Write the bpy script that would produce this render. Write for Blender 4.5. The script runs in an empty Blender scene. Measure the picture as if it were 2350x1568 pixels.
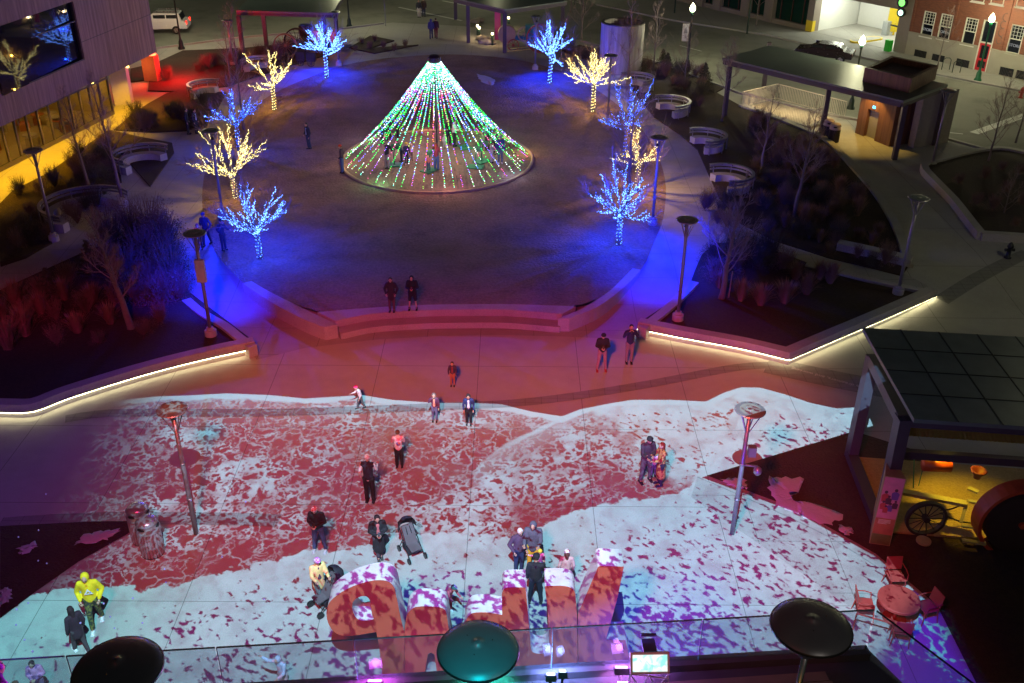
import bpy, bmesh, math, random
from mathutils import Vector, Matrix
R = math.radians
SC = bpy.context.scene
COL = SC.collection
# ---------------------------------------------------------------- camera
W0, H0, FPX = 2350.0, 1568.0, 2284.0
TH, ROLL, CH = R(29.4), R(0.4), 20.0
cd = bpy.data.cameras.new('camera')
cam = bpy.data.objects.new('camera', cd); COL.objects.link(cam)
cd.sensor_width = 36; cd.lens = FPX / W0 * 36; cd.clip_end = 600; cd.clip_start = 0.1
cam.matrix_world = Matrix.Translation((0, 0, CH)) @ Matrix.Rotation(math.pi / 2 - TH, 4, 'X') @ Matrix.Rotation(ROLL, 4, 'Z')
SC.camera = cam
SC.view_settings.view_transform = 'Standard'; SC.view_settings.look = 'None'
SC.view_settings.exposure = 0.0; SC.view_settings.gamma = 1.0
SC.cycles.use_denoising = True
SC.cycles.max_bounces = 5; SC.cycles.diffuse_bounces = 2; SC.cycles.glossy_bounces = 3
SC.cycles.transmission_bounces = 4; SC.cycles.transparent_max_bounces = 12
SC.cycles.sample_clamp_indirect = 3.0; SC.cycles.sample_clamp_direct = 12
SC.cycles.caustics_reflective = False; SC.cycles.caustics_refractive = False
SC.cycles.use_light_tree = True
# ---------------------------------------------------------------- world: night sky
wd = bpy.data.worlds.new('World'); SC.world = wd; wd.use_nodes = True
wn = wd.node_tree.nodes; wl = wd.node_tree.links
sky = wn.new('ShaderNodeTexSky'); sky.sky_type = 'NISHITA'; sky.sun_disc = False
sky.sun_elevation = R(2.0); sky.sun_rotation = R(200); sky.air_density = 1.0; sky.dust_density = 2.0
wl.new(sky.outputs[0], wn['Background'].inputs[0]); wn['Background'].inputs[1].default_value = 0.02

def smooth01(t):
    t = max(0.0, min(1.0, t)); return t * t * (3 - 2 * t)
LZ = 0.55                       # the lawn lies 0.55 m above the plaza
def terr(y): return LZ * smooth01((y - 37.2) / 6.5)
def ray(u, v):
    x = (u - W0 / 2) / FPX; y = -(v - H0 / 2) / FPX
    c, s = math.cos(ROLL), math.sin(ROLL); x, y = c * x - s * y, s * x + c * y
    return Vector((x, math.cos(TH) + y * math.sin(TH), -math.sin(TH) + y * math.cos(TH)))
def P(u, v, z=None):            # survey point of the photograph -> point on the ground (or on level z)
    d = ray(u, v); zz = 0.0 if z is None else z
    for _ in range(30):
        p = Vector((0, 0, CH)) + d * ((zz - CH) / d.z)
        if z is not None: break
        zz = terr(p.y)
    return p
def V(u, v, Y):
    d = ray(u, v); return Vector((0, 0, CH)) + d * (Y / d.y)
def K(cx, cy, ox=0, oy=0, k=3.76):   # position inside an enlarged survey crop -> survey units
    return ((ox + cx / k) * .94, (oy + cy / k) * .94)

# ---------------------------------------------------------------- lights
def lamp(name, kind, loc, power, color, size=0.05, aim=None, cone=60, blend=0.5):
    ld = bpy.data.lights.new(name, kind); ld.energy = power; ld.color = color[:3]
    if kind in ('POINT', 'SPOT'): ld.shadow_soft_size = size
    if kind == 'SPOT': ld.spot_size = R(cone); ld.spot_blend = blend
    o = bpy.data.objects.new(name, ld); COL.objects.link(o); o.location = loc
    if aim is not None:
        o.rotation_euler = (Vector(aim) - Vector(loc)).to_track_quat('-Z', 'Y').to_euler()
    return o
def nnode(nt, t, **kw):
    n = nt.nodes.new(t)
    for k, v in kw.items(): setattr(n, k, v)
    return n
class NG:                       # tiny expression helper for node trees
    def __init__(s, nt): s.nt = nt
    def m(s, op, a, b=None, c=None, clamp=False):
        n = s.nt.nodes.new('ShaderNodeMath'); n.operation = op; n.use_clamp = clamp
        for i, x in enumerate((a, b, c)):
            if x is None: continue
            if isinstance(x, (int, float)): n.inputs[i].default_value = x
            else: s.nt.links.new(x, n.inputs[i])
        return n.outputs[0]
    def vm(s, op, a, b=None, scale=None):
        n = s.nt.nodes.new('ShaderNodeVectorMath'); n.operation = op
        for i, x in enumerate((a, b)):
            if x is None: continue
            if isinstance(x, (tuple, list)): n.inputs[i].default_value = x
            else: s.nt.links.new(x, n.inputs[i])
        if scale is not None:
            if isinstance(scale, (int, float)): n.inputs['Scale'].default_value = scale
            else: s.nt.links.new(scale, n.inputs['Scale'])
        return n.outputs[0]
    def sm(s, x, a, b):         # smoothstep, a<b or a>b
        n = s.nt.nodes.new('ShaderNodeMapRange'); n.interpolation_type = 'SMOOTHSTEP'
        lo, hi, t0, t1 = (a, b, 0, 1) if a < b else (b, a, 1, 0)
        s.nt.links.new(x, n.inputs[0])
        for i, q in zip((1, 2, 3, 4), (lo, hi, t0, t1)): n.inputs[i].default_value = q
        return n.outputs[0]
    def xyz(s, v):
        n = s.nt.nodes.new('ShaderNodeSeparateXYZ'); s.nt.links.new(v, n.inputs[0]); return n.outputs
    def comb(s, x, y, z=0.0):
        n = s.nt.nodes.new('ShaderNodeCombineXYZ')
        for i, q in enumerate((x, y, z)):
            if isinstance(q, (int, float)): n.inputs[i].default_value = q
            else: s.nt.links.new(q, n.inputs[i])
        return n.outputs[0]
    def noise(s, v, scale, detail=2, rough=0.5, dist=0.0, col=False):
        n = s.nt.nodes.new('ShaderNodeTexNoise'); s.nt.links.new(v, n.inputs['Vector'])
        n.inputs['Scale'].default_value = scale; n.inputs['Detail'].default_value = detail
        n.inputs['Roughness'].default_value = rough; n.inputs['Distortion'].default_value = dist
        return n.outputs[1 if col else 0]
    def voro(s, v, scale, rnd=1.0):
        n = s.nt.nodes.new('ShaderNodeTexVoronoi'); n.feature = 'DISTANCE_TO_EDGE'; s.nt.links.new(v, n.inputs['Vector'])
        n.inputs['Scale'].default_value = scale; n.inputs['Randomness'].default_value = rnd
        return s.m('DIVIDE', n.outputs[0], scale)
    def mix(s, f, a, b):
        n = s.nt.nodes.new('ShaderNodeMix'); n.data_type = 'RGBA'
        for i, q in ((0, f), (6, a), (7, b)):
            if isinstance(q, (int, float)): n.inputs[i].default_value = q
            elif isinstance(q, (tuple, list)): n.inputs[i].default_value = (*q[:3], 1)
            else: s.nt.links.new(q, n.inputs[i])
        return n.outputs[2]
    def curve(s, x, pts):       # pts (x, y) -> y(x), by a float curve
        xs = [p[0] for p in pts]; ys = [p[1] for p in pts]
        x0, x1, y0, y1 = min(xs), max(xs), min(ys), max(ys)
        t = s.m('DIVIDE', s.m('SUBTRACT', x, x0), x1 - x0, clamp=True)
        n = s.nt.nodes.new('ShaderNodeFloatCurve'); c = n.mapping.curves[0]
        pp = sorted(((p[0] - x0) / (x1 - x0), (p[1] - y0) / (y1 - y0 + 1e-9)) for p in pts)
        c.points[0].location = pp[0]; c.points[-1].location = pp[-1]
        for q in pp[1:-1]: c.points.new(*q)
        for q in c.points: q.handle_type = 'VECTOR'
        n.mapping.use_clip = False; n.mapping.update()
        s.nt.links.new(t, n.inputs['Value'])
        return s.m('MULTIPLY_ADD', n.outputs[0], y1 - y0, y0)

PROJ = Vector((-0.8, 0.3, 31.5))   # projector on the building roof: from the shadows of the lamp heads
def gobo(o, L):                 # node tree of a point lamp; returns helper, ground X and Y hit by the ray
    ld = o.data; ld.use_nodes = True; nt = ld.node_tree; g = NG(nt)
    em = nt.nodes['Emission']
    geo = nt.nodes.new('ShaderNodeNewGeometry')
    d = g.vm('SCALE', geo.outputs['Incoming'], scale=GSIGN)
    dz = g.xyz(d)[2]
    t = g.m('DIVIDE', L.z, g.m('MULTIPLY', dz, -1))
    p = g.vm('ADD', g.vm('SCALE', d, scale=t), tuple(L))
    o3 = g.xyz(p)
    down = g.sm(dz, -0.02, -0.12)
    return g, em, o3[0], o3[1], down, d
GSIGN = 1.0
def ptsXY(lst): return [(P(u, v, 0).x, P(u, v, 0).y) for u, v in lst]
eA = ptsXY([(120,930),(280,918),(360,910),(430,908),(520,903),(620,907),(700,915),(780,910),(830,907),(900,918),(1000,925),(1080,925),(1150,928),(1220,945),(1290,956),(1330,940),(1400,926),(1450,918),(1540,918),(1620,922),(1660,902),(1700,889),(1745,890),(1800,905),(1860,925),(1920,938),(1980,934),(2060,930),(2140,990)])
eB = ptsXY([(1085,1105),(1100,1065),(1150,1025),(1230,985),(1290,956)])
eC = ptsXY([(0,1410),(70,1365),(190,1350),(300,1348),(400,1345),(500,1320),(600,1290),(640,1285),(700,1262),(800,1262),(930,1222),(1000,1226),(1080,1230),(1160,1235),(1230,1212),(1300,1180),(1380,1160),(1450,1148),(1550,1133),(1620,1095),(1700,960),(1800,915),(1900,940),(2000,940)])
eC = [q for q in eC]
eR = sorted([(b, a) for a, b in ptsXY([(1990,1262),(2137,1351),(2200,1488),(2240,1560)])] + [(24.5, 12.6), (30., 13.4)])

proj = lamp('projector_light', 'POINT', PROJ, 1.0, (1, 1, 1), 0.02)
PE = 140000
proj.data.energy = PE
g, em, X, Y, down, dirv = gobo(proj, PROJ)
pv = g.comb(X, Y, 0.0)
yA = g.curve(X, eA); yC = g.curve(X, eC)
dA = g.m('SUBTRACT', yA, Y)
wv = g.vm('ADD', pv, g.vm('SCALE', g.vm('SUBTRACT', g.noise(pv, 0.8, 3, 0.6, col=True), (.5, .5, .5)), scale=1.3))
st = g.vm('MULTIPLY', wv, (1.0, 0.70, 1.0))
dens = g.noise(g.vm('ADD', pv, (2.7, 8.1, 0)), 0.24, 2, 0.5)
dn = g.m('ADD', g.sm(dens, 0.40, 0.64), g.m('MULTIPLY', g.sm(dA, 2.2, 0.2), 0.25))
fine = g.vm('ADD', st, g.vm('SCALE', g.vm('SUBTRACT', g.noise(pv, 3.2, 2, 0.6, col=True), (.5, .5, .5)), scale=0.42))
v1 = g.voro(fine, 1.5); v2 = g.voro(g.vm('ADD', fine, (17., 5., 0)), 2.9)
n1c = g.noise(g.vm('ADD', st, (3., 71., 0)), 1.7, 3, 0.6, 0.3)
wn = g.sm(n1c, 0.36, 0.66)
w1 = g.m('ADD', 0.006, g.m('MULTIPLY', wn, g.m('ADD', 0.030, g.m('MULTIPLY', dn, 0.055))))
w2 = g.m('ADD', -0.012, g.m('MULTIPLY', g.m('SUBTRACT', 1.1, wn), g.m('ADD', 0.022, g.m('MULTIPLY', dn, 0.04))))
e1 = g.sm(g.m('SUBTRACT', v1, w1), 0.008, -0.006); e2 = g.sm(g.m('SUBTRACT', v2, w2), 0.008, -0.006)
r1 = v1; r2 = v2
web = g.m('MULTIPLY', g.m('MAXIMUM', g.m('MULTIPLY', e1, g.m('ADD', .45, g.m('MULTIPLY', dn, .5))), g.m('MULTIPLY', e2, .75)), g.m('ADD', .5, g.m('MULTIPLY', g.sm(g.noise(pv, 1.1, 3), .35, .6), .5)))
lineA = g.sm(g.m('ADD', dA, g.m('MULTIPLY', g.m('SUBTRACT', g.noise(pv, 1.2, 3), .5), .7)), 0.45, 0.30)
yB = g.curve(X, eB); xb0, xb1 = eB[0][0], eB[-1][0]
inB = g.m('MULTIPLY', g.m('GREATER_THAN', X, xb0), g.m('LESS_THAN', X, xb1 + .1))
dB = g.m('SUBTRACT', yB, Y)
lineB = g.m('MULTIPLY', g.m('MULTIPLY', inB, g.m('ADD', .35, g.m('MULTIPLY', g.sm(X, xb0, xb0 + 2.5), .6))), g.sm(g.m('ADD', g.m('ABSOLUTE', g.m('SUBTRACT', dB, 0.15)), g.m('MULTIPLY', g.m('SUBTRACT', g.noise(pv, 2.2, 3), .5), .35)), 0.24, 0.06))
# the open foam-free trough just inside the second wave
trough = g.m('MULTIPLY', g.m('MULTIPLY', g.sm(X, -.6, .3), g.sm(X, 4.8, 3.6)), g.m('MULTIPLY', g.sm(Y, 21.9, 22.5), g.sm(Y, 25.6, 24.6)))
rightw = g.sm(g.m('ADD', g.m('ADD', X, g.m('MULTIPLY', g.m('SUBTRACT', Y, 27), 0.6)), g.m('MULTIPLY', g.m('SUBTRACT', g.noise(pv, 1.3, 3), .5), 3.0)), 4.4, 5.4)
swell = g.m('ADD', g.m('MULTIPLY', g.sm(dA, 2.6, .2), .22), g.m('MULTIPLY', inB, g.m('MULTIPLY', g.m('GREATER_THAN', dB, 0.), g.m('MULTIPLY', g.sm(dB, 1.8, .1), .34))))
swell = g.m('MULTIPLY', swell, g.m('ADD', .4, g.noise(st, .8, 4, .65)))
web = g.m('ADD', web, g.m('MULTIPLY', g.m('SUBTRACT', 1., web), swell))
foam_in = g.m('MAXIMUM', g.m('MULTIPLY', web, g.m('SUBTRACT', 1.0, g.m('MULTIPLY', trough, .5))), lineB)
# white sheet with holes
rot = g.comb(g.m('SUBTRACT', g.m('MULTIPLY', X, .85), g.m('MULTIPLY', Y, .62)), g.m('ADD', g.m('MULTIPLY', Y, 1.15), g.m('MULTIPLY', X, 1.0)))
rot = g.vm('ADD', rot, g.vm('SCALE', g.noise(pv, 1.4, 2, 0.6, col=True), scale=0.6))
n2 = g.noise(g.vm('ADD', rot, (5., 60., 0)), 3.5, 2, 0.55, 0.2)
big = g.noise(g.vm('ADD', pv, (9., 3., 0)), 0.55, 3, 0.6)
lowr = g.m('ADD', g.m('MULTIPLY', g.sm(X, -2.0, 8.0), 0.045), g.m('MULTIPLY', g.sm(Y, 20.5, 17.0), g.m('MULTIPLY', g.sm(X, 2.0, 9.0), 0.11)))
leftc = g.m('MULTIPLY', g.sm(X, -8.0, -12.0), -0.04)
edgec = g.m('MULTIPLY', g.sm(g.m('SUBTRACT', yC, Y), 2.0, 0.3), -0.10)
cen = g.m('MULTIPLY', g.m('MULTIPLY', g.sm(X, -11., -8.0), g.sm(X, 2.0, .0)), .035)
facez = g.m('MULTIPLY', g.m('MULTIPLY', g.sm(X, -5.2, -4.2), g.sm(X, 6.4, 5.4)), g.m('MULTIPLY', g.sm(Y, 21.6, 20.0), .075))
edgec = g.m('ADD', edgec, facez)
thr = g.m('SUBTRACT', 0.628, g.m('ADD', g.m('ADD', g.m('ADD', lowr, cen), g.m('ADD', leftc, edgec)), g.m('MULTIPLY', g.m('SUBTRACT', big, 0.5), 0.30)))
sheet = g.sm(g.m('SUBTRACT', n2, thr), 0.022, -0.022)
sheet = g.m('MULTIPLY', sheet, g.m('ADD', .70, g.m('MULTIPLY', g.sm(g.noise(st, 1.6, 4, .65), .3, .6), .30)))
inC = g.sm(g.m('SUBTRACT', g.m('ADD', yC, g.m('MULTIPLY', g.m('SUBTRACT', g.noise(pv, 1.6, 4, .6), 0.5), 1.1)), Y), -0.02, 0.02)
inA = g.m('GREATER_THAN', dA, 0.0)
thr3 = g.m('SUBTRACT', .60, g.m('MULTIPLY', g.m('SUBTRACT', g.noise(g.vm('ADD', pv, (4., 4., 0)), .5, 2), .5), .5))
sheet2 = g.m('MULTIPLY', g.sm(g.m('SUBTRACT', n2, g.m('ADD', thr3, g.m('MULTIPLY', g.sm(dA, 1.2, .2), .2))), 0.018, -0.018), rightw)
sheet2 = g.m('MULTIPLY', sheet2, g.m('ADD', .66, g.m('MULTIPLY', g.sm(g.noise(st, 1.3, 4, .65), .3, .62), .34)))
foam = g.m('MAXIMUM', g.m('MULTIPLY', inC, sheet), g.m('MULTIPLY', g.m('SUBTRACT', 1.0, inC), g.m('MAXIMUM', g.m('MULTIPLY', foam_in, g.m('SUBTRACT', 1.0, g.m('MULTIPLY', rightw, 0.95))), g.m('MAXIMUM', sheet2, lineA))))
eL = sorted([(b_, a_) for a_, b_ in ptsXY([(265,940),(215,1050),(150,1180),(130,1300),(60,1400),(-60,1480),(-100,1600)])])
xL = g.curve(Y, eL)
leftfade = g.sm(g.m('ADD', g.m('SUBTRACT', X, xL), g.m('MULTIPLY', g.m('SUBTRACT', g.noise(pv, .6, 2), .5), 2.0)), -0.6, 3.4)
leftfade = g.m('MAXIMUM', leftfade, g.m('MULTIPLY', inC, g.sm(X, -17., -14.)))
xR = g.curve(Y, eR)
rfade = g.m('MULTIPLY', g.sm(g.m('SUBTRACT', xR, X), -0.4, 0.6), g.sm(Y, 15.0, 16.0))
veil = g.m('MULTIPLY', g.m('SUBTRACT', 1.0, inC), g.sm(g.noise(pv, 0.35, 3), 0.45, 0.8))
deep = g.sm(g.m('ADD', X, g.m('MULTIPLY', g.m('SUBTRACT', 19.3, Y), 0.9)), 9.6, 10.8)
wht = g.mix(g.sm(g.noise(pv, 0.15, 1), 0.35, 0.7), (0.30, 0.76, 1.0), (0.42, 0.76, 1.0))
wht = g.mix(g.m('MULTIPLY', g.sm(X, -7.0, -11.5), g.m('MULTIPLY', inC, 0.75)), wht, (0.14, 0.62, 0.66))
wht = g.mix(deep, wht, (0.03, 0.45, 0.75))
holec = g.mix(g.sm(X, 2.0, 7.0), (0.03, 0.004, 0.012), (0.05, 0.002, 0.10))
holec = g.mix(g.m('MULTIPLY', g.sm(Y, 22.0, 18.8), .85), holec, (0.02, 0.006, 0.17))
lets = g.m('MULTIPLY', g.m('MULTIPLY', g.sm(X, -5.2, -4.6), g.sm(X, 6.4, 5.8)), g.sm(Y, 22.2, 21.6))
holec = g.mix(g.m('MULTIPLY', lets, .9), holec, (.02, .015, .32))
holec = g.mix(deep, holec, (0.02, 0.008, 0.55))
redc = (0.10, 0.02, 0.018)
redc = g.mix(veil, redc, (0.16, 0.10, 0.115))
base = g.mix(inC, redc, holec)
deepsheet = g.m('MULTIPLY', deep, g.m('GREATER_THAN', r1, 0.035))
foam = g.m('MULTIPLY', foam, g.m('SUBTRACT', 1.0, deepsheet))
colr = g.mix(foam, base, wht)
msk = g.m('MULTIPLY', g.m('MULTIPLY', down, g.m('MULTIPLY', inA, leftfade)), rfade)
# masked out by the projectionist: the turf wedge and the roof of the near canopy
eU = ptsXY([(1610,1096),(1960,990),(2140,936)]); eD = ptsXY([(1610,1096),(1830,1178),(2010,1278),(2150,1400)])
wed = g.m('MULTIPLY', g.m('LESS_THAN', Y, g.curve(X, eU)), g.m('GREATER_THAN', Y, g.curve(X, eD)))
wed = g.m('MULTIPLY', wed, g.m('GREATER_THAN', X, eU[0][0]))
dz_ = g.xyz(dirv)[2]; t46 = g.m('DIVIDE', PROJ.z - 4.6, g.m('MULTIPLY', dz_, -1)); p46 = g.xyz(g.vm('ADD', g.vm('SCALE', dirv, scale=t46), tuple(PROJ)))
ra, rb = P(1980, 752, 4.6), P(2098, 962, 4.6)
roofm = g.m('MULTIPLY', g.m('GREATER_THAN', p46[0], g.curve(p46[1], [(rb.y, rb.x - .1), (ra.y, ra.x - .1)])), g.m('GREATER_THAN', p46[1], rb.y - .1))
eU2 = ptsXY([(-60,1200),(150,1197),(352,1196)]); eD2 = ptsXY([(-60,1450),(0,1420),(80,1360),(180,1290),(352,1198)])
wed2 = g.m('MULTIPLY', g.m('MULTIPLY', g.m('LESS_THAN', Y, g.curve(X, eU2)), g.m('GREATER_THAN', Y, g.curve(X, eD2))), g.m('LESS_THAN', X, eD2[-1][0]))
wed = g.m('MAXIMUM', wed, wed2)
msk = g.m('MULTIPLY', msk, g.m('MULTIPLY', g.m('SUBTRACT', 1.0, wed), g.m('SUBTRACT', 1.0, roofm)))
colr = g.mix(msk, (0, 0, 0), colr)
# keep the projected brightness even over the plaza (projectors are keystone-corrected): undo 1/r^2 and cosine
r2d = g.m('ADD', g.m('ADD', g.m('POWER', g.m('SUBTRACT', X, PROJ.x), 2.0), g.m('POWER', g.m('SUBTRACT', Y, PROJ.y), 2.0)), PROJ.z ** 2)
gain = g.m('POWER', g.m('DIVIDE', r2d, 1500.0), 1.5)
proj.data.node_tree.links.new(colr, em.inputs[0]); proj.data.node_tree.links.new(gain, em.inputs[1])

# red architectural wash from the same roof, going violet to the left
RED = Vector((-5.0, 0.5, 24.0))
red = lamp('red_wash', 'POINT', RED, 30000, (1, 1, 1), 1.3)
g, em, X, Y, down, dirv = gobo(red, RED)
pv = g.comb(X, Y, 0.0)
rc = g.mix(g.sm(X, -9.0, -17.0), (1.0, 0.055, 0.085), (0.22, 0.03, 0.50))
rc = g.mix(g.m('MULTIPLY', g.sm(Y, 26.0, 30.0), g.sm(X, -16., -9.)), rc, (1.7, 0.26, 0.10))
rc = g.mix(g.sm(X, 10.5, 14.0), rc, (0.30, 0.01, 0.05))
rc = g.mix(g.sm(Y, 34.0, 36.5), rc, (0.95, 0.035, 0.17))
rc = g.mix(g.sm(Y, 38.5, 42.5), rc, (0.55, 0.13, 0.34))
amp = g.m('MULTIPLY', g.m('MULTIPLY', g.sm(Y, 110.0, 60.0), 1.0), g.m('MULTIPLY', g.m('MULTIPLY', g.sm(X, 13.8, 9.2), g.m('MULTIPLY', g.sm(Y, 16.4, 17.9), g.m('SUBTRACT', 1.0, g.m('MULTIPLY', g.sm(Y, 22.5, 19.5), .42)))), g.m('ADD', 0.20, g.m('MULTIPLY', g.sm(Y, 43.0, 36.0), 0.95))))
amp = g.m('MULTIPLY', amp, g.m('ADD', 0.8, g.m('MULTIPLY', g.noise(pv, 0.25, 2), 0.4)))
amp = g.m('MULTIPLY', amp, g.m('MULTIPLY', down, g.m('SUBTRACT', 1.0, g.m('MULTIPLY', g.sm(X, -8.0, -14.0), 0.45))))
r2d = g.m('ADD', g.m('ADD', g.m('POWER', g.m('SUBTRACT', X, RED.x), 2.0), g.m('POWER', g.m('SUBTRACT', Y, RED.y), 2.0)), RED.z ** 2)
amp = g.m('MULTIPLY', amp, g.m('DIVIDE', r2d, 1200.0))
red.data.node_tree.links.new(rc, em.inputs[0]); red.data.node_tree.links.new(amp, em.inputs[1])
# ---------------------------------------------------------------- materials
MATS = {}
def mat(name, col, rough=0.8, metal=0.0, var=0.25, vs=6.0, bump=0.0, bs=20.0, emit=None, es=1.0, alpha=None, trans=0.0, spec=None, obj=True):
    if name in MATS: return MATS[name]
    m = bpy.data.materials.new(name); m.use_nodes = True; nt = m.node_tree
    b = nt.nodes['Principled BSDF']; g = NG(nt)
    b.inputs['Roughness'].default_value = rough; b.inputs['Metallic'].default_value = metal
    if spec is not None: b.inputs['Specular IOR Level'].default_value = spec
    tc = nt.nodes.new('ShaderNodeTexCoord'); v = tc.outputs['Object']
    if var > 0:
        n = g.noise(v, vs, 4, 0.6)
        c = g.mix(n, tuple(x * (1 - var) for x in col), tuple(min(1, x * (1 + var)) for x in col))
        nt.links.new(c, b.inputs['Base Color'])
        rn = g.m('ADD', rough - 0.08, g.m('MULTIPLY', n, 0.16), clamp=True); nt.links.new(rn, b.inputs['Roughness'])
    else: b.inputs['Base Color'].default_value = (*col, 1)
    if bump > 0:
        bn = nt.nodes.new('ShaderNodeBump'); bn.inputs['Strength'].default_value = 1.0; bn.inputs['Distance'].default_value = bump
        nt.links.new(g.noise(v, bs, 4, 0.6), bn.inputs['Height']); nt.links.new(bn.outputs[0], b.inputs['Normal'])
    if emit is not None:
        b.inputs['Emission Color'].default_value = (*emit, 1); b.inputs['Emission Strength'].default_value = es
    if trans > 0: b.inputs['Transmission Weight'].default_value = trans
    if alpha is not None: b.inputs['Alpha'].default_value = alpha
    MATS[name] = m; return m
def emat(name, col, s, sampled=False):
    if name in MATS: return MATS[name]
    m = bpy.data.materials.new(name); m.use_nodes = True; nt = m.node_tree; nt.nodes.clear()
    o = nt.nodes.new('ShaderNodeOutputMaterial'); e = nt.nodes.new('ShaderNodeEmission')
    e.inputs[0].default_value = (*col, 1); e.inputs[1].default_value = s; nt.links.new(e.outputs[0], o.inputs[0])
    m.cycles.emission_sampling = 'AUTO' if sampled else 'NONE'
    MATS[name] = m; return m

# ---------------------------------------------------------------- mesh builder
def wloc(o):
    v = Vector((0, 0, 0))
    while o is not None: v += o.location; o = o.parent
    return v
class MB:
    def __init__(s): s.v = []; s.f = []; s.mi = []; s.ms = []; s.cur = 0
    def use(s, m):
        if m not in s.ms: s.ms.append(m)
        s.cur = s.ms.index(m); return s
    def add(s, vs, fs):
        b = len(s.v); s.v += [tuple(v) for v in vs]; s.f += [tuple(b + i for i in f) for f in fs]; s.mi += [s.cur] * len(fs); return s
    def box(s, cx, cy, cz, sx, sy, sz, rz=0.0, rx=0.0, ry=0.0):
        M = Matrix.Translation((cx, cy, cz)) @ Matrix.Rotation(rz, 4, 'Z') @ Matrix.Rotation(ry, 4, 'Y') @ Matrix.Rotation(rx, 4, 'X')
        vs = [M @ Vector((x * sx / 2, y * sy / 2, z * sz / 2)) for x in (-1, 1) for y in (-1, 1) for z in (-1, 1)]
        return s.add(vs, [(0, 1, 3, 2), (4, 6, 7, 5), (0, 4, 5, 1), (2, 3, 7, 6), (0, 2, 6, 4), (1, 5, 7, 3)])
    def beam(s, a, b, w, h, up=(0, 0, 1)):
        a = Vector(a); b = Vector(b); d = (b - a); L = d.length; d.normalize(); up = Vector(up)
        if abs(d.dot(up)) > 0.98: up = Vector((0, 1, 0))
        x = d.cross(up).normalized(); z = x.cross(d)
        vs = [p + x * (i * w / 2) + z * (j * h / 2) for p in (a, b) for i, j in ((-1, -1), (1, -1), (1, 1), (-1, 1))]
        return s.add(vs, [(3, 2, 1, 0), (4, 5, 6, 7), (0, 1, 5, 4), (1, 2, 6, 5), (2, 3, 7, 6), (3, 0, 4, 7)])
    def tube(s, pts, rad, n=6, cap=True):
        pts = [Vector(p) for p in pts]; k = len(pts)
        if not isinstance(rad, (list, tuple)): rad = [rad] * k
        vs = []; pu = None
        for i, p in enumerate(pts):
            d = (pts[min(i + 1, k - 1)] - pts[max(i - 1, 0)])
            if d.length < 1e-9: d = Vector((0, 0, 1))
            d.normalize()
            if pu is None: pu = Vector((1, 0, 0)) if abs(d.x) < 0.9 else Vector((0, 1, 0))
            x = (pu - d * pu.dot(d)).normalized(); pu = x; y = d.cross(x)
            for j in range(n):
                a = 2 * math.pi * j / n; vs.append(p + (x * math.cos(a) + y * math.sin(a)) * rad[i])
        fs = [(i * n + j, i * n + (j + 1) % n, (i + 1) * n + (j + 1) % n, (i + 1) * n + j) for i in range(k - 1) for j in range(n)]
        if cap: fs += [tuple(range(n - 1, -1, -1)), tuple((k - 1) * n + j for j in range(n))]
        return s.add(vs, fs)
    def lathe(s, c, prof, n=24, sx=1, sy=1, a0=0.0, a1=None, M=None):
        c = Vector(c); full = a1 is None; a1 = a0 + 2 * math.pi if full else a1
        m = n if full else n + 1; vs = []
        for r, z in prof:
            for j in range(m):
                a = a0 + (a1 - a0) * j / n; q = Vector((r * math.cos(a) * sx, r * math.sin(a) * sy, z))
                vs.append(c + (M @ q if M else q))
        fs = []
        for i in range(len(prof) - 1):
            for j in range(n):
                j2 = (j + 1) % m; fs.append((i * m + j, i * m + j2, (i + 1) * m + j2, (i + 1) * m + j))
        return s.add(vs, fs)
    def prism(s, poly, z0, z1):
        n = len(poly); f0 = z0 if callable(z0) else (lambda x, y: z0); f1 = z1 if callable(z1) else (lambda x, y: z1)
        ar = sum(poly[i][0] * poly[(i + 1) % n][1] - poly[(i + 1) % n][0] * poly[i][1] for i in range(n))
        if ar < 0: poly = list(poly)[::-1]
        vs = [(p[0], p[1], f0(p[0], p[1])) for p in poly] + [(p[0], p[1], f1(p[0], p[1])) for p in poly]
        return s.add(vs, [tuple(range(n - 1, -1, -1)), tuple(range(n, 2 * n))] + [(i, (i + 1) % n, n + (i + 1) % n, n + i) for i in range(n)])
    def strip(s, L, Rr, z0, z1):       # wall between two rails (lists of xy), z0/z1 numbers or functions
        f0 = z0 if callable(z0) else (lambda x, y: z0); f1 = z1 if callable(z1) else (lambda x, y: z1)
        n = len(L); vs = []
        for a, b in zip(L, Rr):
            vs += [(a[0], a[1], f0(*a[:2])), (b[0], b[1], f0(*b[:2])), (b[0], b[1], f1(*b[:2])), (a[0], a[1], f1(*a[:2]))]
        fs = [(0, 3, 2, 1)] + [(4 * n - 4, 4 * n - 3, 4 * n - 2, 4 * n - 1)]
        for i in range(n - 1):
            a = 4 * i
            for j in range(4): fs.append((a + j, a + (j + 1) % 4, a + 4 + (j + 1) % 4, a + 4 + j))
        return s.add(vs, fs)
    def octa(s, p, r):
        x, y, z = p
        return s.add([(x + r, y, z), (x, y + r, z), (x - r, y, z), (x, y - r, z), (x, y, z + r), (x, y, z - r)],
                     [(0, 1, 4), (1, 2, 4), (2, 3, 4), (3, 0, 4), (1, 0, 5), (2, 1, 5), (3, 2, 5), (0, 3, 5)])
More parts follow.
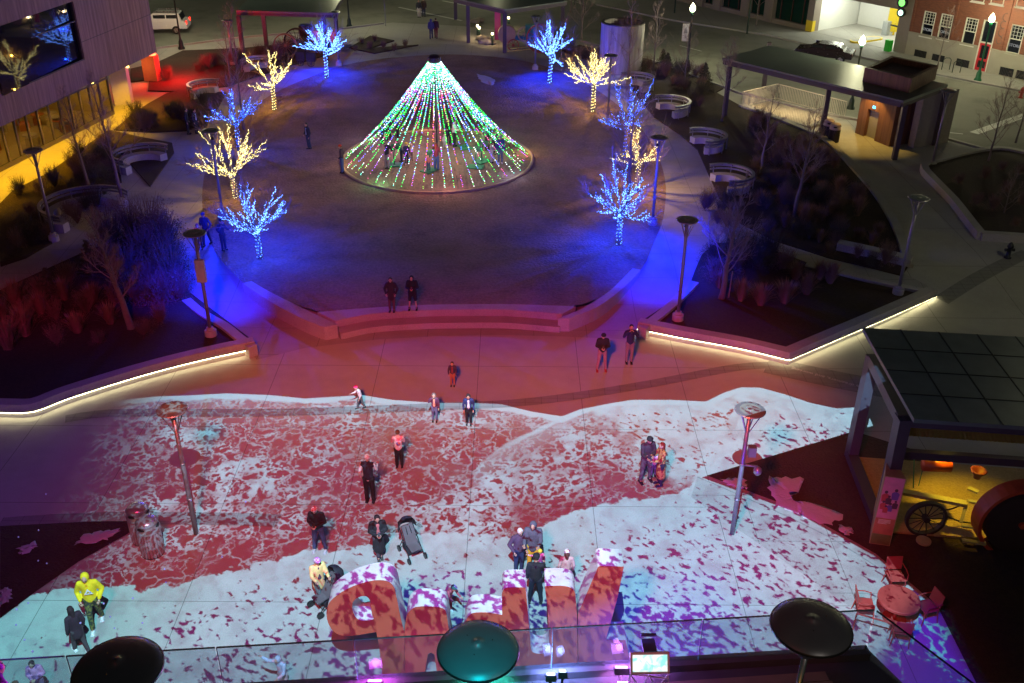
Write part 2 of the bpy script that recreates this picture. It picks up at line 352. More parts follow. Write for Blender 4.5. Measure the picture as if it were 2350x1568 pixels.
    def ball(s, p, rx, ry=None, rz=None, n=10, m=6, M=None):
        ry = rx if ry is None else ry; rz = rx if rz is None else rz
        prof = [(math.sin(math.pi * i / m), -math.cos(math.pi * i / m)) for i in range(m + 1)]
        prof[0] = (0.02, -1); prof[-1] = (0.02, 1); c = Vector(p); vs = []
        for r, z in prof:
            for j in range(n):
                a = 2 * math.pi * j / n; q = Vector((r * math.cos(a) * rx, r * math.sin(a) * ry, z * rz)); vs.append(c + (M @ q if M else q))
        fs = [(i * n + j, i * n + (j + 1) % n, (i + 1) * n + (j + 1) % n, (i + 1) * n + j) for i in range(m) for j in range(n)]
        fs += [tuple(range(n - 1, -1, -1)), tuple(m * n + j for j in range(n))]
        return s.add(vs, fs)
    def mesh(s, name, m=None, off=Vector((0, 0, 0)), sm=False):
        me = bpy.data.meshes.new(name)
        me.from_pydata([(v[0] - off.x, v[1] - off.y, v[2] - off.z) for v in s.v], [], s.f)
        for q in (s.ms or [m]): me.materials.append(q)
        if len(s.ms) > 1: me.polygons.foreach_set('material_index', s.mi)
        if sm: me.polygons.foreach_set('use_smooth', [True] * len(me.polygons))
        me.update(); return me
    def build(s, name, m=None, parent=None, sm=False, bevel=0.0):
        me = s.mesh(name, m, wloc(parent), sm)
        o = bpy.data.objects.new(name, me); COL.objects.link(o); o.parent = parent
        if bevel > 0:
            b = o.modifiers.new('bevel', 'BEVEL'); b.width = bevel; b.segments = 2; b.limit_method = 'ANGLE'
        return o
def tag(o, label=None, cat=None, group=None, kind=None):
    if label: o['label'] = label
    if cat: o['category'] = cat
    if group: o['group'] = group
    if kind or (label and cat): o['kind'] = kind or 'thing'
    return o
def thing(name, loc, label, cat, group=None, rz=0.0):
    o = bpy.data.objects.new(name, None); COL.objects.link(o); o.location = loc; o.rotation_euler = (0, 0, rz)
    o.empty_display_size = 0.3
    return tag(o, label, cat, group)
def ctree(o, parent=None):
    c = o.copy(); COL.objects.link(c); c.parent = parent
    for ch in list(o.children): ctree(ch, c)
    return c
def dup(o, loc, rz=0.0, label=None, sc=None):
    c = ctree(o); c.location = loc; c.rotation_euler = (0, 0, rz)
    if label: c['label'] = label
    if sc is not None: c.scale = (sc, sc, sc) if isinstance(sc, (int, float)) else sc
    return c
def resamp(pts, step):
    out = [Vector(pts[0])]
    for a, b in zip(pts, pts[1:]):
        a = Vector(a); b = Vector(b); k = max(1, int(math.ceil((b - a).length / step)))
        out += [a + (b - a) * (i / k) for i in range(1, k + 1)]
    return out
def smoothline(pts, k=4):       # Catmull-Rom through points
    pts = [Vector(p) for p in pts]; out = []
    for i in range(len(pts) - 1):
        p0 = pts[max(i - 1, 0)]; p1 = pts[i]; p2 = pts[i + 1]; p3 = pts[min(i + 2, len(pts) - 1)]
        for j in range(k):
            t = j / k
            out.append(0.5 * ((2 * p1) + (-p0 + p2) * t + (2 * p0 - 5 * p1 + 4 * p2 - p3) * t * t + (-p0 + 3 * p1 - 3 * p2 + p3) * t ** 3))
    out.append(pts[-1]); return out
def offset(pts, d):
    out = []
    for i, p in enumerate(pts):
        a = pts[max(i - 1, 0)]; b = pts[min(i + 1, len(pts) - 1)]
        t = Vector((b[0] - a[0], b[1] - a[1])).normalized(); out.append(Vector((p[0] - t.y * d, p[1] + t.x * d, 0)))
    return out
def drape(name, poly, m, dz, flat=None):   # sheet that follows the terrain
    bm = bmesh.new(); vs = [bm.verts.new((p[0], p[1], 0)) for p in poly]; bm.faces.new(vs)
    ys = [p[1] for p in poly]; y = 37.2
    while y < 43.8:
        if min(ys) < y < max(ys) and flat is None:
            bmesh.ops.bisect_plane(bm, geom=bm.verts[:] + bm.edges[:] + bm.faces[:], plane_co=(0, y, 0), plane_no=(0, 1, 0))
        y += 0.5
    for v in bm.verts: v.co.z = (terr(v.co.y) if flat is None else flat) + dz
    bmesh.ops.triangulate(bm, faces=bm.faces[:]); bmesh.ops.recalc_face_normals(bm, faces=bm.faces[:])
    if sum(f.normal.z * f.calc_area() for f in bm.faces) < 0: bmesh.ops.reverse_faces(bm, faces=bm.faces[:])
    me = bpy.data.meshes.new(name); bm.to_mesh(me); bm.free(); me.materials.append(m)
    o = bpy.data.objects.new(name, me); COL.objects.link(o); return o
# ---------------------------------------------------------------- setting
def groundmat(name, c1, c2, scale, bump, bs, rough=0.85, joints=None, stain=0.25, brick=(3.2, 3.2, 0.0)):
    m = bpy.data.materials.new(name); m.use_nodes = True; nt = m.node_tree; b = nt.nodes['Principled BSDF']; g = NG(nt)
    geo = nt.nodes.new('ShaderNodeNewGeometry'); v = geo.outputs['Position']
    n = g.noise(v, scale, 5, 0.65); n2 = g.noise(v, 0.35, 3, 0.6); n3 = g.noise(v, bs, 3, 0.7)
    c = g.mix(n, c1, c2)
    c = g.mix(g.m('MULTIPLY', g.sm(n2, 0.45, 0.75), stain), c, tuple(x * 0.45 for x in c1))
    c = g.mix(g.m('MULTIPLY', g.sm(n3, 0.35, 0.7), 0.35), c, tuple(min(1, x * 1.35) for x in c2))
    if joints:
        t = nt.nodes.new('ShaderNodeTexBrick'); nt.links.new(g.vm('ADD', v, (1.3, 0.9, 0)), t.inputs['Vector'])
        t.offset = 0; t.inputs['Scale'].default_value = 1; t.inputs['Mortar Size'].default_value = joints
        t.inputs['Brick Width'].default_value = brick[0]; t.inputs['Row Height'].default_value = brick[1]; t.inputs['Mortar Smooth'].default_value = 0
        c = g.mix(t.outputs['Fac'], c, tuple(x * 0.5 for x in c1))
    nt.links.new(c, b.inputs['Base Color'])
    nt.links.new(g.m('ADD', rough - 0.1, g.m('MULTIPLY', n2, 0.2)), b.inputs['Roughness'])
    bn = nt.nodes.new('ShaderNodeBump'); bn.inputs['Distance'].default_value = bump
    nt.links.new(n3, bn.inputs['Height']); nt.links.new(bn.outputs[0], b.inputs['Normal'])
    MATS[name] = m; return m
M_conc = groundmat('concrete paving', (0.30, 0.29, 0.27), (0.40, 0.385, 0.36), 2.0, 0.004, 30, joints=0.010, brick=(3.9, 4.3, 0))
M_band = groundmat('dark paver band', (0.17, 0.17, 0.165), (0.25, 0.24, 0.23), 3.0, 0.004, 40, joints=0.006, brick=(0.6, 0.3, 0))
M_path = groundmat('path concrete', (0.24, 0.23, 0.215), (0.33, 0.32, 0.30), 2.0, 0.004, 30, joints=0.008, brick=(2.2, 2.2, 0))
M_asph = groundmat('asphalt', (0.17, 0.17, 0.15), (0.25, 0.245, 0.21), 1.2, 0.006, 25, stain=0.5)
M_lawn = groundmat('dormant lawn', (0.10, 0.062, 0.048), (0.32, 0.205, 0.15), 1.1, 0.16, 7, rough=0.95, stain=0.55)
M_mulch = groundmat('dark mulch', (0.018, 0.011, 0.008), (0.06, 0.036, 0.024), 5, 0.05, 14, rough=0.95)
M_grass2 = groundmat('winter turf', (0.03, 0.018, 0.012), (0.075, 0.045, 0.026), 4, 0.07, 12, rough=0.95)
M_cwall = groundmat('cast concrete', (0.27, 0.26, 0.245), (0.40, 0.385, 0.36), 1.6, 0.004, 22, stain=0.45)
M_white = mat('road paint', (0.62, 0.62, 0.58), 0.6, var=0.3, vs=8)
M_metal = mat('brushed steel', (0.45, 0.45, 0.47), 0.28, metal=1.0, var=0.1)
M_galv = mat('galvanised pole', (0.27, 0.26, 0.27), 0.42, metal=0.55, var=0.12)
M_black = mat('black paint', (0.015, 0.016, 0.018), 0.35, var=0.2)
M_dark = mat('dark bronze metal', (0.05, 0.042, 0.05), 0.45, metal=0.4, var=0.2)
M_snow = mat('old snow', (0.5, 0.5, 0.53), 0.8, var=0.1, bump=0.02, bs=12)
M_glass = mat('railing glass', (0.9, 0.95, 0.97), 0.02, var=0)

def gxy(lst, z=None): return [(P(u, v, z).x, P(u, v, z).y) for u, v in lst]
gp = []
X0, X1, Y0, Y1 = -160, 170, -40, 330
ground = drape('ground', [(X0, Y0), (X1, Y0), (X1, Y1), (X0, Y1)], M_conc, 0.0)
tag(ground, 'pale concrete paving of the plaza with thin joints and faint stains', 'ground', kind='structure')

lawn_pts = [(735,717),(850,707),(960,702),(1050,700),(1180,700),(1310,704),(1400,672),(1470,620),(1500,560),(1522,500),(1528,430),(1515,370),(1490,320),(1450,270),(1400,228),(1350,195),(1290,165),(1200,140),(1100,128),(1000,126),(880,135),(790,150),(720,174),(650,204),(600,232),(550,270),(500,330),(475,380),(465,430),(465,480),(475,530),(495,580),(535,628),(570,655),(640,690)]
lp = [(p.x, p.y) for p in smoothline([(*q, 0) for q in gxy(lawn_pts, LZ)], 3)]
lawn = drape('lawn', lp, M_lawn, 0.012, flat=LZ)
tag(lawn, 'round dormant brown lawn in the middle of the park', 'lawn', kind='structure')
# path zones round the lawn (darker concrete) and the dark arc at the foot of the steps
def struct(name, pts, m, dz, label, cat, flat=None, world=False):
    o = drape(name, pts if world else gxy(pts, flat), m, dz, flat); return tag(o, label, cat, kind='structure')
struct('path', [(590,826),(560,800),(437,688),(390,600),(330,540),(250,560),(130,610),(0,672),(0,600),(90,560),(160,520),(250,480),(345,430),(400,330),(440,270),(520,200),(640,140),(800,112),(1000,100),(1200,110),(1330,130),(1440,190),(1500,260),(1600,330),(1640,450),(1700,520),(1780,560),(1910,598),(2080,630),(2150,668),(1870,612),(1700,560),(1620,580),(1585,644),(1464,750),(1480,781),(1300,773),(1150,769),(1000,772),(860,780),(700,799)],
       M_path, 0.004, 'grey concrete path ringing the lawn', 'path')
def bandline(pts, w, m, dz, name, label):
    q = smoothline([(*a, 0) for a in gxy(pts)], 4); L = offset(q, w / 2); Rr = offset(q, -w / 2)
    poly = [(p.x, p.y) for p in L] + [(p.x, p.y) for p in reversed(Rr)]
    return struct(name, poly, m, dz, label, 'paving band', world=True)
bandline([(150,962),(250,949),(440,948),(600,948),(830,941),(1000,934),(1175,926),(1330,908),(1500,880),(1690,844),(1800,838)], 0.5, M_band, 0.008, 'paving_band', 'dark paver band curving across the red plaza in front of the lit planter')
bandline([(1760,838),(1900,868),(2060,900),(2200,935)], 1.3, M_band, 0.012, 'paving_band', 'dark paver band with an inscription running from the planter corner')
bandline([(0,1203),(100,1196),(250,1190),(400,1190),(560,1192),(640,1196)], 0.6, M_band, 0.008, 'paving_band', 'dark paver band crossing the left of the plaza by the bins')
bandline([(2160,690),(2240,640),(2360,580)], 0.7, M_band, 0.008, 'paving_band', 'dark paver band across the paving behind the long planter')
bandline([(1600,1095),(1750,1160),(1900,1232),(2010,1300)], 0.05, M_band, 0.008, 'paving_joint', 'thin dark joint between pavers beside the red grass wedge')
struct('lawn_wedge', [(1622,1092),(1960,990),(2120,1040),(2350,1150),(2350,1568),(2240,1568),(2150,1390),(2010,1272),(1830,1170)], M_grass2, 0.01, 'dark reddish winter turf wedge beside the projected waves', 'grass')
struct('paving_band', [(1586,1141),(1600,1096),(1715,1131),(1830,1172),(1925,1222),(2010,1275),(2085,1326),(1967,1404),(1776,1272)], M_path, 0.006, 'grey paving strip edging the red turf wedge', 'paving band')
struct('lawn_wedge', [(0,1208),(200,1198),(330,1196),(330,1205),(180,1290),(80,1360),(0,1420)], M_grass2, 0.01, 'dark turf corner behind the bins', 'grass')
# snow remnants
def snow(poly, n, label):
    r = random.Random(n); q = gxy(poly); c = (sum(p[0] for p in q) / len(q), sum(p[1] for p in q) / len(q))
    s = MB(); pts = smoothline([(*p, 0) for p in q + [q[0]]], 8)[:-1]
    pts = [Vector((p.x + r.uniform(-.08, .08), p.y + r.uniform(-.08, .08), 0)) for p in pts]
    rings = []
    for k, (f, z) in enumerate(((1.0, 0.012), (0.9, 0.035), (0.7, 0.05), (0.3, 0.055))):
        rings.append([((c[0] + (p.x - c[0]) * f * (1 + r.uniform(-.03, .03))), (c[1] + (p.y - c[1]) * f * (1 + r.uniform(-.03, .03))), terr(c[1]) + z * r.uniform(.7, 1.2) + 0.005) for p in pts])
    m = len(pts); vs = [v for rg in rings for v in rg]
    fs = [(i * m + j, i * m + (j + 1) % m, (i + 1) * m + (j + 1) % m, (i + 1) * m + j) for i in range(3) for j in range(m)] + [tuple(3 * m + j for j in range(m))]
    s.add(vs, fs); return tag(s.build('snow_patch', M_snow, sm=True), label, 'snow', 'melting snow patches', 'stuff')
snow([(1655,1103),(1700,1096),(1716,1118),(1690,1122)], 1, 'crusty snow patch at the tip of the red turf by the lamp post')
snow([(1762,1095),(1840,1100),(1820,1118),(1790,1130),(1810,1165),(1925,1180),(1900,1205),(1830,1180),(1775,1150)], 2, 'hooked snow streak in the middle of the red turf')
snow([(1925,1205),(1955,1215),(1950,1228),(1925,1218)], 3, 'small snow scraps near the poster box')
snow([(175,1250),(200,1228),(270,1216),(240,1240)], 4, 'long snow streak on the dark turf behind the bins')
snow([(40,1262),(80,1245),(78,1260),(50,1272)], 5, 'small snow patch on the dark turf at the edge')
snow([(0,1360),(20,1350),(24,1375),(0,1390)], 6, 'snow patch at the turf corner above the walking couple')
snow([(1660,640),(1680,650),(1672,662),(1655,652)], 7, 'snow scrap in the planter bed behind the lamp post')
snow([(1095,170),(1135,182),(1130,196),(1105,188)], 8, 'snow smear on the lawn by the light cone')
# streets
road_r = gxy([(1330,92),(1500,140),(1700,214),(1900,262),(2107,300),(2350,368),(2350,214),(2137,172),(1950,128),(1762,84),(1545,50),(1370,14),(1310,-20),(880,-20),(880,10),(1060,60)])
struct('road', [tuple(p) for p in gxy([(1330,92),(1500,140),(1700,214),(1900,262),(2107,300),(2500,410),(2500,250),(2350,214),(2137,172),(1950,128),(1762,84),(1545,50),(1370,14),(1310,-30),(1180,-60)])], M_asph, 0.004, 'asphalt street passing in front of the brick building', 'road', world=True)
struct('road', [tuple(p) for p in gxy([(300,118),(545,86),(780,66),(900,52),(1060,60),(1330,92),(1180,-60),(300,-60)])], M_asph, 0.005, 'dim asphalt street behind the park', 'road', world=True)
def kerb(pts, label):
    q = gxy(pts); s = MB(); L = [Vector((*p, 0)) for p in q]; s.strip(offset(L, .12), offset(L, -.12), LZ, LZ + 0.13)
    return tag(s.build('kerb', M_cwall), label, 'kerb', 'street kerbs')
kerb([(1370,12),(1545,48),(1762,82),(1950,126),(2137,170),(2350,212),(2500,248)], 'pale kerb on the far side in front of the brick building and garage')
kerb([(1330,94),(1500,142),(1700,216),(1900,264),(2107,302),(2350,370)], 'kerb between the stair canopy and the street')
kerb([(300,120),(545,88),(780,68),(880,55)], 'kerb along the back street by the parked white car')
# markings
def mark(name, quads, label):
    s = MB()
    for a, b, w in quads:
        a = P(*a); b = P(*b); d = (b - a).normalized(); n = Vector((-d.y, d.x, 0)) * w / 2
        s.add([(p.x, p.y, LZ + 0.010) for p in (a - n, b - n, b + n, a + n)], [(0, 1, 2, 3)])
    return tag(s.build(name, M_white), label, 'road marking', kind='structure')
mark('stop_line', [((2235,306),(2400,248),0.6)], 'broad white stop bar across the street at the right')
for i, (a, b) in enumerate([((1398,62),(1435,73)),((1290,-5),(1330,8)),((1660,131),(1700,141)),((1905,165),(1950,176)),((2020,190),(2065,202)),((2015,224),(2060,236)),((2135,300),(2210,308)),((1560,105),(1610,118))]):
    mark('lane_marking', [(a, b, 0.13)], 'short pale lane dash on the asphalt, number %s from the far corner' % ('one','two','three','four','five','six','seven','eight')[i])
mark('crosswalk_line', [((915,17),(985,32),0.3),((985,32),(1060,48),0.3)], 'faded crosswalk line nearer the park')
mark('crosswalk_line', [((1015,2),(1080,15),0.3)], 'faded crosswalk line farther off')

# ---------------------------------------------------------------- seat walls, steps and planters
def wallpts(pts, z): return [Vector((*q, 0)) for q in gxy(pts, z)]
def wall(name, outer, inner, z0, z1, label, cat, m=None, group=None):
    s = MB(); s.strip(outer, inner, z0, z1); o = s.build(name, m or M_cwall, bevel=0.02)
    return tag(o, label, cat, group)
tf = lambda x, y: terr(y) - 0.05
ZT = 0.62
Lo = smoothline(wallpts([(744,751),(700,734),(640,704),(595,676),(556,650)], ZT), 4)
Li = smoothline(wallpts([(775,745),(720,719),(660,690),(615,667),(577,645)], ZT), 4)
wall('seat_wall', Lo, Li, tf, ZT, 'long concrete seat wall curving down the left front of the lawn', 'seat wall')
Ro = smoothline(wallpts([(1307,731),(1370,705),(1420,670),(1450,642),(1471,619)], ZT), 4)
Ri = smoothline(wallpts([(1280,731),(1335,708),(1390,674),(1420,648),(1452,616)], ZT), 4)
wall('seat_wall', Ro, Ri, tf, ZT, 'long concrete seat wall curving down the right front of the lawn', 'seat wall')
t = thing('steps', (P(1010, 740).x, P(1010, 740).y, 0), 'two curved concrete steps leading up to the lawn edge', 'steps')
e1 = smoothline(wallpts([(728,717),(850,707),(960,701),(1050,699),(1180,699),(1322,704)], LZ), 4)
e2 = smoothline(wallpts([(770,738),(850,722),(960,714),(1050,712),(1160,712),(1290,722)], LZ), 4)
s = MB(); s.strip(e2, e1, 0, LZ + 0.02); s.build('upper_step', M_cwall, t, bevel=0.02)
e3 = offset(e2, -0.62)
s = MB(); s.strip(e3, offset(e2, -0.004), 0, 0.27); s.build('lower_step', M_cwall, t, bevel=0.02)

def planter(pts_edge, z, label, poly_uv, soil_z):
    pass
# left planter: lit wall
M_led = emat('led strip', (1.0, 0.90, 0.50), 17.0, True)
Lb = smoothline(wallpts([(-150,958),(0,958),(78,957),(150,930),(226,905),(320,876),(412,851),(500,830),(588,811)], 0), 3)
Lb_in = offset(Lb, 0.42)
t = thing('planter_wall', (Lb[8].x, Lb[8].y, 0), 'long concrete planter wall with a glowing strip light, left side of the plaza', 'planter')
s = MB(); s.strip(Lb, Lb_in, 0, 0.55); s.build('wall', M_cwall, t, bevel=0.015)
def ledrun(Lb, parent, z=0.22):
    q = resamp(Lb, .4); A, B = offset(q, -0.05), offset(q, -0.004); s = MB(); rr_ = random.Random(3)
    for i in range(0, len(A) - 1):
        f = .94 if i % 3 == 2 else 1.0; dz_ = rr_.uniform(0, .008); a1, b1 = A[i].lerp(A[i + 1], f), B[i].lerp(B[i + 1], f); s.strip([A[i], a1], [B[i], b1], z + dz_, z + 0.045 + dz_)
    s.build('light_strip', M_led, parent)
    s = MB(); s.strip(offset(Lb, -0.085), offset(Lb, -0.004), z + 0.045, z + 0.065); s.build('light_cover', M_metal, parent)
ledrun(Lb, t)
# side wall going up the path
sw = smoothline(wallpts([(590,790),(560,770),(525,742),(475,714),(437,683)], 0.5), 3)
s = MB(); s.strip(sw, offset(sw, 0.4), tf, lambda x, y: max(0.5, terr(y) + 0.14)); s.build('side_wall', M_cwall, t, bevel=0.015)
bl = [(p.x, p.y) for p in offset(Lb, 0.45)]
back = gxy([(437,683),(420,640),(395,600),(360,560),(310,540),(200,580),(100,625),(0,680),(-150,740)])
bedL = [q for q in bl] + back
s = MB(); s.prism(bedL, lambda x, y: -0.2, lambda x, y: max(0.38, terr(y) + 0.10))
tag(s.build('planting_bed', M_mulch), 'dark mulch bed behind the glowing left planter wall', 'planting bed', kind='structure')
# right planter
Rb = smoothline(wallpts([(1462,766),(1560,786),(1700,812),(1808,838)], 0), 3)
Rb2 = smoothline(wallpts([(1808,838),(1900,798),(2030,742),(2146,690)], 0), 3)
t = thing('planter_wall', (Rb[4].x, Rb[4].y, 0), 'angular concrete planter wall with a glowing strip light, right side of the plaza', 'planter')
s = MB(); s.strip(Rb, offset(Rb, 0.42), 0, 0.55); s.strip(Rb2, offset(Rb2, 0.42), 0, 0.553); s.build('wall', M_cwall, t, bevel=0.0)
ledrun(Rb, t); ledrun(Rb2, t)
sw = smoothline(wallpts([(1464,748),(1500,722),(1545,684),(1585,644)], 0.5), 3)
s = MB(); s.strip(offset(sw, -0.4), sw, tf, lambda x, y: max(0.5, terr(y) + 0.14)); s.build('side_wall', M_cwall, t)
sb = wallpts([(1850,610),(2000,641),(2128,667)], 0.45)
s = MB(); s.strip(sb, offset(sb, -0.3), tf, lambda x, y: max(0.5, terr(y) + 0.14)); s.build('back_wall', M_cwall, t)
bed = [(p.x, p.y) for p in offset(Rb, 0.40)] + [(p.x, p.y) for p in offset(Rb2, 0.40)][1:] + gxy([(2125,668),(2000,643),(1870,612),(1790,585),(1700,562),(1640,565),(1610,590),(1595,620),(1585,644),(1545,684)], 0.5)
s = MB(); s.prism(bed, lambda x, y: -0.2, lambda x, y: max(0.38, terr(y) + 0.10))
tag(s.build('planting_bed', M_mulch), 'dark mulch bed inside the angular glowing planter', 'planting bed', kind='structure')
# crescent bed with kerb
crv = [(2085,610),(2070,560),(2050,512),(2012,450),(1962,392),(1918,344),(1882,316),(1820,290),(1750,262),(1700,245)]
kc = smoothline(wallpts(crv, LZ), 3)
s = MB(); s.strip(offset(kc, -0.22), offset(kc, 0.22), 0.2, lambda x, y: terr(y) + 0.18)
tag(s.build('curved_kerb', M_cwall, bevel=0.02), 'broad pale kerb curving round the crescent bed', 'kerb')
cb = [(p.x, p.y) for p in kc] + gxy([(1640,212),(1560,180),(1480,150),(1440,150),(1445,200),(1500,270),(1560,310),(1600,345),(1625,400),(1650,455),(1700,515),(1780,555),(1900,592),(2070,626)], LZ)
s = MB(); s.prism(cb, lambda x, y: -0.2, lambda x, y: terr(y) + 0.07)
tag(s.build('planting_bed', M_mulch), 'big crescent planting bed of shrubs beside the right path', 'planting bed', kind='structure')
lw = wallpts([(1915,592),(2000,610),(2085,628)], 0.2); 
s = MB(); s.strip(lw, offset(lw, 0.55), 0, lambda x, y: terr(y) + 0.42)
tag(s.build('low_wall', M_cwall, bevel=0.03), 'short thick concrete bench wall at the tip of the crescent bed', 'low wall')
# far right bed
fr = smoothline(wallpts([(2350,362),(2290,352),(2220,362),(2160,378),(2118,392),(2150,432),(2188,472),(2225,520),(2249,550)], LZ), 3)
fr2 = wallpts([(2249,550),(2300,553),(2480,565)], LZ)
t = thing('planter_wall', (fr[-1].x, fr[-1].y, 0), 'pale kerb wall round the far right planting bed', 'planter')
s = MB(); s.strip(offset(fr, -0.2), offset(fr, 0.2), 0.2, lambda x, y: terr(y) + 0.40); s.strip(offset(fr2, -0.2), offset(fr2, 0.2), 0.2, lambda x, y: terr(y) + 0.403); s.build('wall', M_cwall, t)
fb = [(p.x, p.y) for p in fr] + [(p.x, p.y) for p in fr2] + gxy([(2480,380)], LZ)
s = MB(); s.prism(fb, 0.1, lambda x, y: terr(y) + 0.28)
tag(s.build('planting_bed', M_mulch), 'far right planting bed with sparse brown plants', 'planting bed', kind='structure')
# left beds
for i, (pts, lab) in enumerate([([(30,440),(110,400),(180,350),(250,300),(330,318),(395,330),(400,352),(345,430),(270,345),(280,420),(160,470),(110,500),(120,560),(60,590),(0,606),(0,470)], 'dark hedge bed between the glass building and the left benches'),
                                ([(262,300),(300,268),(340,240),(385,215),(450,205),(520,215),(500,250),(470,285),(430,302),(340,305)], 'sloping shrub bed beside the glass entrance'),
                                ([(345,152),(420,118),(560,112),(760,92),(760,125),(640,160),(520,200),(400,212),(340,210)], 'shrub bed under the left canopy'),
                                ([(300,160),(420,132),(500,140),(470,175),(340,185),(300,190)], 'turf slope washed by red light behind the entrance'),
                                ([(1290,118),(1330,105),(1430,130),(1560,160),(1660,205),(1640,215),(1560,182),(1450,150),(1350,140)], 'narrow shrub bed along the street by the concrete drum'),
                                ([(800,112),(850,84),(905,95),(850,112),(960,105),(860,124)], 'leaf-shaped shrub bed on the paving behind the lawn')]):
    s = MB(); s.prism(gxy(pts, LZ), 0.1, LZ + 0.07 + i * 0.004)
    tag(s.build('planting_bed', M_mulch if i != 3 else M_grass2), lab, 'planting bed', kind='structure')
# ---------------------------------------------------------------- trees
M_bark = mat('grey bark', (0.16, 0.13, 0.12), 0.9, var=0.3, vs=12, bump=0.01, bs=30)
M_twig = mat('bare twigs', (0.24, 0.17, 0.16), 0.85, var=0.2)
M_bluebulb = emat('blue string lights', (0.12, 0.30, 1.0), 8.0)
M_bluebulb2 = emat('deep blue string lights', (0.04, 0.13, 1.0), 4.0)
M_yelbulb = emat('warm string lights', (1.0, 0.86, 0.34), 4.2)
M_yelbulb2 = emat('amber string lights', (1.0, 0.76, 0.14), 2.4)
def rvec(r, s=1.0): return Vector((r.uniform(-1, 1), r.uniform(-1, 1), r.uniform(-1, 1))) * s
def limb(r, p, d, L, k, rise=0.0, wob=0.12):
    pts = [p.copy()]; d = d.normalized()
    for i in range(k):
        d = (d + rvec(r, wob) + Vector((0, 0, rise))).normalized(); p = p + d * (L / k); pts.append(p.copy())
    return pts
def twigs(mb, r, pts, rad, depth, L, up=0.10, spread=0.9, n=5):
    for i in range(n):
        t = r.uniform(0.25, 1.0); f = t * (len(pts) - 1); j = min(int(f), len(pts) - 2); p = pts[j].lerp(pts[j + 1], f - j)
        ax = (pts[j + 1] - pts[j]).normalized(); d = (ax + rvec(r, spread)).normalized()
        l = L * r.uniform(0.6, 1.1) * (1.15 - 0.5 * t); q = limb(r, p, d, l, 4, up, 0.16)
        mb.tube(q, [rad * (1 - 0.75 * a / 4) for a in range(5)], 3, cap=False)
        if depth > 0: twigs(mb, r, q, rad * 0.6, depth - 1, L * 0.55, up, spread, max(3, n - 1))
def baretree(seed, h, rad, label, loc, low=0.25, lean=0.0, wide=0.35, nb=22, stake=False):
    r = random.Random(seed); z = terr(loc[1]) + 0.05
    t = thing('bare_tree', (loc[0], loc[1], z), label, 'tree', 'bare winter trees')
    o = Vector((loc[0], loc[1], z))
    tr = [o + Vector((lean * (i / 10) ** 1.2 * h * 0.3 + r.uniform(-.03, .03), r.uniform(-.03, .03), h * i / 10)) for i in range(11)]
    mb = MB(); mb.tube(tr, [rad * (1.25 if i == 0 else 1 - 0.09 * i) for i in range(11)], 8); mb.build('trunk', M_bark, t, sm=True)
    mb = MB()
    for i in range(nb):
        f = low + (1 - low) * (i + r.random()) / nb; p = tr[min(int(f * 10), 9)].lerp(tr[min(int(f * 10) + 1, 10)], f * 10 - int(f * 10)) if f < 1 else tr[-1]
        a = i * 2.4 + r.uniform(-.4, .4); L = h * wide * (1.15 - 0.85 * f) * r.uniform(.75, 1.15)
        d = Vector((math.cos(a), math.sin(a), 0.55 + 0.9 * f)); q = limb(r, p, d, L, 6, 0.07, 0.10)
        br = rad * 0.24 * (1.1 - 0.6 * f); mb.tube(q, [br * (1 - 0.7 * k / 6) for k in range(7)], 4, cap=False)
        twigs(mb, r, q, br * 0.42, 2, L * 0.55, 0.10, 0.7, 6)
    mb.build('crown', M_twig, t)
    if stake:
        mb = MB(); mb.tube([o + Vector((0.35, 0.1, 0)), o + Vector((0.37, 0.1, 1.5))], 0.03, 6); mb.build('stake', M_twig, t)
    return t
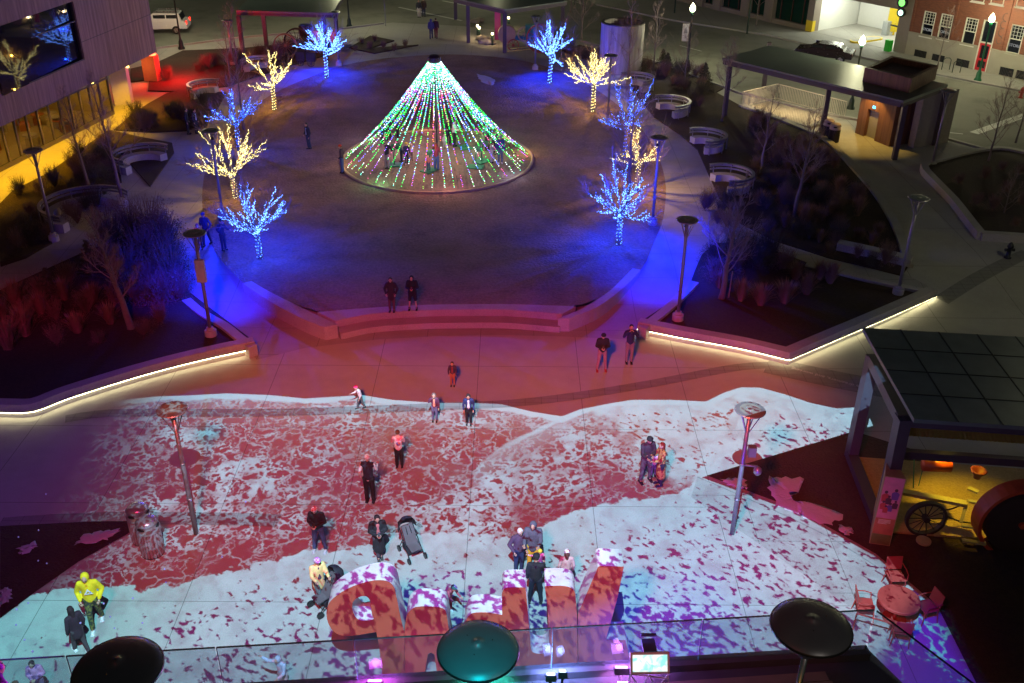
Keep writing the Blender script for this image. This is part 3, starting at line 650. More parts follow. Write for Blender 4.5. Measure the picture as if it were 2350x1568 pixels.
def littree(seed, u, v, kind, label, H=3.6, spr=1.5, nl=9, dense=1.0, fork=1.75, extra=1.0, pw=1.0, lowz=0.0, deep=False):
    spr *= 1.28; H *= 1.09; r = random.Random(seed); b = P(u, v, LZ if v < 590 else None); b.z = terr(b.y)
    t = thing('lit_tree', b, label, 'tree', 'trees wrapped in string lights around the lawn')
    blue = kind == 'blue'; mats = (M_bluebulb, M_bluebulb2) if blue else (M_yelbulb, M_yelbulb2)
    far = 0.023 + 0.011 * (b.y - 42) / 30.0
    tr = limb(r, b.copy(), Vector((r.uniform(-.04, .04), 0, 1)), fork, 5, 0.05, 0.03)
    mb = MB(); mb.tube(tr, [0.13, 0.10, 0.095, 0.09, 0.09, 0.10], 8); mb.build('trunk', M_bark, t, sm=True)
    top = tr[-1]; limbs = []
    for i in range(nl):
        a = 2 * math.pi * i / nl + r.uniform(-.25, .25); inner = i % 3 == 0
        s0 = r.uniform(0.4, 0.9) if inner else r.uniform(.8, 1.0)
        L = (H - fork) * (1.0 if inner else 0.75) / 0.9 * r.uniform(.85, 1.1) if inner else spr * r.uniform(.85, 1.15)
        d = Vector((math.cos(a) * s0, math.sin(a) * s0, 1.0 if inner else lowz + r.uniform(0.12, 0.5)))
        p0 = tr[-1] if i % 2 else tr[-2].lerp(tr[-1], r.random()); limbs.append(limb(r, p0, d, L, 7, 0.035, 0.12))
    lead = limb(r, top, Vector((r.uniform(-.1, .1), 0, 1)), H - fork, 6, 0.05, 0.06); limbs.append(lead)
    subs = []
    for q in limbs:
        for k in range(4 if r.random() < .6 else 3):
            j = r.randint(2, 4); d = ((q[j + 1] - q[j]).normalized() + rvec(r, .7) + Vector((0, 0, .25))); subs.append(limb(r, q[j], d, spr * .46 * r.uniform(.6, 1.15), 4, 0.03, 0.14))
    for n_, q in enumerate(limbs + subs):
        mb = MB(); mb.tube(q, [0.034 * (1 - 0.11 * k) if len(q) > 5 else 0.018 * (1 - .15 * k) for k in range(len(q))], 5, cap=False)
        mb.build('limb', M_bark, t, sm=True)
    mb = MB()
    for q in limbs: twigs(mb, r, q, 0.011, 1, 1.2 * extra, 0.12, 0.8, 8)
    for q in limbs[:4]: mb.tube(limb(r, q[-1], (q[-1] - q[-3]) + Vector((0, 0, .6)), 1.3 * extra, 5, .1, .1), [.012, .010, .008, .006, .004, .003], 3, cap=False)
    mb.build('twigs', M_twig, t)
    # light strings: one spiral on the trunk, one along every limb
    def string(q, rad, step, turns):
        mb = MB(); L = sum((b_ - a_).length for a_, b_ in zip(q, q[1:])); n = max(4, int(L / step)); path = []
        for i in range(n):
            f = i / n * (len(q) - 1); j = min(int(f), len(q) - 2); p = q[j].lerp(q[j + 1], f - j); a = turns * 2 * math.pi * i / n + r.uniform(-.3, .3)
            ax = (q[j + 1] - q[j]).normalized(); x = ax.cross(Vector((0.3, 1, .1))).normalized(); y = ax.cross(x)
            w = p + (x * math.cos(a) + y * math.sin(a)) * rad + rvec(r, .02); path.append(w)
            mb.use(mats[0] if r.random() < (.25 if deep else .8) else mats[1]); mb.octa(w, far * r.uniform(.85, 1.15))
        mb.use(M_black); mb.tube(path, 0.004, 3, cap=False)
        mb.build('light_string', None, t)
    string(tr, 0.12, 0.036 / dense, 9); 
    for q in limbs: string(q, 0.030, 0.060 / dense, 6)
    for q in subs: string(q, 0.026, 0.075 / dense, 3)
    c = (0.004, 0.035, 1.0) if blue else (1.0, 0.55, 0.06)
    lamp('string_glow', 'POINT', b + Vector((0, 0, H * .72)), (1500 if blue else 620) * pw, c, 0.06)
    lamp('string_glow', 'POINT', b + Vector((0.0, -0.45, 0.7)), (70 if blue else 22) * pw, c, 0.05)
    return t
littree(11, 597, 597, 'blue', 'blue lit tree nearest the left seat wall, with dark bare twigs above it', 3.4, 1.55, 10, 1.25, 1.5)
littree(12, 1420, 560, 'blue', 'blue lit tree nearest the right seat wall, its boughs drooping in steps', 3.8, 1.35, 11, 1.0, 1.7, lowz=-.3)
littree(13, 541, 455, 'yel', 'warm white lit tree just behind the nearest blue tree on the left', 3.7, 2.0, 10, 1.2, 1.3)
littree(14, 1462, 440, 'yel', 'warm white lit tree behind the near right blue tree, with two raised boughs', 3.3, 1.3, 8, 0.8, 1.7)
littree(15, 549, 345, 'blue', 'small blue lit tree behind the large warm white tree on the left', 3.4, 1.5, 9, 0.8, 1.8, pw=.6, deep=True)
littree(16, 1435, 362, 'blue', 'tall narrow blue lit tree between two warm white trees on the right', 4.4, 1.5, 8, 0.8, 2.0, pw=.5, deep=True)
littree(17, 630, 252, 'yel', 'warm white lit tree with upright boughs like a candelabra at the left lawn edge', 3.7, 1.3, 7, 1.2, 1.6)
littree(18, 1361, 256, 'yel', 'wide warm white lit tree in front of the concrete drum', 3.6, 1.9, 11, 1.1, 1.9)
littree(19, 750, 179, 'blue', 'blue lit tree with a flat wide crown beside the far left canopy', 3.6, 1.7, 12, 1.2, 2.0)
littree(20, 1261, 191, 'blue', 'blue lit tree with a tall lit leader by the far centre canopy', 4.2, 1.6, 10, 1.2, 2.1)

T = [(21,(303,757),5.2,.17,'big bare tree with purple lit trunk in the left planter',-.45,.34,.3),(22,(285,470),6.5,.12,'tall slender bare tree rising behind the left planter hedge',-.25,.3,.3),
 (23,(205,438),5.2,.10,'thin bare tree with pinkish trunk beside the glass building',-.2,.35,.28),(24,(530,190),4.6,.07,'wispy bare tree among the left shrubs near the far canopy',0,.2,.3),
 (25,(1655,685),5.4,.15,'staked bare tree in the angular glowing planter',.22,.25,.36),(26,(1822,500),5.4,.11,'bare tree with violet trunk in the middle of the crescent bed',.2,.3,.34),
 (27,(1745,400),4.8,.08,'slim bare tree in the crescent bed behind the upper round bench',.1,.2,.3),(28,(1657,280),5.0,.09,'bare tree at the street end of the crescent bed beside the canopy beam',.05,.35,.36),
 (29,(1440,195),5.8,.10,'bare tree growing in front of the concrete drum',0,.2,.3),(30,(1335,95),5.4,.08,'bare street tree left of the concrete drum',0,.15,.3),(31,(1500,165),5.2,.07,'thin bare tree right of the concrete drum',0,.1,.3),
 (32,(1570,200),4.6,.06,'low bushy bare tree near the street lamp with a banner',0,.1,.4),(33,(2265,380),5.0,.07,'bare sapling at the back of the far right bed',.1,.2,.35),(34,(2330,330),4.5,.06,'bare sapling at the frame edge by the street',.1,.1,.35),
 (35,(2150,160),4.2,.06,'bare tree standing before the limestone base of the brick building',.1,.3,.4),(36,(1735,60),4.8,.06,'bare street tree in front of the shop pillars',0,.3,.35),(37,(1310,30),5.2,.08,'bare tree beside the far centre canopy',0,.2,.35),
 (38,(2300,500),2.6,.04,'short sparse sapling in the far right bed',.1,.1,.4),(39,(545,150),4.5,.06,'bare tree in front of the far left canopy',0,.2,.35),(40,(1440,470),6.0,.09,'dark bare tree standing among the lit trees at the right lawn edge',0,.3,.4),(41,(560,300),5.0,.07,'dark bare tree behind the blue and warm lit trees on the left',0,.25,.34)]
for s_, (u, v), h, rd, lab, ln, low, wd_ in T:
    p = P(u, v, LZ if v < 560 else .38); baretree(s_, h, rd, lab, (p.x, p.y), low, ln, wd_, nb=20 if h > 4.9 else 14, stake=(s_ == 25))

# ---------------------------------------------------------------- shrubs and ornamental grasses
M_sh = [mat('evergreen shrub leaves', (0.07, 0.065, 0.04), 0.8, var=0.5, vs=3), mat('dry brown shrub leaves', (0.17, 0.105, 0.08), 0.9, var=0.5, vs=3), mat('straw grass blades', (0.26, 0.15, 0.10), 0.85, var=0.3, vs=4)]
def shrubmesh(seed, kind):
    r = random.Random(seed); mb = MB()
    if kind == 'grass':
        for i in range(420):
            a = r.uniform(0, 6.283); lean = abs(r.gauss(0, .28)); L = r.uniform(.55, 1.0); b0 = Vector((math.cos(a) * r.uniform(0, .12), math.sin(a) * r.uniform(0, .12), 0))
            d = Vector((math.cos(a) * lean, math.sin(a) * lean, 1)).normalized(); m_ = b0 + d * L * .6; e = m_ + (d + Vector((math.cos(a), math.sin(a), -.2)) * lean * 1.2).normalized() * L * .4
            w = Vector((-math.sin(a), math.cos(a), 0)) * .009
            mb.add([b0 - w, b0 + w, m_ + w, m_ - w, e], [(0, 1, 2, 3), (3, 2, 4)])
    else:
        n = 2600 if kind == 'ever' else 1300
        lobes = [(rvec(r, .32) + Vector((0, 0, .35)), r.uniform(.22, .42)) for _ in range(9)]
        for i in range(n):
            c, rad = r.choice(lobes); d = rvec(r).normalized(); p = c + d * rad * r.uniform(.55, 1.08)
            if p.z < .01: p.z = r.uniform(.01, .2)
            nrm = (d + rvec(r, .9)).normalized(); x = nrm.cross(Vector((.2, .3, 1))).normalized(); y = nrm.cross(x); s_ = r.uniform(.010, .026)
            mb.add([p - x * s_, p + y * s_ * .5, p + x * s_, p - y * s_ * .5], [(0, 1, 2, 3)])
        for i in range(150):
            a = r.uniform(0, 6.283); e = Vector((math.cos(a) * r.uniform(.1, .45), math.sin(a) * r.uniform(.1, .45), r.uniform(.45, .95)))
            mb.tube([(0, 0, 0), e * .5 + rvec(r, .06), e], [.008, .006, .003], 3, cap=False)
    return mb
SHM = {}
for k_, mi in (('ever', 0), ('dry', 1), ('grass', 2)):
    SHM[k_] = [shrubmesh(100 + i + 10 * mi, k_).mesh('foliage', M_sh[mi]) for i in range(3)]
def conifer(seed, loc, h, label):
    r = random.Random(seed); z = terr(loc[1]) + .05; t = thing('small_conifer', (loc[0], loc[1], z), label, 'conifer', 'young conifers in the beds')
    mb = MB(); mb.tube([(loc[0], loc[1], z), (loc[0], loc[1], z + h)], [.05, .01], 6); mb.build('trunk', M_bark, t)
    mb = MB()
    for i in range(60):
        f = i / 60; a = i * 2.4; L = h * .38 * (1 - f) + .05; b0 = Vector((loc[0], loc[1], z + h * (.08 + .9 * f)))
        for k in range(14):
            g_ = (k + 1) / 14; p = b0 + Vector((math.cos(a), math.sin(a), -.15 + .2 * g_)) * L * g_; d = rvec(r, .09)
            mb.add([p, p + d + Vector((0, 0, .05)), p - d * .6 + Vector((.03, 0, .02))], [(0, 1, 2)])
            mb.add([p + d * .5, p + rvec(r, .1), p + rvec(r, .06)], [(0, 1, 2)])
    mb.build('crown', M_sh[0], t)
rs = random.Random(5)
spots = {}
def shrub(kind, u, v, sc, label, z=None):
    p = P(u, v, LZ + .05 if z is None else z); me = SHM[kind][rs.randint(0, 2)]
    nm = {'ever': 'evergreen_shrub', 'dry': 'leafless_shrub', 'grass': 'ornamental_grass'}[kind]
    o = bpy.data.objects.new(nm, me); COL.objects.link(o); o.location = p; o.rotation_euler = (0, 0, rs.uniform(0, 6.28)); o.scale = (sc * rs.uniform(.9, 1.15), sc * rs.uniform(.9, 1.15), sc * rs.uniform(.8, 1.1))
    return tag(o, label, 'grass' if kind == 'grass' else 'shrub', {'ever': 'evergreen shrubs in the planting beds', 'dry': 'leafless brown shrubs in the planting beds', 'grass': 'ornamental grasses in the planting beds'}[kind])
E1 = 'dense dark evergreen shrub in a planting bed'; D1 = 'leafless brown shrub in a planting bed'; G1 = 'straw coloured ornamental grass clump in a planting bed'
# hedge mass in left planter
for (u, v, s_) in [(250,560,2.0),(300,545,2.2),(345,545,2.3),(370,575,2.2),(330,600,2.0),(385,620,2.1),(395,655,2.0),(350,650,1.9),(300,640,1.8),(400,680,1.8),(250,620,1.7),(360,695,1.7),(310,690,1.6)]:
    shrub('dry', u, v, s_ * .95, D1, .4); shrub('ever' if s_ > 1.9 else 'dry', u + 12, v + 6, s_ * .8, E1 if s_ > 1.9 else D1, .4)
for (u, v, s_) in [(180,765,1.1),(255,745,1.0),(60,770,1.2),(20,800,1.3),(95,720,1.0),(40,705,1.2),(150,690,1.1),(215,700,1.0)]:
    shrub('grass', u, v, s_ * 1.15, G1, .4)
for (u, v, s_) in [(130,735,1.1),(200,720,1.2),(100,690,1.4),(60,740,1.3),(230,790,.8),(330,770,.9),(0,745,1.4),(160,650,1.2),(270,700,1.2),(370,740,1.0),(130,790,.9)]:
    shrub('dry', u, v, s_, D1, .4)
for i_, (u, v, h) in enumerate([(120,690,1.9),(215,640,2.0)]):
    p = P(u, v, .4); conifer(200 + i_, (p.x, p.y), h, ['ragged young conifer at the back of the left planter', 'dark young conifer beside the big bare tree'][i_])
# right planter
for (u, v, s_) in [(1640,600,1.5),(1680,590,1.7),(1720,590,1.7),(1765,595,1.6),(1640,640,1.3),(1800,620,1.4),(1690,620,1.4),(1740,615,1.5)]:
    shrub('ever' if s_ > 1.45 else 'dry', u, v, s_, E1 if s_ > 1.45 else D1, .45)
for (u, v, s_) in [(1700,690,1.2),(1745,700,1.2),(1800,695,1.3),(1850,675,1.2),(1905,650,1.1),(1650,660,1.0),(1880,640,1.1),(1825,640,1.1)]:
    shrub('grass', u, v, s_, G1, .4)
# crescent bed
for i in range(95):
    for _ in range(50):
        u, v = rs.uniform(1480, 2060), rs.uniform(165, 612)
        # inside test by edges in survey units
        left = 1480 + (v - 165) * (0.72 if v < 345 else 0.35) + (20 if v < 345 else 0) + (max(0, v - 510) * 3.4)
        right = 1700 + (v - 245) * 1.75 if v < 392 else 1962 + (v - 392) * .52
        if v < 245: right = 1640
        if left + 22 < u < right - 22 and not (1560 < u < 1725 and 270 < v < 465) and not (1650 < u < 1720 and v < 300): break
    k = rs.choice(['dry', 'dry', 'dry', 'ever', 'grass']); sc_ = rs.uniform(.7, 1.35)
    shrub(k, u, v, sc_ * (1.0 if k != 'grass' else 1.05), {'ever': E1, 'dry': D1, 'grass': G1}[k])
# street-side and left beds
for (lo, hi, n) in [((1300,110,1640,208),.8,26),((385,128,740,195),.8,26),((300,225,470,290),.8,30),((30,440,250,560),.9,26),((180,330,265,440),.9,14),((300,330,330,350),.8,3)]:
    for i in range(n):
        u = rs.uniform(lo[0], lo[2]); f = (u - lo[0]) / (lo[2] - lo[0])
        if lo[0] == 1300: v = 112 + f * 78 + rs.uniform(-3, 16)
        elif lo[0] == 385: v = 190 - f * 75 + rs.uniform(-22, 4)
        elif lo[0] == 300: v = rs.uniform(292 - f * 65, 300)
        elif lo[0] == 30: v = rs.uniform(450 - f * 100, 590 - f * 110)
        else: v = rs.uniform(lo[1], lo[3])
        k = rs.choice(['dry', 'ever', 'dry', 'ever']) ; shrub(k, u, v, rs.uniform(.8, 1.4), {'ever': E1, 'dry': D1}[k])
for i_, (u, v, h, lab) in enumerate([(1275 * 1.0, 0, 0, ''), (1418, 128, 1.6, 'small dark conifer left of the concrete drum'), (1615, 200, 1.7, 'dark conifer on the street side near the crescent bed'), (1530, 165, 1.4, 'low dark conifer right of the concrete drum'), (1520, 150, 1.2, 'round dark conifer behind the drum')]):
    if h: p = P(u, v, LZ); conifer(220 + i_, (p.x, p.y), h, lab)
for (u, v) in [(2200,420),(2260,410),(2310,440),(2340,400),(2280,480),(2330,520),(2240,470),(2300,390),(2345,470)]:
    shrub('dry', u, v, rs.uniform(.6, 1.0), D1, LZ + .3)
for (u, v) in [(830,100),(860,95),(880,112),(930,108),(905,118),(850,112),(815,118)]: shrub('dry', u, v, .7, D1)
# ---------------------------------------------------------------- buildings
def text(body, size, M, m, parent, name='lettering', ext=0.006, align='CENTER', ls=1.0):
    c = bpy.data.curves.new(name, 'FONT'); c.body = body; c.size = size; c.extrude = ext; c.align_x = align; c.align_y = 'CENTER'; c.space_line = ls
    c.materials.append(m); o = bpy.data.objects.new(name, c); COL.objects.link(o)
    me = bpy.data.meshes.new_from_object(o.evaluated_get(bpy.context.evaluated_depsgraph_get())); bpy.data.objects.remove(o); me.name = name
    o = bpy.data.objects.new(name, me); COL.objects.link(o); o.parent = parent
    o.matrix_local = Matrix.Translation(-wloc(parent)) @ M if parent is not None else M
    return o
class Facade:                  # vertical plane through two ground points
    def __init__(s, a, b):
        s.a = Vector((a[0], a[1], 0)); d = Vector((b[0] - a[0], b[1] - a[1], 0)); s.L = d.length; s.d = d.normalized(); s.n = Vector((s.d.y, -s.d.x, 0))
        if s.n.dot(Vector((0, 0, 0)) - s.a) < 0: s.n = -s.n
        s.rz = math.atan2(s.d.y, s.d.x)
    def sz(s, u, v):
        r = ray(u, v); o = Vector((0, 0, CH)); t = (s.a - o).dot(s.n) / r.dot(s.n); p = o + r * t
        return (p - s.a).dot(s.d), p.z
    def pt(s, x, z, out=0.0): q = s.a + s.d * x + s.n * out; return Vector((q.x, q.y, z))
    def box(s, mb, x0, x1, z0, z1, out0, out1):
        c = s.pt((x0 + x1) / 2, (z0 + z1) / 2, (out0 + out1) / 2); mb.box(c.x, c.y, c.z, abs(x1 - x0), abs(out1 - out0), abs(z1 - z0), s.rz)
    def M(s, x, z, out):
        M = Matrix.Identity(4); q = s.pt(x, z, out)
        dd = s.d if s.d.cross(Vector((0, 0, 1))).dot(s.n) > 0 else -s.d
        for i, c in enumerate((dd, Vector((0, 0, 1)), s.n)):
            for j in range(3): M[j][i] = c[j]
        for j in range(3): M[j][3] = q[j]
        return M
M_board = mat('board marked concrete', (0.22, 0.20, 0.22), 0.85, var=0.2)
def striped(name, c1, c2, sx, rough=0.7, axis=None):
    m = bpy.data.materials.new(name); m.use_nodes = True; nt = m.node_tree; b = nt.nodes['Principled BSDF']; g = NG(nt)
    geo = nt.nodes.new('ShaderNodeNewGeometry'); v = g.xyz(geo.outputs['Position'])
    q = g.comb(g.m('MULTIPLY', v[0], sx), g.m('MULTIPLY', v[1], sx), g.m('MULTIPLY', v[2], 0.25))
    n = g.noise(q, 1.0, 4, 0.7); nt.links.new(g.mix(g.sm(n, .3, .7), c1, c2), b.inputs['Base Color']); b.inputs['Roughness'].default_value = rough
    bn = nt.nodes.new('ShaderNodeBump'); bn.inputs['Distance'].default_value = 0.02; nt.links.new(n, bn.inputs['Height']); nt.links.new(bn.outputs[0], b.inputs['Normal'])
    return m
M_board = striped('ribbed concrete cladding', (0.19, 0.12, 0.115), (0.34, 0.22, 0.21), 5.0, 0.85)
M_wood = striped('red brown wood cladding', (0.10, 0.045, 0.03), (0.20, 0.09, 0.055), 7.0, 0.5)
M_dglass = mat('dark window glass', (0.004, 0.006, 0.012), 0.03, var=0, spec=1.0)
M_cream = mat('cream plaster', (0.6, 0.56, 0.48), 0.8, var=0.1)
WROT = 0.36
# -- left building
ZS = 3.7
c0 = P(360, 120, ZS); c1 = P(0, 292, ZS); FL = Facade(c0, c1); FL.L += 16
t = thing('building', (c0.x - 3, c0.y - 4, LZ), 'tall building with ribbed concrete cladding overhanging a yellow lit glass ground floor', 'building')
wa, wb, wc = FL.sz(172, 6), FL.sz(195, 138), FL.sz(8, 218)
x0, x1, zt_, zb_ = wb[0], wc[0] + .15, wa[1] + .1, (wb[1] + wc[1]) / 2
mb = MB(); D = 22.0
def lbox(a, b, z0, z1, o0=-0.6, o1=0.0): FL.box(mb, a, b, z0, z1, o0, o1)
lbox(0, x0, ZS, 15); lbox(x1, FL.L, ZS, 15); lbox(x0, x1, ZS, zb_); lbox(x0, x1, zt_, 15)
FL.box(mb, 0.002, FL.L - .01, ZS + .004, 14.99, -D, -0.602)
mb.build('wall', M_board, t)
mb = MB(); _a, _b = FL.pt(x0 + .005, 0, -.25), FL.pt(x1 - .005, 0, -.25 + WROT); mb.add([(_a.x, _a.y, zb_ + .005), (_b.x, _b.y, zb_ + .005), (_b.x, _b.y, zt_ - .005), (_a.x, _a.y, zt_ - .005)], [(0, 1, 2, 3)]); w_ = mb.build('window', M_dglass, t)
mb = MB(); FL.box(mb, x0, x1, zb_, zb_ + .07, -0.22, 0.0); FL.box(mb, x0, x1, zt_ - 1.15, zt_ - 1.09, -0.21, -0.05); FL.box(mb, x0, x0 + .07, zb_ + .07, zt_, -0.22, -0.1); mb.build('frame', M_dark, w_)
mb = MB()
for zz in (6.2, 9.9): FL.box(mb, 0, x0 - .02, zz, zz + .03, 0.002, 0.012)
mb.build('joint', M_dark, t)
# ground floor
g0, g1 = P(262, 262, LZ), P(-60, 425, LZ); FG = Facade(g0, g1)
mb = MB()
xs = 0.0; 
while xs < FG.L:
    FG.box(mb, xs, xs + .09, LZ, ZS, -0.1, 0.04); xs += 1.05
FG.box(mb, 0, FG.L, LZ, LZ + .25, -0.12, 0.06); FG.box(mb, 0, FG.L, 2.9, 3.0, -0.1, 0.03)
mb.build('mullion', mat('grey mullion', (.10, .085, .075), .4, metal=.3), t)
mb = MB(); FG.box(mb, 0, FG.L, LZ + .26, 2.89, -0.05, -0.03); mb.build('shop_window', mat('clear glass', (1, 1, 1), 0.0, var=0, trans=1.0), t)
M_in = mat('lobby plaster', (.55, .42, .2), .7, var=.2)
mb = MB(); FG.box(mb, 0, FG.L, LZ + .01, LZ + .03, -9, -0.12); FG.box(mb, -.2, -.02, LZ, ZS, -9, -0.12); FG.box(mb, 0, FG.L, LZ, ZS, -9.2, -9); mb.build('interior', M_in, t)
col_ = P(286, 238, LZ); mb = MB(); mb.box(col_.x, col_.y, (LZ + ZS) / 2, 1.1, 0.9, ZS - LZ - .004, 0.15); mb.build('column', M_cream, t)
r = random.Random(3)
M_lamps = [emat('warm pendant', (1, .75, .25), 9), emat('pale pendant', (1, .9, .6), 7)]
for i in range(16):
    p = FG.pt(r.uniform(.5, FG.L - 1), LZ, -r.uniform(1.0, 5)); mb = MB(); mb.lathe((p.x, p.y, LZ), [(.25, 0), (.03, .05), (.03, .7), (.42, .72), (.42, .76), (0.01, .76)], 12)
    for k in range(2): q = p + Vector((r.uniform(-.7, .7), r.uniform(-.7, .7), 0)); mb.box(q.x, q.y, .24 + LZ, .42, .42, .48, r.uniform(0, 3))
    o_ = mb.build('cafe_table', mat('orange seat fabric', (.5, .16, .04), .8) if i % 3 == 0 else mat('pale table top', (.6, .5, .35), .5)); tag(o_, 'small cafe table with stools behind the glass of the yellow lit lobby', 'cafe table', 'cafe tables inside the lobby')
for i in range(6):
    p = FG.pt(.9 + i * 3.2, 3.15, -1.2 - (i % 2) * 1.5); mb = MB(); mb.ball(p, .16, n=10); mb.beam(p, (p.x, p.y, ZS), .02, .02); pl = mb.build('pendant_lamp', M_lamps[i % 2]); tag(pl, 'glowing ball pendant behind the lobby glass', 'pendant lamp', 'pendants inside the lobby')
    lamp('lobby_light', 'POINT', p - Vector((0, 0, .4)), 34, (1, .58, .05), .1)
for i in range(5):
    p = FG.pt(-.5 + i * 4.0, ZS - .12, 1.3); mb = MB(); mb.lathe((p.x, p.y, p.z), [(.09, .1), (.10, .0), (.01, .0)], 12); mb.build('soffit_light', emat('soffit lamp', (1, .7, .15), 6), t)
    lamp('soffit_lamp', 'SPOT', p - Vector((0, 0, .05)), 900 if i else 900, (1, .50, .01), .08, p - Vector((0, 0, 3)), 125, .6)
# -- far side of the street
fa = P(1640, 22, LZ); fb_ = P(2350, 186, LZ); FF = Facade(fa, fb_); FF.L += 10
M_lime = mat('limestone blocks', (.34, .31, .25), .85, var=.2, vs=1.2, bump=.005, bs=12)
M_brick = bpy.data.materials.new('red brick'); M_brick.use_nodes = True
_nt = M_brick.node_tree; _g = NG(_nt); _geo = _nt.nodes.new('ShaderNodeNewGeometry'); _p = _g.xyz(_geo.outputs['Position'])
_s = _g.m('ADD', _g.m('MULTIPLY', _p[0], FF.d.x), _g.m('MULTIPLY', _p[1], FF.d.y)); _t = _nt.nodes.new('ShaderNodeTexBrick'); _nt.links.new(_g.comb(_s, _p[2]), _t.inputs['Vector'])
_t.inputs['Scale'].default_value = 1; _t.inputs['Brick Width'].default_value = .22; _t.inputs['Row Height'].default_value = .075; _t.inputs['Mortar Size'].default_value = .008
_t.inputs['Color1'].default_value = (.24, .075, .04, 1); _t.inputs['Color2'].default_value = (.17, .05, .03, 1); _t.inputs['Mortar'].default_value = (.12, .07, .05, 1)
_nt.links.new(_t.outputs[0], _nt.nodes['Principled BSDF'].inputs['Base Color']); _nt.nodes['Principled BSDF'].inputs['Roughness'].default_value = .9
M_frame = mat('white painted window frame', (.72, .70, .62), .5, var=.08)
xb = FF.sz(2078, 118)[0]
t = thing('building', FF.pt(xb, LZ), 'red brick building with white sash windows over a limestone base', 'building')
ws = []      # (s, z0, z1, w, kind)
def kf(cx, cy): return FF.sz(*K(cx, cy, 1875, 0))
for (tu, tv, bu, bv, kind) in [(1492,108,1452,338,'sash'),(1648,132,1610,362,'sash'),(1880,168,1830,412,'sash'),(2052,192,2000,388,'top'),(2300,232,2248,492,'sash')]:
    a = kf(tu, tv); b = kf(bu, bv); ws.append(((a[0] + b[0]) / 2, b[1], a[1], 1.05, kind))
zdoor = ws[3][1]
for bu, bv in ((1925, 20), (2100, 42), (2335, 72)):
    b = kf(bu, bv); ws.append((b[0], b[1], b[1] + 2.2, 1.05, 'sash'))
small = [kf(*q) for q in ((1402,498),(1565,538),(1790,582),(2192,660),(2345,692))]
ztop = 12.0; zl = kf(1700, 385)[1]
holes = sorted([(s_ - w / 2, s_ + w / 2, z0, z1) for s_, z0, z1, w, k_ in ws if k_ == 'sash' and z1 < ws[5][1]] + [(ws[3][0] - .55, ws[3][0] + .55, LZ, ws[3][2])])
mb = MB(); mb.use(M_brick); x = xb; zA = max(h[3] for h in holes) + .0
FF.box(mb, xb, FF.L, zA + .002, ztop, -8, 0)
for a, b, z0, z1 in holes:
    FF.box(mb, x, a, zl + .002, zA, -.5, 0)
    if zA - z1 > .02: FF.box(mb, a, b, z1, zA, -.5, 0)
    if z0 > zl: FF.box(mb, a, b, zl + .002, z0, -.5, 0)
    x = b
FF.box(mb, x, FF.L, zl + .002, zA, -.5, 0)
for q in (kf(1740, 100)[0], kf(2215, 150)[0], xb + .12):
    FF.box(mb, q - .09, q + .09, zl, ztop, 0.002, 0.10)
mb.build('wall', None, t)
dr = [h for h in holes if h[2] == LZ][0]
mb = MB(); FF.box(mb, xb, dr[0], 0, zl, -.5, .06); FF.box(mb, dr[1], FF.L, 0, zl, -.5, .06); FF.box(mb, xb, dr[0], zl, zl + .12, -.3, .12); FF.box(mb, dr[1], FF.L, zl, zl + .12, -.3, .12); mb.build('stone_base', M_lime, t)
mb = MB(); FF.box(mb, xb + .1, FF.L, LZ, zA, -.9, -.6); mb.build('back_wall', M_black, t)
def sash(s_, z0, z1, w, store=None):
    mb = MB(); f = .07
    for a, b, c, d in ((s_ - w / 2, s_ - w / 2 + f, z0, z1), (s_ + w / 2 - f, s_ + w / 2, z0, z1), (s_ - w / 2, s_ + w / 2, z1 - f, z1), (s_ - w / 2, s_ + w / 2, z0, z0 + f), (s_ - w / 2, s_ + w / 2, (z0 + z1) / 2 - .03, (z0 + z1) / 2 + .03)): FF.box(mb, a, b, c, d, -.12, .03)
    for i in range(1, 4): q = s_ - w / 2 + w * i / 4; FF.box(mb, q - .012, q + .012, (z0 + z1) / 2, z1, -.06, -.02)
    for i in range(1, 4): q = (z0 + z1) / 2 + (z1 - z0) / 2 * i / 4; FF.box(mb, s_ - w / 2, s_ + w / 2, q - .012, q + .012, -.06, -.02)
    FF.box(mb, s_ - w / 2 - .08, s_ + w / 2 + .08, z0 - .09, z0, -.1, .09)
    o = mb.build('window', M_frame, t); mb = MB(); FF.box(mb, s_ - w / 2 + .02, s_ + w / 2 - .02, z0 + .02, z1 - .02, -.09, -.07); mb.build('pane', M_dglass, o)
    if store: text(store, .30, FF.M(s_, z0 + (z1 - z0) * .27, -.05), emat('window lettering', (.7, .7, .68), .45), o)
    return o
for i, (s_, z0, z1, w, k_) in enumerate(ws):
    if k_ == 'sash': sash(s_, z0, z1, w, {0: 'STORE', 1: 'OPEN', 4: 'STORE'}.get(i))
s_, z0, z1, w, _k = ws[3]
mb = MB()
for a, b in ((dr[0], dr[0] + .08), (dr[1] - .08, dr[1])): FF.box(mb, a, b, LZ, z1, -.12, .05)
FF.box(mb, dr[0], dr[1], z0 - .1, z0, -.12, .05); FF.box(mb, dr[0], dr[1], z1 - .08, z1, -.12, .05); fr_ = mb.build('door_frame', M_frame, t)
mb = MB(); FF.box(mb, dr[0] + .08, dr[1] - .08, z0, z1 - .08, -.09, -.07); mb.build('pane', M_dglass, fr_)
mb = MB(); rdm = mat('red door paint', (.55, .02, .03), .4); dz = z0 - .1 - LZ
for a, b, c, d in ((dr[0] + .08, dr[0] + .22, 0, 1), (dr[1] - .22, dr[1] - .08, 0, 1), (dr[0] + .2, dr[1] - .2, 0, .1), (dr[0] + .2, dr[1] - .2, .92, 1), (dr[0] + .2, dr[1] - .2, .36, .44)): FF.box(mb, a, b, LZ + dz * c, LZ + dz * d, -.10, -.02)
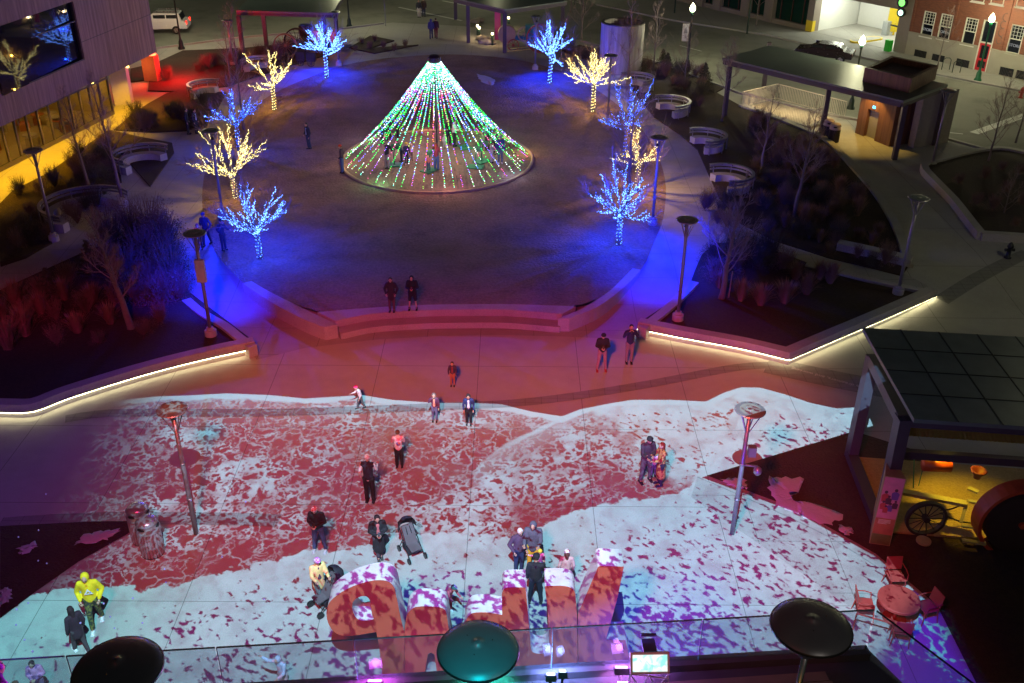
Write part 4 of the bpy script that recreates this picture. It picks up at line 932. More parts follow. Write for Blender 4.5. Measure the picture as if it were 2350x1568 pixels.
dd_ = mb.build('door', rdm, t); mb = MB(); FF.box(mb, dr[0] + .2, dr[1] - .2, LZ + .1, z0 - .15, -.09, -.07); mb.build('pane', M_dglass, dd_)
for s_, z_ in small:
    mb = MB(); FF.box(mb, s_ - .55, s_ + .55, z_ - .3, z_ + .3, .062, .07); o = mb.build('basement_window', M_dglass, t); mb = MB()
    for i in range(9): q = s_ - .5 + i * .125; FF.box(mb, q - .012, q + .012, z_ - .3, z_ + .3, .075, .095)
    mb.build('bars', M_dark, o)
# swirl ironwork on the brick
q0 = kf(2190, 160); mb = MB()
for i, (cx, cy) in enumerate(((2188,160),(2165,230),(2145,300),(2125,370))):
    s_, z_ = kf(cx, cy); mb.tube([FF.pt(s_ + .25 * math.cos(a) * (1 - i * .05), z_ + .28 * math.sin(a), .05) for a in [k * .5 + i for k in range(11)]], .025, 5)
mb.build('scroll_ironwork', M_dark, t)
# -- garage building
ga, gb = FF.sz(1862, 82)[0], FF.sz(2050, 122)[0]
t = thing('building', FF.pt(ga - 3, LZ), 'garage building with a brightly lit white entrance and shop fronts', 'building')
M_pier = mat('taupe stone pier', (.24, .20, .17), .8, var=.15); M_gw = mat('white garage paint', (.75, .75, .72), .6, var=.06); M_gy = mat('safety yellow paint', (.75, .55, .02), .5, var=.08)
mb = MB(); zt = 3.3 + LZ
FF.box(mb, gb, xb - .004, LZ, ztop, -8, .12); FF.box(mb, ga - .7, ga, LZ, ztop, -.8, .10); FF.box(mb, ga, gb, zt, ztop, -.8, -.002)
px = [FF.sz(u, 60)[0] for u in (1760, 1705, 1640, 1600)]
for x_ in px: FF.box(mb, x_ - .5, x_ + .5, LZ, ztop, -.8, .10)
FF.box(mb, -16, ga - .71, 4.6, ztop, -.8, -.002); FF.box(mb, -16, ga - .71, LZ, LZ + .4, -.8, -.05)
mb.build('wall', M_pier, t)
mb = MB(); FF.box(mb, -16, ga - .72, LZ + .4, 4.6, -.45, -.40); mb.build('shop_window', mat('green shop glass', (.004, .03, .022), .06, var=.3, vs=.5), t)
mb = MB(); xq = -15.5
while xq < ga - 1: FF.box(mb, xq, xq + .07, LZ + .4, 4.6, -.39, -.30); xq += 1.3
FF.box(mb, -16, ga - .72, 3.1, 3.2, -.39, -.31); mb.build('shop_frame', mat('maroon shop frame', (.08, .03, .025), .5), t)
mb = MB(); FF.box(mb, ga - .02, gb + 6, LZ + .01, LZ + .02, -14, -.01); mb.build('garage_floor', M_conc, t)
mb = MB(); FF.box(mb, ga - .3, gb + 6, LZ, zt + .5, -14.3, -14); FF.box(mb, ga - .3, ga - .02, LZ, zt, -14, -.81); FF.box(mb, ga, gb + 6, zt + .2, zt + .5, -14, -.81); FF.box(mb, ga + .1, ga + 3.4, LZ, zt, -6.5, -6.2); mb.build('garage_wall', M_gw, t)
mb = MB(); FF.box(mb, ga + 3.4, ga + 4.3, LZ, zt, -6.6, -6.0); mb.build('yellow_pier', M_gy, t)
mb = MB(); FF.box(mb, ga + 7.0, ga + 7.8, LZ, zt, -10, -9.4); mb.build('yellow_pier', M_gy, t); mb = MB(); FF.box(mb, ga - .705, ga + .01, LZ, LZ + .95, -.3, .105); mb.build('yellow_pier_foot', M_gy, t)
for i in range(4):
    p = FF.pt(ga + 4.9 + i * 1.0, LZ, -5.0 - (i % 2)); mb = MB(); mb.lathe((p.x, p.y, LZ), [(.09, 0), (.09, 1.05), (.05, 1.1), (.0, 1.1)], 10); tag(mb.build('bollard', M_gy), 'yellow bollard inside the lit garage entrance', 'bollard', 'yellow bollards in the garage entrance')
mb = MB(); p = FF.pt(ga + 4.5, LZ + .6, -4.4); mb.box(p.x, p.y, p.z, .5, .5, 1.2, FF.rz); tag(mb.build('ticket_machine', mat('machine grey', (.3, .32, .33), .4)), 'grey ticket machine in the lit garage entrance', 'ticket machine')
mb = MB(); a_, b_ = FF.pt(ga + 5.0, LZ + 1.0, -4.2), FF.pt(ga + 7.3, LZ + 1.0, -4.0); mb.beam(a_, b_, .06, .14); tag(mb.build('barrier_arm', M_black), 'dark barrier arm across the garage lane', 'barrier')
mb = MB(); mb.use(M_gy)
def island(u0, v0, u1, v1, w, lab):
    a = P(u0, v0, LZ); b = P(u1, v1, LZ); d = (b - a).normalized(); n = Vector((-d.y, d.x, 0)); pts = []
    for k in range(7): an = math.pi / 2 + math.pi * k / 6; pts.append(a + (d * math.cos(an) + n * math.sin(an)) * w)
    for k in range(7): an = -math.pi / 2 + math.pi * k / 6; pts.append(b + (d * math.cos(an) + n * math.sin(an)) * w)
    c = (a + b) / 2; mb = MB(); mb.use(M_gy); mb.prism([(p.x, p.y) for p in pts], LZ, LZ + .14); mb.use(M_cwall); mb.prism([(c.x + (p.x - c.x) * .93, c.y + (p.y - c.y) * .85) for p in pts], LZ + .1, LZ + .144)
    return tag(mb.build('traffic_island', None), lab, 'traffic island')
island(1965, 97, 2010, 90, .55, 'concrete island with yellow edge in front of the garage')
for i in range(6):
    p = FF.pt(ga + 1.5 + (i % 3) * 3.2, zt - .05, -2.0 - 5 * (i // 3)); mb = MB(); mb.box(p.x, p.y, p.z + .1, 1.2, .2, .06, FF.rz); mb.build('ceiling_light', emat('garage tube light', (.9, 1, .85), 8), t)
    lamp('garage_light', 'POINT', p - Vector((0, 0, .15)), 260, (.95, 1, .80), .3)
p = FF.pt(gb - .25, LZ + .5, .5); mb = MB(); mb.box(p.x, p.y, LZ + .45, .5, .4, .9, FF.rz); tag(mb.build('newspaper_box', mat('vivid green plastic', (.02, .45, .03), .4)), 'vivid green box at the garage pier', 'box')
# hanging lit signs at the pier
t = thing('hanging_sign', FF.pt(gb + .3, 4.6, .5), 'lit green disc above a lit white disc hanging on the garage pier', 'sign')
for nm, (u, v), rr, mm in (('green_face', (2083, 4), .30, emat('green sign light', (.2, 1, .15), 2.2)), ('white_face', (2080, 27), .24, emat('white sign light', (.6, 1, .8), 2.5))):
    s_, z_ = FF.sz(u, v); c = FF.pt(s_, z_, .7); d2 = FF.d
    mb = MB(); mb.use(M_black); mb.tube([c - FF.n * .12, c + FF.n * .08], rr * 1.5, 20); mb.use(mm); mb.tube([c + FF.n * .085 + d2 * .02, c + FF.n * .10 + d2 * .02], rr * .95, 20); mb.build(nm, None, t)
# shop lit signs top centre
for u, v, c_ in ((1650, 2, (.1, .9, .3)),):
    s_, z_ = FF.sz(u, v); c = FF.pt(s_, z_, -.2); mb = MB(); mb.tube([c, c + FF.n * .06], .22, 16); tag(mb.build('neon_sign', emat('shop neon', c_, 1.2)), 'small round green neon sign in a shop window', 'neon sign')
# -- buildings across the back street (seen only as pale shop front at the top edge)
a, b = P(1290, -12, LZ), P(1640, 22, LZ)
# ---------------------------------------------------------------- canopies
M_roof = mat('dark glossy roof panel', (.11, .14, .13), .42, var=.5, vs=1.5, spec=.8)
M_steel = mat('purple grey painted steel', (.075, .055, .075), .5, metal=.2, var=.15)
def canopy(corners, z, th, posts, label, cat='canopy', pw=.22, grid=None, beams=True):
    c = sum((Vector((q[0], q[1], 0)) for q in corners), Vector()) / len(corners)
    t = thing('canopy', (c.x, c.y, terr(c.y)), label, cat)
    mb = MB(); mb.prism([(q[0], q[1]) for q in corners], z - th * .5, z); mb.build('roof', M_roof, t)
    if beams:
        mb = MB(); n = len(corners)
        for i in range(n):
            a, b = Vector((*corners[i][:2], z - th * .75)), Vector((*corners[(i + 1) % n][:2], z - th * .75)); cc = Vector((c.x, c.y, z - th * .75))
            a2, b2 = a.lerp(cc, .02), b.lerp(cc, .02); mb.beam(a2, b2, .2, th * .9)
        mb.build('beam', M_steel, t)
    for (x, y) in posts:
        mb = MB(); mb.box(x, y, (terr(y) + z - th) / 2, pw, pw, z - th - terr(y)); mb.build('post', M_steel, t)
    if grid:
        mb = MB(); A, B, Cc, Dd = [Vector((*q[:2], z + .006)) for q in corners]; na, nb_ = grid
        for i in range(1, na): mb.beam(A.lerp(B, i / na), Dd.lerp(Cc, i / na), .035, .01)
        for i in range(1, nb_): mb.beam(A.lerp(Dd, i / nb_), B.lerp(Cc, i / nb_), .035, .012)
        mb.build('roof_joint', M_black, t)
    return t
def xy(u, v, z=LZ): p = P(u, v, z); return (p.x, p.y)
ZC = 4.2
q1, q2, q3 = P(1658, 133, ZC), P(2074, 232, ZC), P(2176, 194, ZC); q4 = q1 + (q3 - q2)
t = canopy([q1, q2, q3, q4], ZC, .32, [xy(1662, 268), xy(1885, 310), xy(2052, 366), xy(2142, 333), xy(1752, 204)], 'long dark canopy over the stairwell and the wood clad lift block', pw=.28)
mb = MB()
b1, b2, b3 = P(1990, 203, ZC), P(2098, 222, ZC), P(2150, 197, ZC)
b1, b2 = P(1979, 188, ZC), P(2086, 214, ZC); b3 = P(2146, 183, ZC); b4 = b1 + (b3 - b2)
L_ = [b1, b2, b3, b4]; cc = sum(L_, Vector()) / 4; inn = [q.lerp(cc, .16) for q in L_]
for i in range(4):
    j = (i + 1) % 4; vs = [L_[i], L_[j], inn[j], inn[i]]; mb.prism([(q.x, q.y) for q in vs], ZC + .002, ZC + .85 + .001 * i)
mb.prism([(q.x, q.y) for q in inn], ZC + .002, ZC + .55); mb.build('lift_overrun', M_wood, t)
# lift block
l1, l2 = P(1962, 305, LZ), P(2040, 337, LZ); FE = Facade(l1, l2)
t = thing('lift_block', FE.pt(FE.L / 2, LZ, -1.5), 'red brown wood clad lift block with a steel door under the canopy', 'lift block')
dl, dh = FE.sz(1981, 312), FE.sz(2006, 322); dtop = FE.sz(1985, 247)[1]
mb = MB(); FE.box(mb, 0, dl[0], LZ, ZC - .33, -3.6, 0); FE.box(mb, dh[0], FE.L, LZ, ZC - .33, -3.6, 0); FE.box(mb, dl[0], dh[0], dtop, ZC - .33, -3.6, -.001); mb.build('wall', M_wood, t)
mb = MB(); FE.box(mb, dl[0], dh[0], LZ, dtop, -.35, -.25); mb.build('door', mat('lift door steel', (.30, .29, .27), .45, metal=.2, var=.1), t)
mb = MB(); FE.box(mb, (dl[0] + dh[0]) / 2 - .1, (dl[0] + dh[0]) / 2 + .1, dtop + .15, dtop + .3, .001, .04); mb.build('floor_indicator', emat('blue indicator', (.1, .6, 1), 4), t)
p = FE.pt((dl[0] + dh[0]) / 2, ZC - .4, .75); lamp('lift_light', 'SPOT', p, 420, (1, .60, .10), .05, p - Vector((0, 0, 3)), 105, .35)
mb = MB(); mb.lathe((p.x, p.y, p.z + .03), [(.08, .06), (.09, 0), (.01, 0)], 10); mb.build('downlight', emat('lift lamp', (1, .7, .2), 5), t)
mb = MB(); FE.box(mb, FE.L + .3, FE.L + .8, LZ, ZC - .33, -4.0, -1.2); o_ = mb.build('screen_wall', mat('pale stone screen', (.3, .27, .22), .8), t)
# stair railing
M_rail = mat('cream painted railing', (.62, .55, .44), .5, var=.08)
def railing(pts, label):
    t = thing('railing', (pts[0].x, pts[0].y, LZ), label, 'railing'); mb = MB(); m2 = MB()
    for a, b in zip(pts, pts[1:]):
        n = int((b - a).length / .13)
        for i in range(n + 1): q = a.lerp(b, i / n); mb.box(q.x, q.y, q.z + .58, .022, .022, 1.0)
        for h in (.1, 1.1): m2.beam(a + Vector((0, 0, h)), b + Vector((0, 0, h)), .05, .04)
    mb.build('picket', M_rail, t); m2.build('rail', M_rail, t)
    return t
def kc_(cx, cy): return P(*K(cx, cy, 1750, 100, 3.917), LZ)
A_, B_, C_ = kc_(228, 640), kc_(560, 560), kc_(1218, 738); D_, E_ = kc_(880, 835), kc_(1045, 765)
railing([A_, B_, C_], 'cream picket railing along the street side of the stairwell')
railing([A_, D_, E_], 'cream picket railing along the park side of the stairwell')
mb = MB(); mb.strip([A_ + Vector((0, -.25, 0)), D_ + Vector((0, -.25, 0)), E_ + Vector((.2, -.2, 0))], [A_ + Vector((0, .15, 0)), D_ + Vector((0, .15, 0)), E_ + Vector((.0, .15, 0))], LZ - .2, LZ + .14)
tag(mb.build('stair_kerb', M_cwall), 'pale stone kerb under the park side stair railing', 'kerb')
cs = (A_ + B_ + C_ + D_) / 4; mb = MB(); mb.prism([(q.x, q.y) for q in (A_ + Vector((.3, 0, 0)), B_, C_ - Vector((.8, .2, 0)), D_ + Vector((0, .4, 0)))], LZ + .015, LZ + .02); tag(mb.build('stair_landing', mat('warm stone landing', (.5, .42, .3), .8)), 'warm stone landing between the stair railings', 'landing', kind='structure')
for k, f in enumerate((.25, .6, .95)): q = A_.lerp((C_ + D_) / 2, f); lamp('stair_light', 'POINT', q + Vector((0, .6, .8)), 55, (1, .78, .45), .15)
# far left and far centre canopies
ZF = 4.3
q1, q2 = P(542, 24, ZF), P(762, 30, ZF); q4 = P(600, -30, ZF); q3 = q4 + (q2 - q1)
canopy([q1, q2, q3, q4], ZF, .3, [xy(560, 140), xy(750, 140), xy(775, 95), xy(612, 105)], 'far left canopy over the old machines, lit red and blue', pw=.3)
q1, q2, q3 = P(1040, -5, ZF), P(1160, 22, ZF), P(1302, 2, ZF); q4 = q1 + (q3 - q2)
canopy([q1, q2, q3, q4], ZF, .3, [xy(1075, 98), xy(1158, 121), xy(1290, 76), xy(1046, 45)], 'far centre canopy over the blue and red old machines', pw=.3)
# near right canopy
ZN = 4.6
q1, q2 = P(1980, 752, ZN), P(2098, 962, ZN); q4 = P(2420, 778, ZN); q3 = q2 + (q4 - q1)
bk, ftp = P(1952, 1052, 0), P(2018, 1222, 0)
t = canopy([q1, q2, q3, q4], ZN, .25, [], 'near canopy with dark panelled roof on a slanting steel portal by the plaza', grid=(4, 5), beams=False)
o0 = Vector((bk.x, bk.y, 0)); f0 = Vector((ftp.x, ftp.y, 0)); bt = V(2002, 826, bk.y); ft = V(2071, 965, ftp.y)
mb = MB(); mb.beam(o0, bt + Vector((0, 0, .1)), .32, .42, (0, 1, 0)); mb.beam(bt, ft, .30, .34); mb.beam(o0 + Vector((0, 0, .15)), f0 + Vector((0, 0, .15)), .34, .28); mb.beam(f0, ft + Vector((0, 0, .12)), .34, .46, (0, 1, 0)); mb.build('portal_frame', M_steel, t)
mb = MB()
dX = (q4 - q1).normalized()
mb.beam(bt, bt + dX * 9, .25, .3); mb.beam(ft, ft + dX * 9, .25, .3); mb.build('beam', M_steel, t)
mb = MB(); lo = V(2065, 1015, ftp.y + .6); mb.beam(Vector((lo.x, lo.y, 2.55)), Vector((lo.x, lo.y, 2.55)) + dX * 9, .2, .25); mb.build('lower_beam', M_steel, t)
# corrugated panel under the roof
mb = MB(); a = P(2068, 1000, 3.3); n_ = 60
vs = []; fs = []
for i in range(n_ + 1):
    q = a + dX * (i * 0.06); dz_ = .02 * (i % 2)
    vs += [(q.x, q.y, q.z + dz_), (q.x + .1, q.y + 1.3, q.z + .5 + dz_)]
for i in range(n_): fs.append((2 * i, 2 * i + 2, 2 * i + 3, 2 * i + 1))
mb.add(vs, fs); mb.build('corrugated_panel', mat('ochre corrugated sheet', (.45, .33, .08), .5, metal=.3), t)
# display bed under the canopy
bd = [f0, o0, o0 + dX * 9, f0 + dX * 9]
mb = MB(); mb.prism([(q.x, q.y) for q in bd], 0.0, .08); tag(mb.build('display_bed', groundmat('straw covered ground', (.30, .20, .06), (.5, .36, .12), 6, .05, 14)), 'straw coloured gravel bed under the near canopy', 'display bed', kind='structure')
p = f0.lerp(o0, .42) + dX * 2.0; lamp('machine_light', 'SPOT', (p.x, p.y, 3.1), 420, (1, .68, .02), .06, (p.x + .9, p.y - .3, 0), 74, .7)
mb = MB(); mb.lathe((p.x, p.y, 3.12), [(.10, .14), (.12, 0), (.01, 0)], 12); mb.build('display_lamp', emat('display lamp', (1, .75, .1), 5), t)
p2 = p + Vector((0, 0, 0)); lamp('machine_light', 'POINT', (lo.x + .9, lo.y + .8, 2.6), 5, (1, .7, .03), .05)
# ---------------------------------------------------------------- light cone on the lawn
cc = P(1004, 366, LZ); RC = 5.55; HC = 6.0
t = thing('light_cone', (cc.x, cc.y, LZ), 'cone of coloured string lights hanging from a central mast on the lawn', 'light cone')
mb = MB(); mb.tube([(cc.x, cc.y, LZ), (cc.x, cc.y, LZ + HC)], .06, 8); mb.build('mast', M_dark, t)
mb = MB(); mb.lathe((cc.x, cc.y, LZ + HC - .35), [(.28, 0), (.36, .08), (.36, .30), (.22, .42), (.01, .45)], 16); mb.build('cap', M_dark, t)
mb = MB(); mb.lathe((cc.x, cc.y, LZ), [(RC + .10, .0), (RC + .10, .10), (RC + .02, .12), (RC - .05, .10), (RC - .05, 0)], 96); mb.build('base_ring', mat('timber ring', (.42, .30, .14), .6), t)
CB = [emat('cone bulb ' + n, c, s) for n, c, s in (('green', (.02, 1, .12), 3.6), ('lime', (.45, 1, .12), 2.6), ('aqua', (.15, 1, .75), 3.6), ('white', (.85, 1, .95), 4.5), ('blue', (.12, .22, 1), 4.0), ('violet', (.45, .12, 1), 3.6), ('pink', (1, .12, .42), 3.0), ('orange', (1, .28, .07), 3.0))]
r = random.Random(77); NS = 56
for i in range(NS):
    a = 2 * math.pi * (i + .35 * r.random()) / NS; rr = RC - .15 - r.random() * .35; mb = MB(); path = []
    L = math.hypot(rr, HC - .5); n = int(L / .115); zend = LZ + .12 + .1 * r.random(); sag = r.uniform(.25, .6)
    front = math.sin(a) < 0; warm = abs(math.cos(a + .02)) < .50
    pal_lo = ([5, 7, 6] if i % 4 == 1 else [2, 5, 4] if i % 4 == 2 else [4, 5, 2, 3]) if warm else ([0, 1, 0] if i % 3 == 1 else [4, 3, 5] if i % 3 == 2 else [6, 3, 0])
    pal_mid = [0, 1, 0, 0, 4] if (i // 2) % 3 else ([6, 7] if warm else [4, 3, 2])
    for k in range(n + 1):
        f = k / n; sg = sag * math.sin(math.pi * f); R_ = .3 + (rr - .3) * f
        p = Vector((cc.x + R_ * math.cos(a), cc.y + R_ * math.sin(a), LZ + HC - .25 + (zend - LZ - HC + .25) * f - sg)) + rvec(r, .02); path.append(p)
        if f < .22: pal = [2, 3, 2, 3, 0]
        elif f < .34: pal = [4, 3, 2, 6, 5]
        elif f < .62: pal = pal_mid
        else: pal = pal_lo
        if f > .9: pal = [0, 1, 3, 2] if i % 5 else [6, 5]
        if not (.80 < f < .88 and i % 3 == 0) and (f < .5 or r.random() < .8): mb.use(CB[r.choice(pal)]); mb.octa(p, .034 if f < .7 else .028)
    mb.use(M_black); mb.tube(path[::3] + [path[-1]], .005, 3, cap=False)
    mb.build('light_string', None, t)
for z_, w_, c_, rad in ((5.0, 130, (.4, 1, .8), 0), (3.2, 60, (.25, 1, .35), 1.2), (1.5, 40, (.4, .9, .4), 2.8)):
    for k in range(1 if rad == 0 else 3):
        an = k * 2.09 + .5; lamp('cone_glow', 'POINT', (cc.x + rad * math.cos(an), cc.y + rad * math.sin(an), LZ + z_), w_ * 1.8, [(.3, 1, .5), (.8, .5, .9), (1, .5, .35)][k] if rad else c_, .05)
lamp('cone_glow', 'POINT', (cc.x - .5, cc.y - RC - .1, LZ + 1.0), 26, (1, .35, .3), .05); lamp('cone_glow', 'POINT', (cc.x, cc.y + .5, LZ + 4.2), 520, (1, .50, .30), .05)
for k in range(8): lamp('cone_glow', 'POINT', (cc.x + (RC - .35) * math.cos(k * .785 + .2), cc.y + (RC - .35) * math.sin(k * .785 + .2), LZ + .5), 42, [(1, .6, .25), (.3, 1, .4), (1, .4, .4), (.5, .6, 1)][k % 4], .05)
# musical play posts inside the cone
M_green = mat('green painted steel', (.02, .16, .07), .4)
for i, (u, v, lab) in enumerate([(905, 380, 'leftmost green play post inside the light cone'), (985, 393, 'green play post beside the woman in jeans'), (1068, 340, 'green play post on a timber frame near the back of the cone'), (1092, 385, 'front green play post on the right of the cone'), (1105, 372, 'rear green play post on the right of the cone')]):
    p = P(u, v, LZ); o = thing('play_post', p, lab, 'play post', 'green play posts under the light cone')
    mb = MB(); mb.box(p.x, p.y, LZ + .05, .9, .7, .05, i); mb.build('base_plate', M_green, o)
    mb = MB(); mb.tube([p + Vector((0, 0, .07)), p + Vector((0, 0, .75)), p + Vector((.12, 0, 1.1))], .04, 8); mb.build('post', M_green, o)
    mb = MB(); mb.box(p.x + .15, p.y, LZ + 1.15, .55, .12, .25, i * .7, .5); mb.build('panel', M_green, o)
# ---------------------------------------------------------------- plaza lamp posts
M_lens = mat('lamp disc glass', (.28, .28, .24), .15, metal=.3, var=.3); M_base = mat('concrete footing', (.40, .38, .36), .85, var=.15)
def post(u, v, label, h=4.5, banner=False, cam_=False, group='disc topped lamp posts', z=None, spot=None, foot=True):
    p = P(u, v, z); zb = p.z; t = thing('lamp_post', p, label, 'lamp post', group)
    if foot: mb = MB(); mb.lathe((p.x, p.y, zb), [(.24, 0), (.24, .28), (.22, .30), (.14, .31), (.14, .42), (.02, .43)], 16); mb.build('footing', M_base, t)
    mb = MB(); mb.tube([(p.x, p.y, zb), (p.x, p.y, zb + 2.2), (p.x, p.y, zb + h - .1)], [.075, .07, .06], 10); mb.tube([(p.x, p.y, zb + 1.3), (p.x, p.y, zb + 1.36)], .085, 10); mb.tube([(p.x, p.y, zb + 2.6), (p.x, p.y, zb + 2.66)], .082, 10); mb.build('pole', M_galv, t, sm=True)
    for k in range(4):
        a = math.pi / 4 + k * math.pi / 2; mb = MB(); mb.tube([(p.x + .05 * math.cos(a), p.y + .05 * math.sin(a), zb + h - .75), (p.x + .36 * math.cos(a), p.y + .36 * math.sin(a), zb + h - .03)], .018, 5); mb.build('strut', M_galv, t)
    mb = MB(); mb.lathe((p.x, p.y, zb + h), [(.40, -.03), (.44, 0), (.42, .03), (.30, .045)], 28); mb.build('rim', M_galv, t)
    mb = MB(); mb.lathe((p.x, p.y, zb + h), [(.30, .044), (.12, .05), (.11, .07), (.01, .07)], 28); mb.lathe((p.x, p.y, zb + h - .03), [(.40, 0), (.01, -.005)], 28); mb.build('disc', M_lens, t)
    if banner: mb = MB(); mb.box(p.x + .02, p.y - .06, zb + 2.95, .36, .16, .95); mb.build('sign_box', mat('blank red lit panel', (.5, .42, .4), .6), t)
    if cam_:
        mb = MB(); mb.box(p.x + .2, p.y - .08, zb + 3.15, .22, .2, .32); mb.build('junction_box', M_galv, t)
        mb = MB(); mb.beam((p.x, p.y, zb + 2.6), (p.x + .42, p.y - .1, zb + 2.62), .05, .05); mb.ball((p.x + .45, p.y - .1, zb + 2.45), .13, .13, .15); mb.build('dome_camera', M_galv, t, sm=True)
    if spot:
        su, sv, pw, c = spot; q = P(su, sv); hd = Vector((p.x, p.y, zb + h - .35)) + (q - p).normalized() * .25
        mb = MB(); mb.tube([hd - (q - hd).normalized() * .1, hd], [.05, .08], 8); mb.build('spotlight', M_black, t)
        lamp('post_spot', 'SPOT', hd + (q - hd).normalized() * .04, pw, c, .05, q, 88, 1.0)
    return t
BL = (.0, .014, 1.0)
post(485, 772, 'lamp post with a box panel halfway up, in the left planter', banner=True, z=.35, spot=(490, 650, 6500, BL))
post(1555, 735, 'lamp post standing in the angular glowing planter', z=.35, spot=(1510, 585, 8000, BL))
post(1680, 1225, 'lamp post with a dome camera in front of the red turf', cam_=True, foot=False)
post(450, 1225, 'lamp post behind the bins in the projected waves', foot=False)
post(2060, 675, 'lamp post at the back corner of the angular planter', z=.35)
post(125, 553, 'lamp post beside the large curved bench on the left')
post(1497, 515, 'blue lit lamp post on the right lawn edge', spot=(1440, 575, 5000, BL))
post(512, 498, 'blue lit lamp post on the left lawn edge', spot=(575, 590, 5500, BL))
post(2138, 385, 'lamp post at the corner of the far right bed')
post(1394, 280, 'slim lamp post between the warm tree and the blue tree at the right', h=4.3)
post(1228, 160, 'blue lit lamp post left of the far right blue tree', h=4.0, spot=(1262, 190, 6000, BL))
post(778, 150, 'blue lit lamp post right of the far left blue tree', h=4.0, spot=(740, 180, 6000, BL))
post(535, 150, 'short blue lamp post among the far left shrubs', h=3.4)
# ---------------------------------------------------------------- street lamps
M_sg = mat('dark green street lamp paint', (.01, .03, .022), .35)
def street_lamp(u, v, label, banner=False, h=4.3, green=False, pw=15000, world=None):
    p = Vector((*world, LZ)) if world else P(u, v, LZ); t = thing('street_lamp', p, label, 'street lamp', 'acorn globe street lamps')
    m = mat('lit green paint', (.01, .16, .07), .4) if green else M_sg
    mb = MB(); mb.lathe((p.x, p.y, LZ), [(.28, 0), (.28, .12), (.20, .25), (.18, .6), (.10, .8), (.07, 1.0), (.055, h - .3), (.09, h - .25), (.12, h - .1), (.10, h)], 14); mb.build('post', m, t, sm=True)
    mb = MB(); mb.lathe((p.x, p.y, LZ + h + .005), [(.11, 0), (.20, .12), (.21, .26), (.14, .45), (.05, .58), (.015, .64)], 14); mb.build('globe', emat('street globe' if h < 7 else 'added lamp globe', (1.0, .97, .58), 480 if h < 7 else 200, True), t, sm=True)
    if banner: mb = MB(); mb.box(p.x - .38, p.y, LZ + 2.75, .5, .03, 1.3); b_ = mb.build('banner', mat('pale banner cloth', (.6, .6, .62), .8, var=.3), t); mb = MB(); mb.lathe((p.x - .38, p.y - .02, LZ + 2.7), [(.14, 0), (.10, .2), (.01, .45)], 8, sy=.02); mb.build('emblem', mat('grey emblem', (.25, .25, .3), .8), b_)
    return t
street_lamp(1577, 158, 'acorn street lamp with a pale banner by the crescent bed', True)
street_lamp(2243, 186, 'acorn street lamp with a vivid green post in front of the red door', green=True)
street_lamp(1952, 250, 'acorn street lamp behind the stair canopy')
street_lamp(417, 113, 'acorn street lamp beside the parked white car')
street_lamp(0, 0, 'acorn street lamp beyond the street corner', world=(-2.0, 112.0), pw=24000)
street_lamp(0, 0, 'acorn street lamp down the street to the left', world=(-45.0, 106.0), pw=24000)
street_lamp(0, 0, 'acorn street lamp up the street to the right', world=(46.0, 62.0), pw=15000)
street_lamp(0, 0, 'added tall lamp out of view, lighting the far right paving and canopy roof', world=(24.5, 36.0), h=7.5)  # added unseen lamp, brightens the canopy roof and right paving
street_lamp(802, 62, 'dark street lamp post at the back corner behind the lawn', h=5.5, pw=15000)
for u, v, lab in ((1075, 98, ''),):
    pass
for (u, v, h, lab) in ((1714, 78, 4.2, 'dark post with a pale banner in front of the shop fronts'), (1548, 30, 3.5, 'dark post on the far pavement by the shop fronts'), (1318, 18, 3.2, 'slim dark post on the far pavement at the top')):
    p = P(u, v, LZ); t = thing('banner_post', p, lab, 'post'); mb = MB(); mb.tube([p, p + Vector((0, 0, h))], .08, 8); mb.build('post', M_sg, t)
    mb = MB(); mb.box(p.x + .35, p.y, LZ + h - .6, .5, .03, 1.1); mb.build('banner', mat('pale banner cloth', (.6, .6, .62), .8), t)
p = P(885, 60, LZ); t = thing('stop_sign', p, 'back of an octagonal road sign on the pavement behind the lawn', 'road sign')
mb = MB(); mb.tube([p, p + Vector((0, 0, 2.9))], .035, 6); mb.build('post', M_galv, t); mb = MB(); Mx = Matrix.Rotation(math.pi / 2, 4, 'X'); mb.lathe(p + Vector((0, -.05, 2.7)), [(.42, 0), (.42, .02), (.01, .02)], 8, M=Mx); mb.lathe(p + Vector((0, -.03, 2.7)), [(.42, 0), (.01, -.02)], 8, M=Mx); mb.build('plate', mat('bare aluminium', (.45, .45, .45), .5), t)
for u, v, lab in ((1096, 85, 'lit bollard nearest the walking couple'), (1100, 90, 'lit bollard just in front of its neighbour by the boulders'), (1130, 104, 'lit bollard at the foot of the far centre canopy'), (1167, 66, 'lit bollard on the grass under the far centre canopy')):
    p = P(u, v, LZ); t = thing('bollard_light', p, lab, 'bollard light', 'small lit bollards by the far canopy'); mb = MB(); mb.tube([p, p + Vector((0, 0, .85))], .09, 10); mb.build('post', M_sg, t); mb = MB(); mb.tube([p + Vector((0, 0, .86)), p + Vector((0, 0, 1.02))], .10, 10); mb.build('lamp_head', emat('bollard lens', (1, .85, .45), 8), t)
    lamp('bollard_glow', 'POINT', p + Vector((0, -.25, .95)), 28, (1, .7, .35), .08)
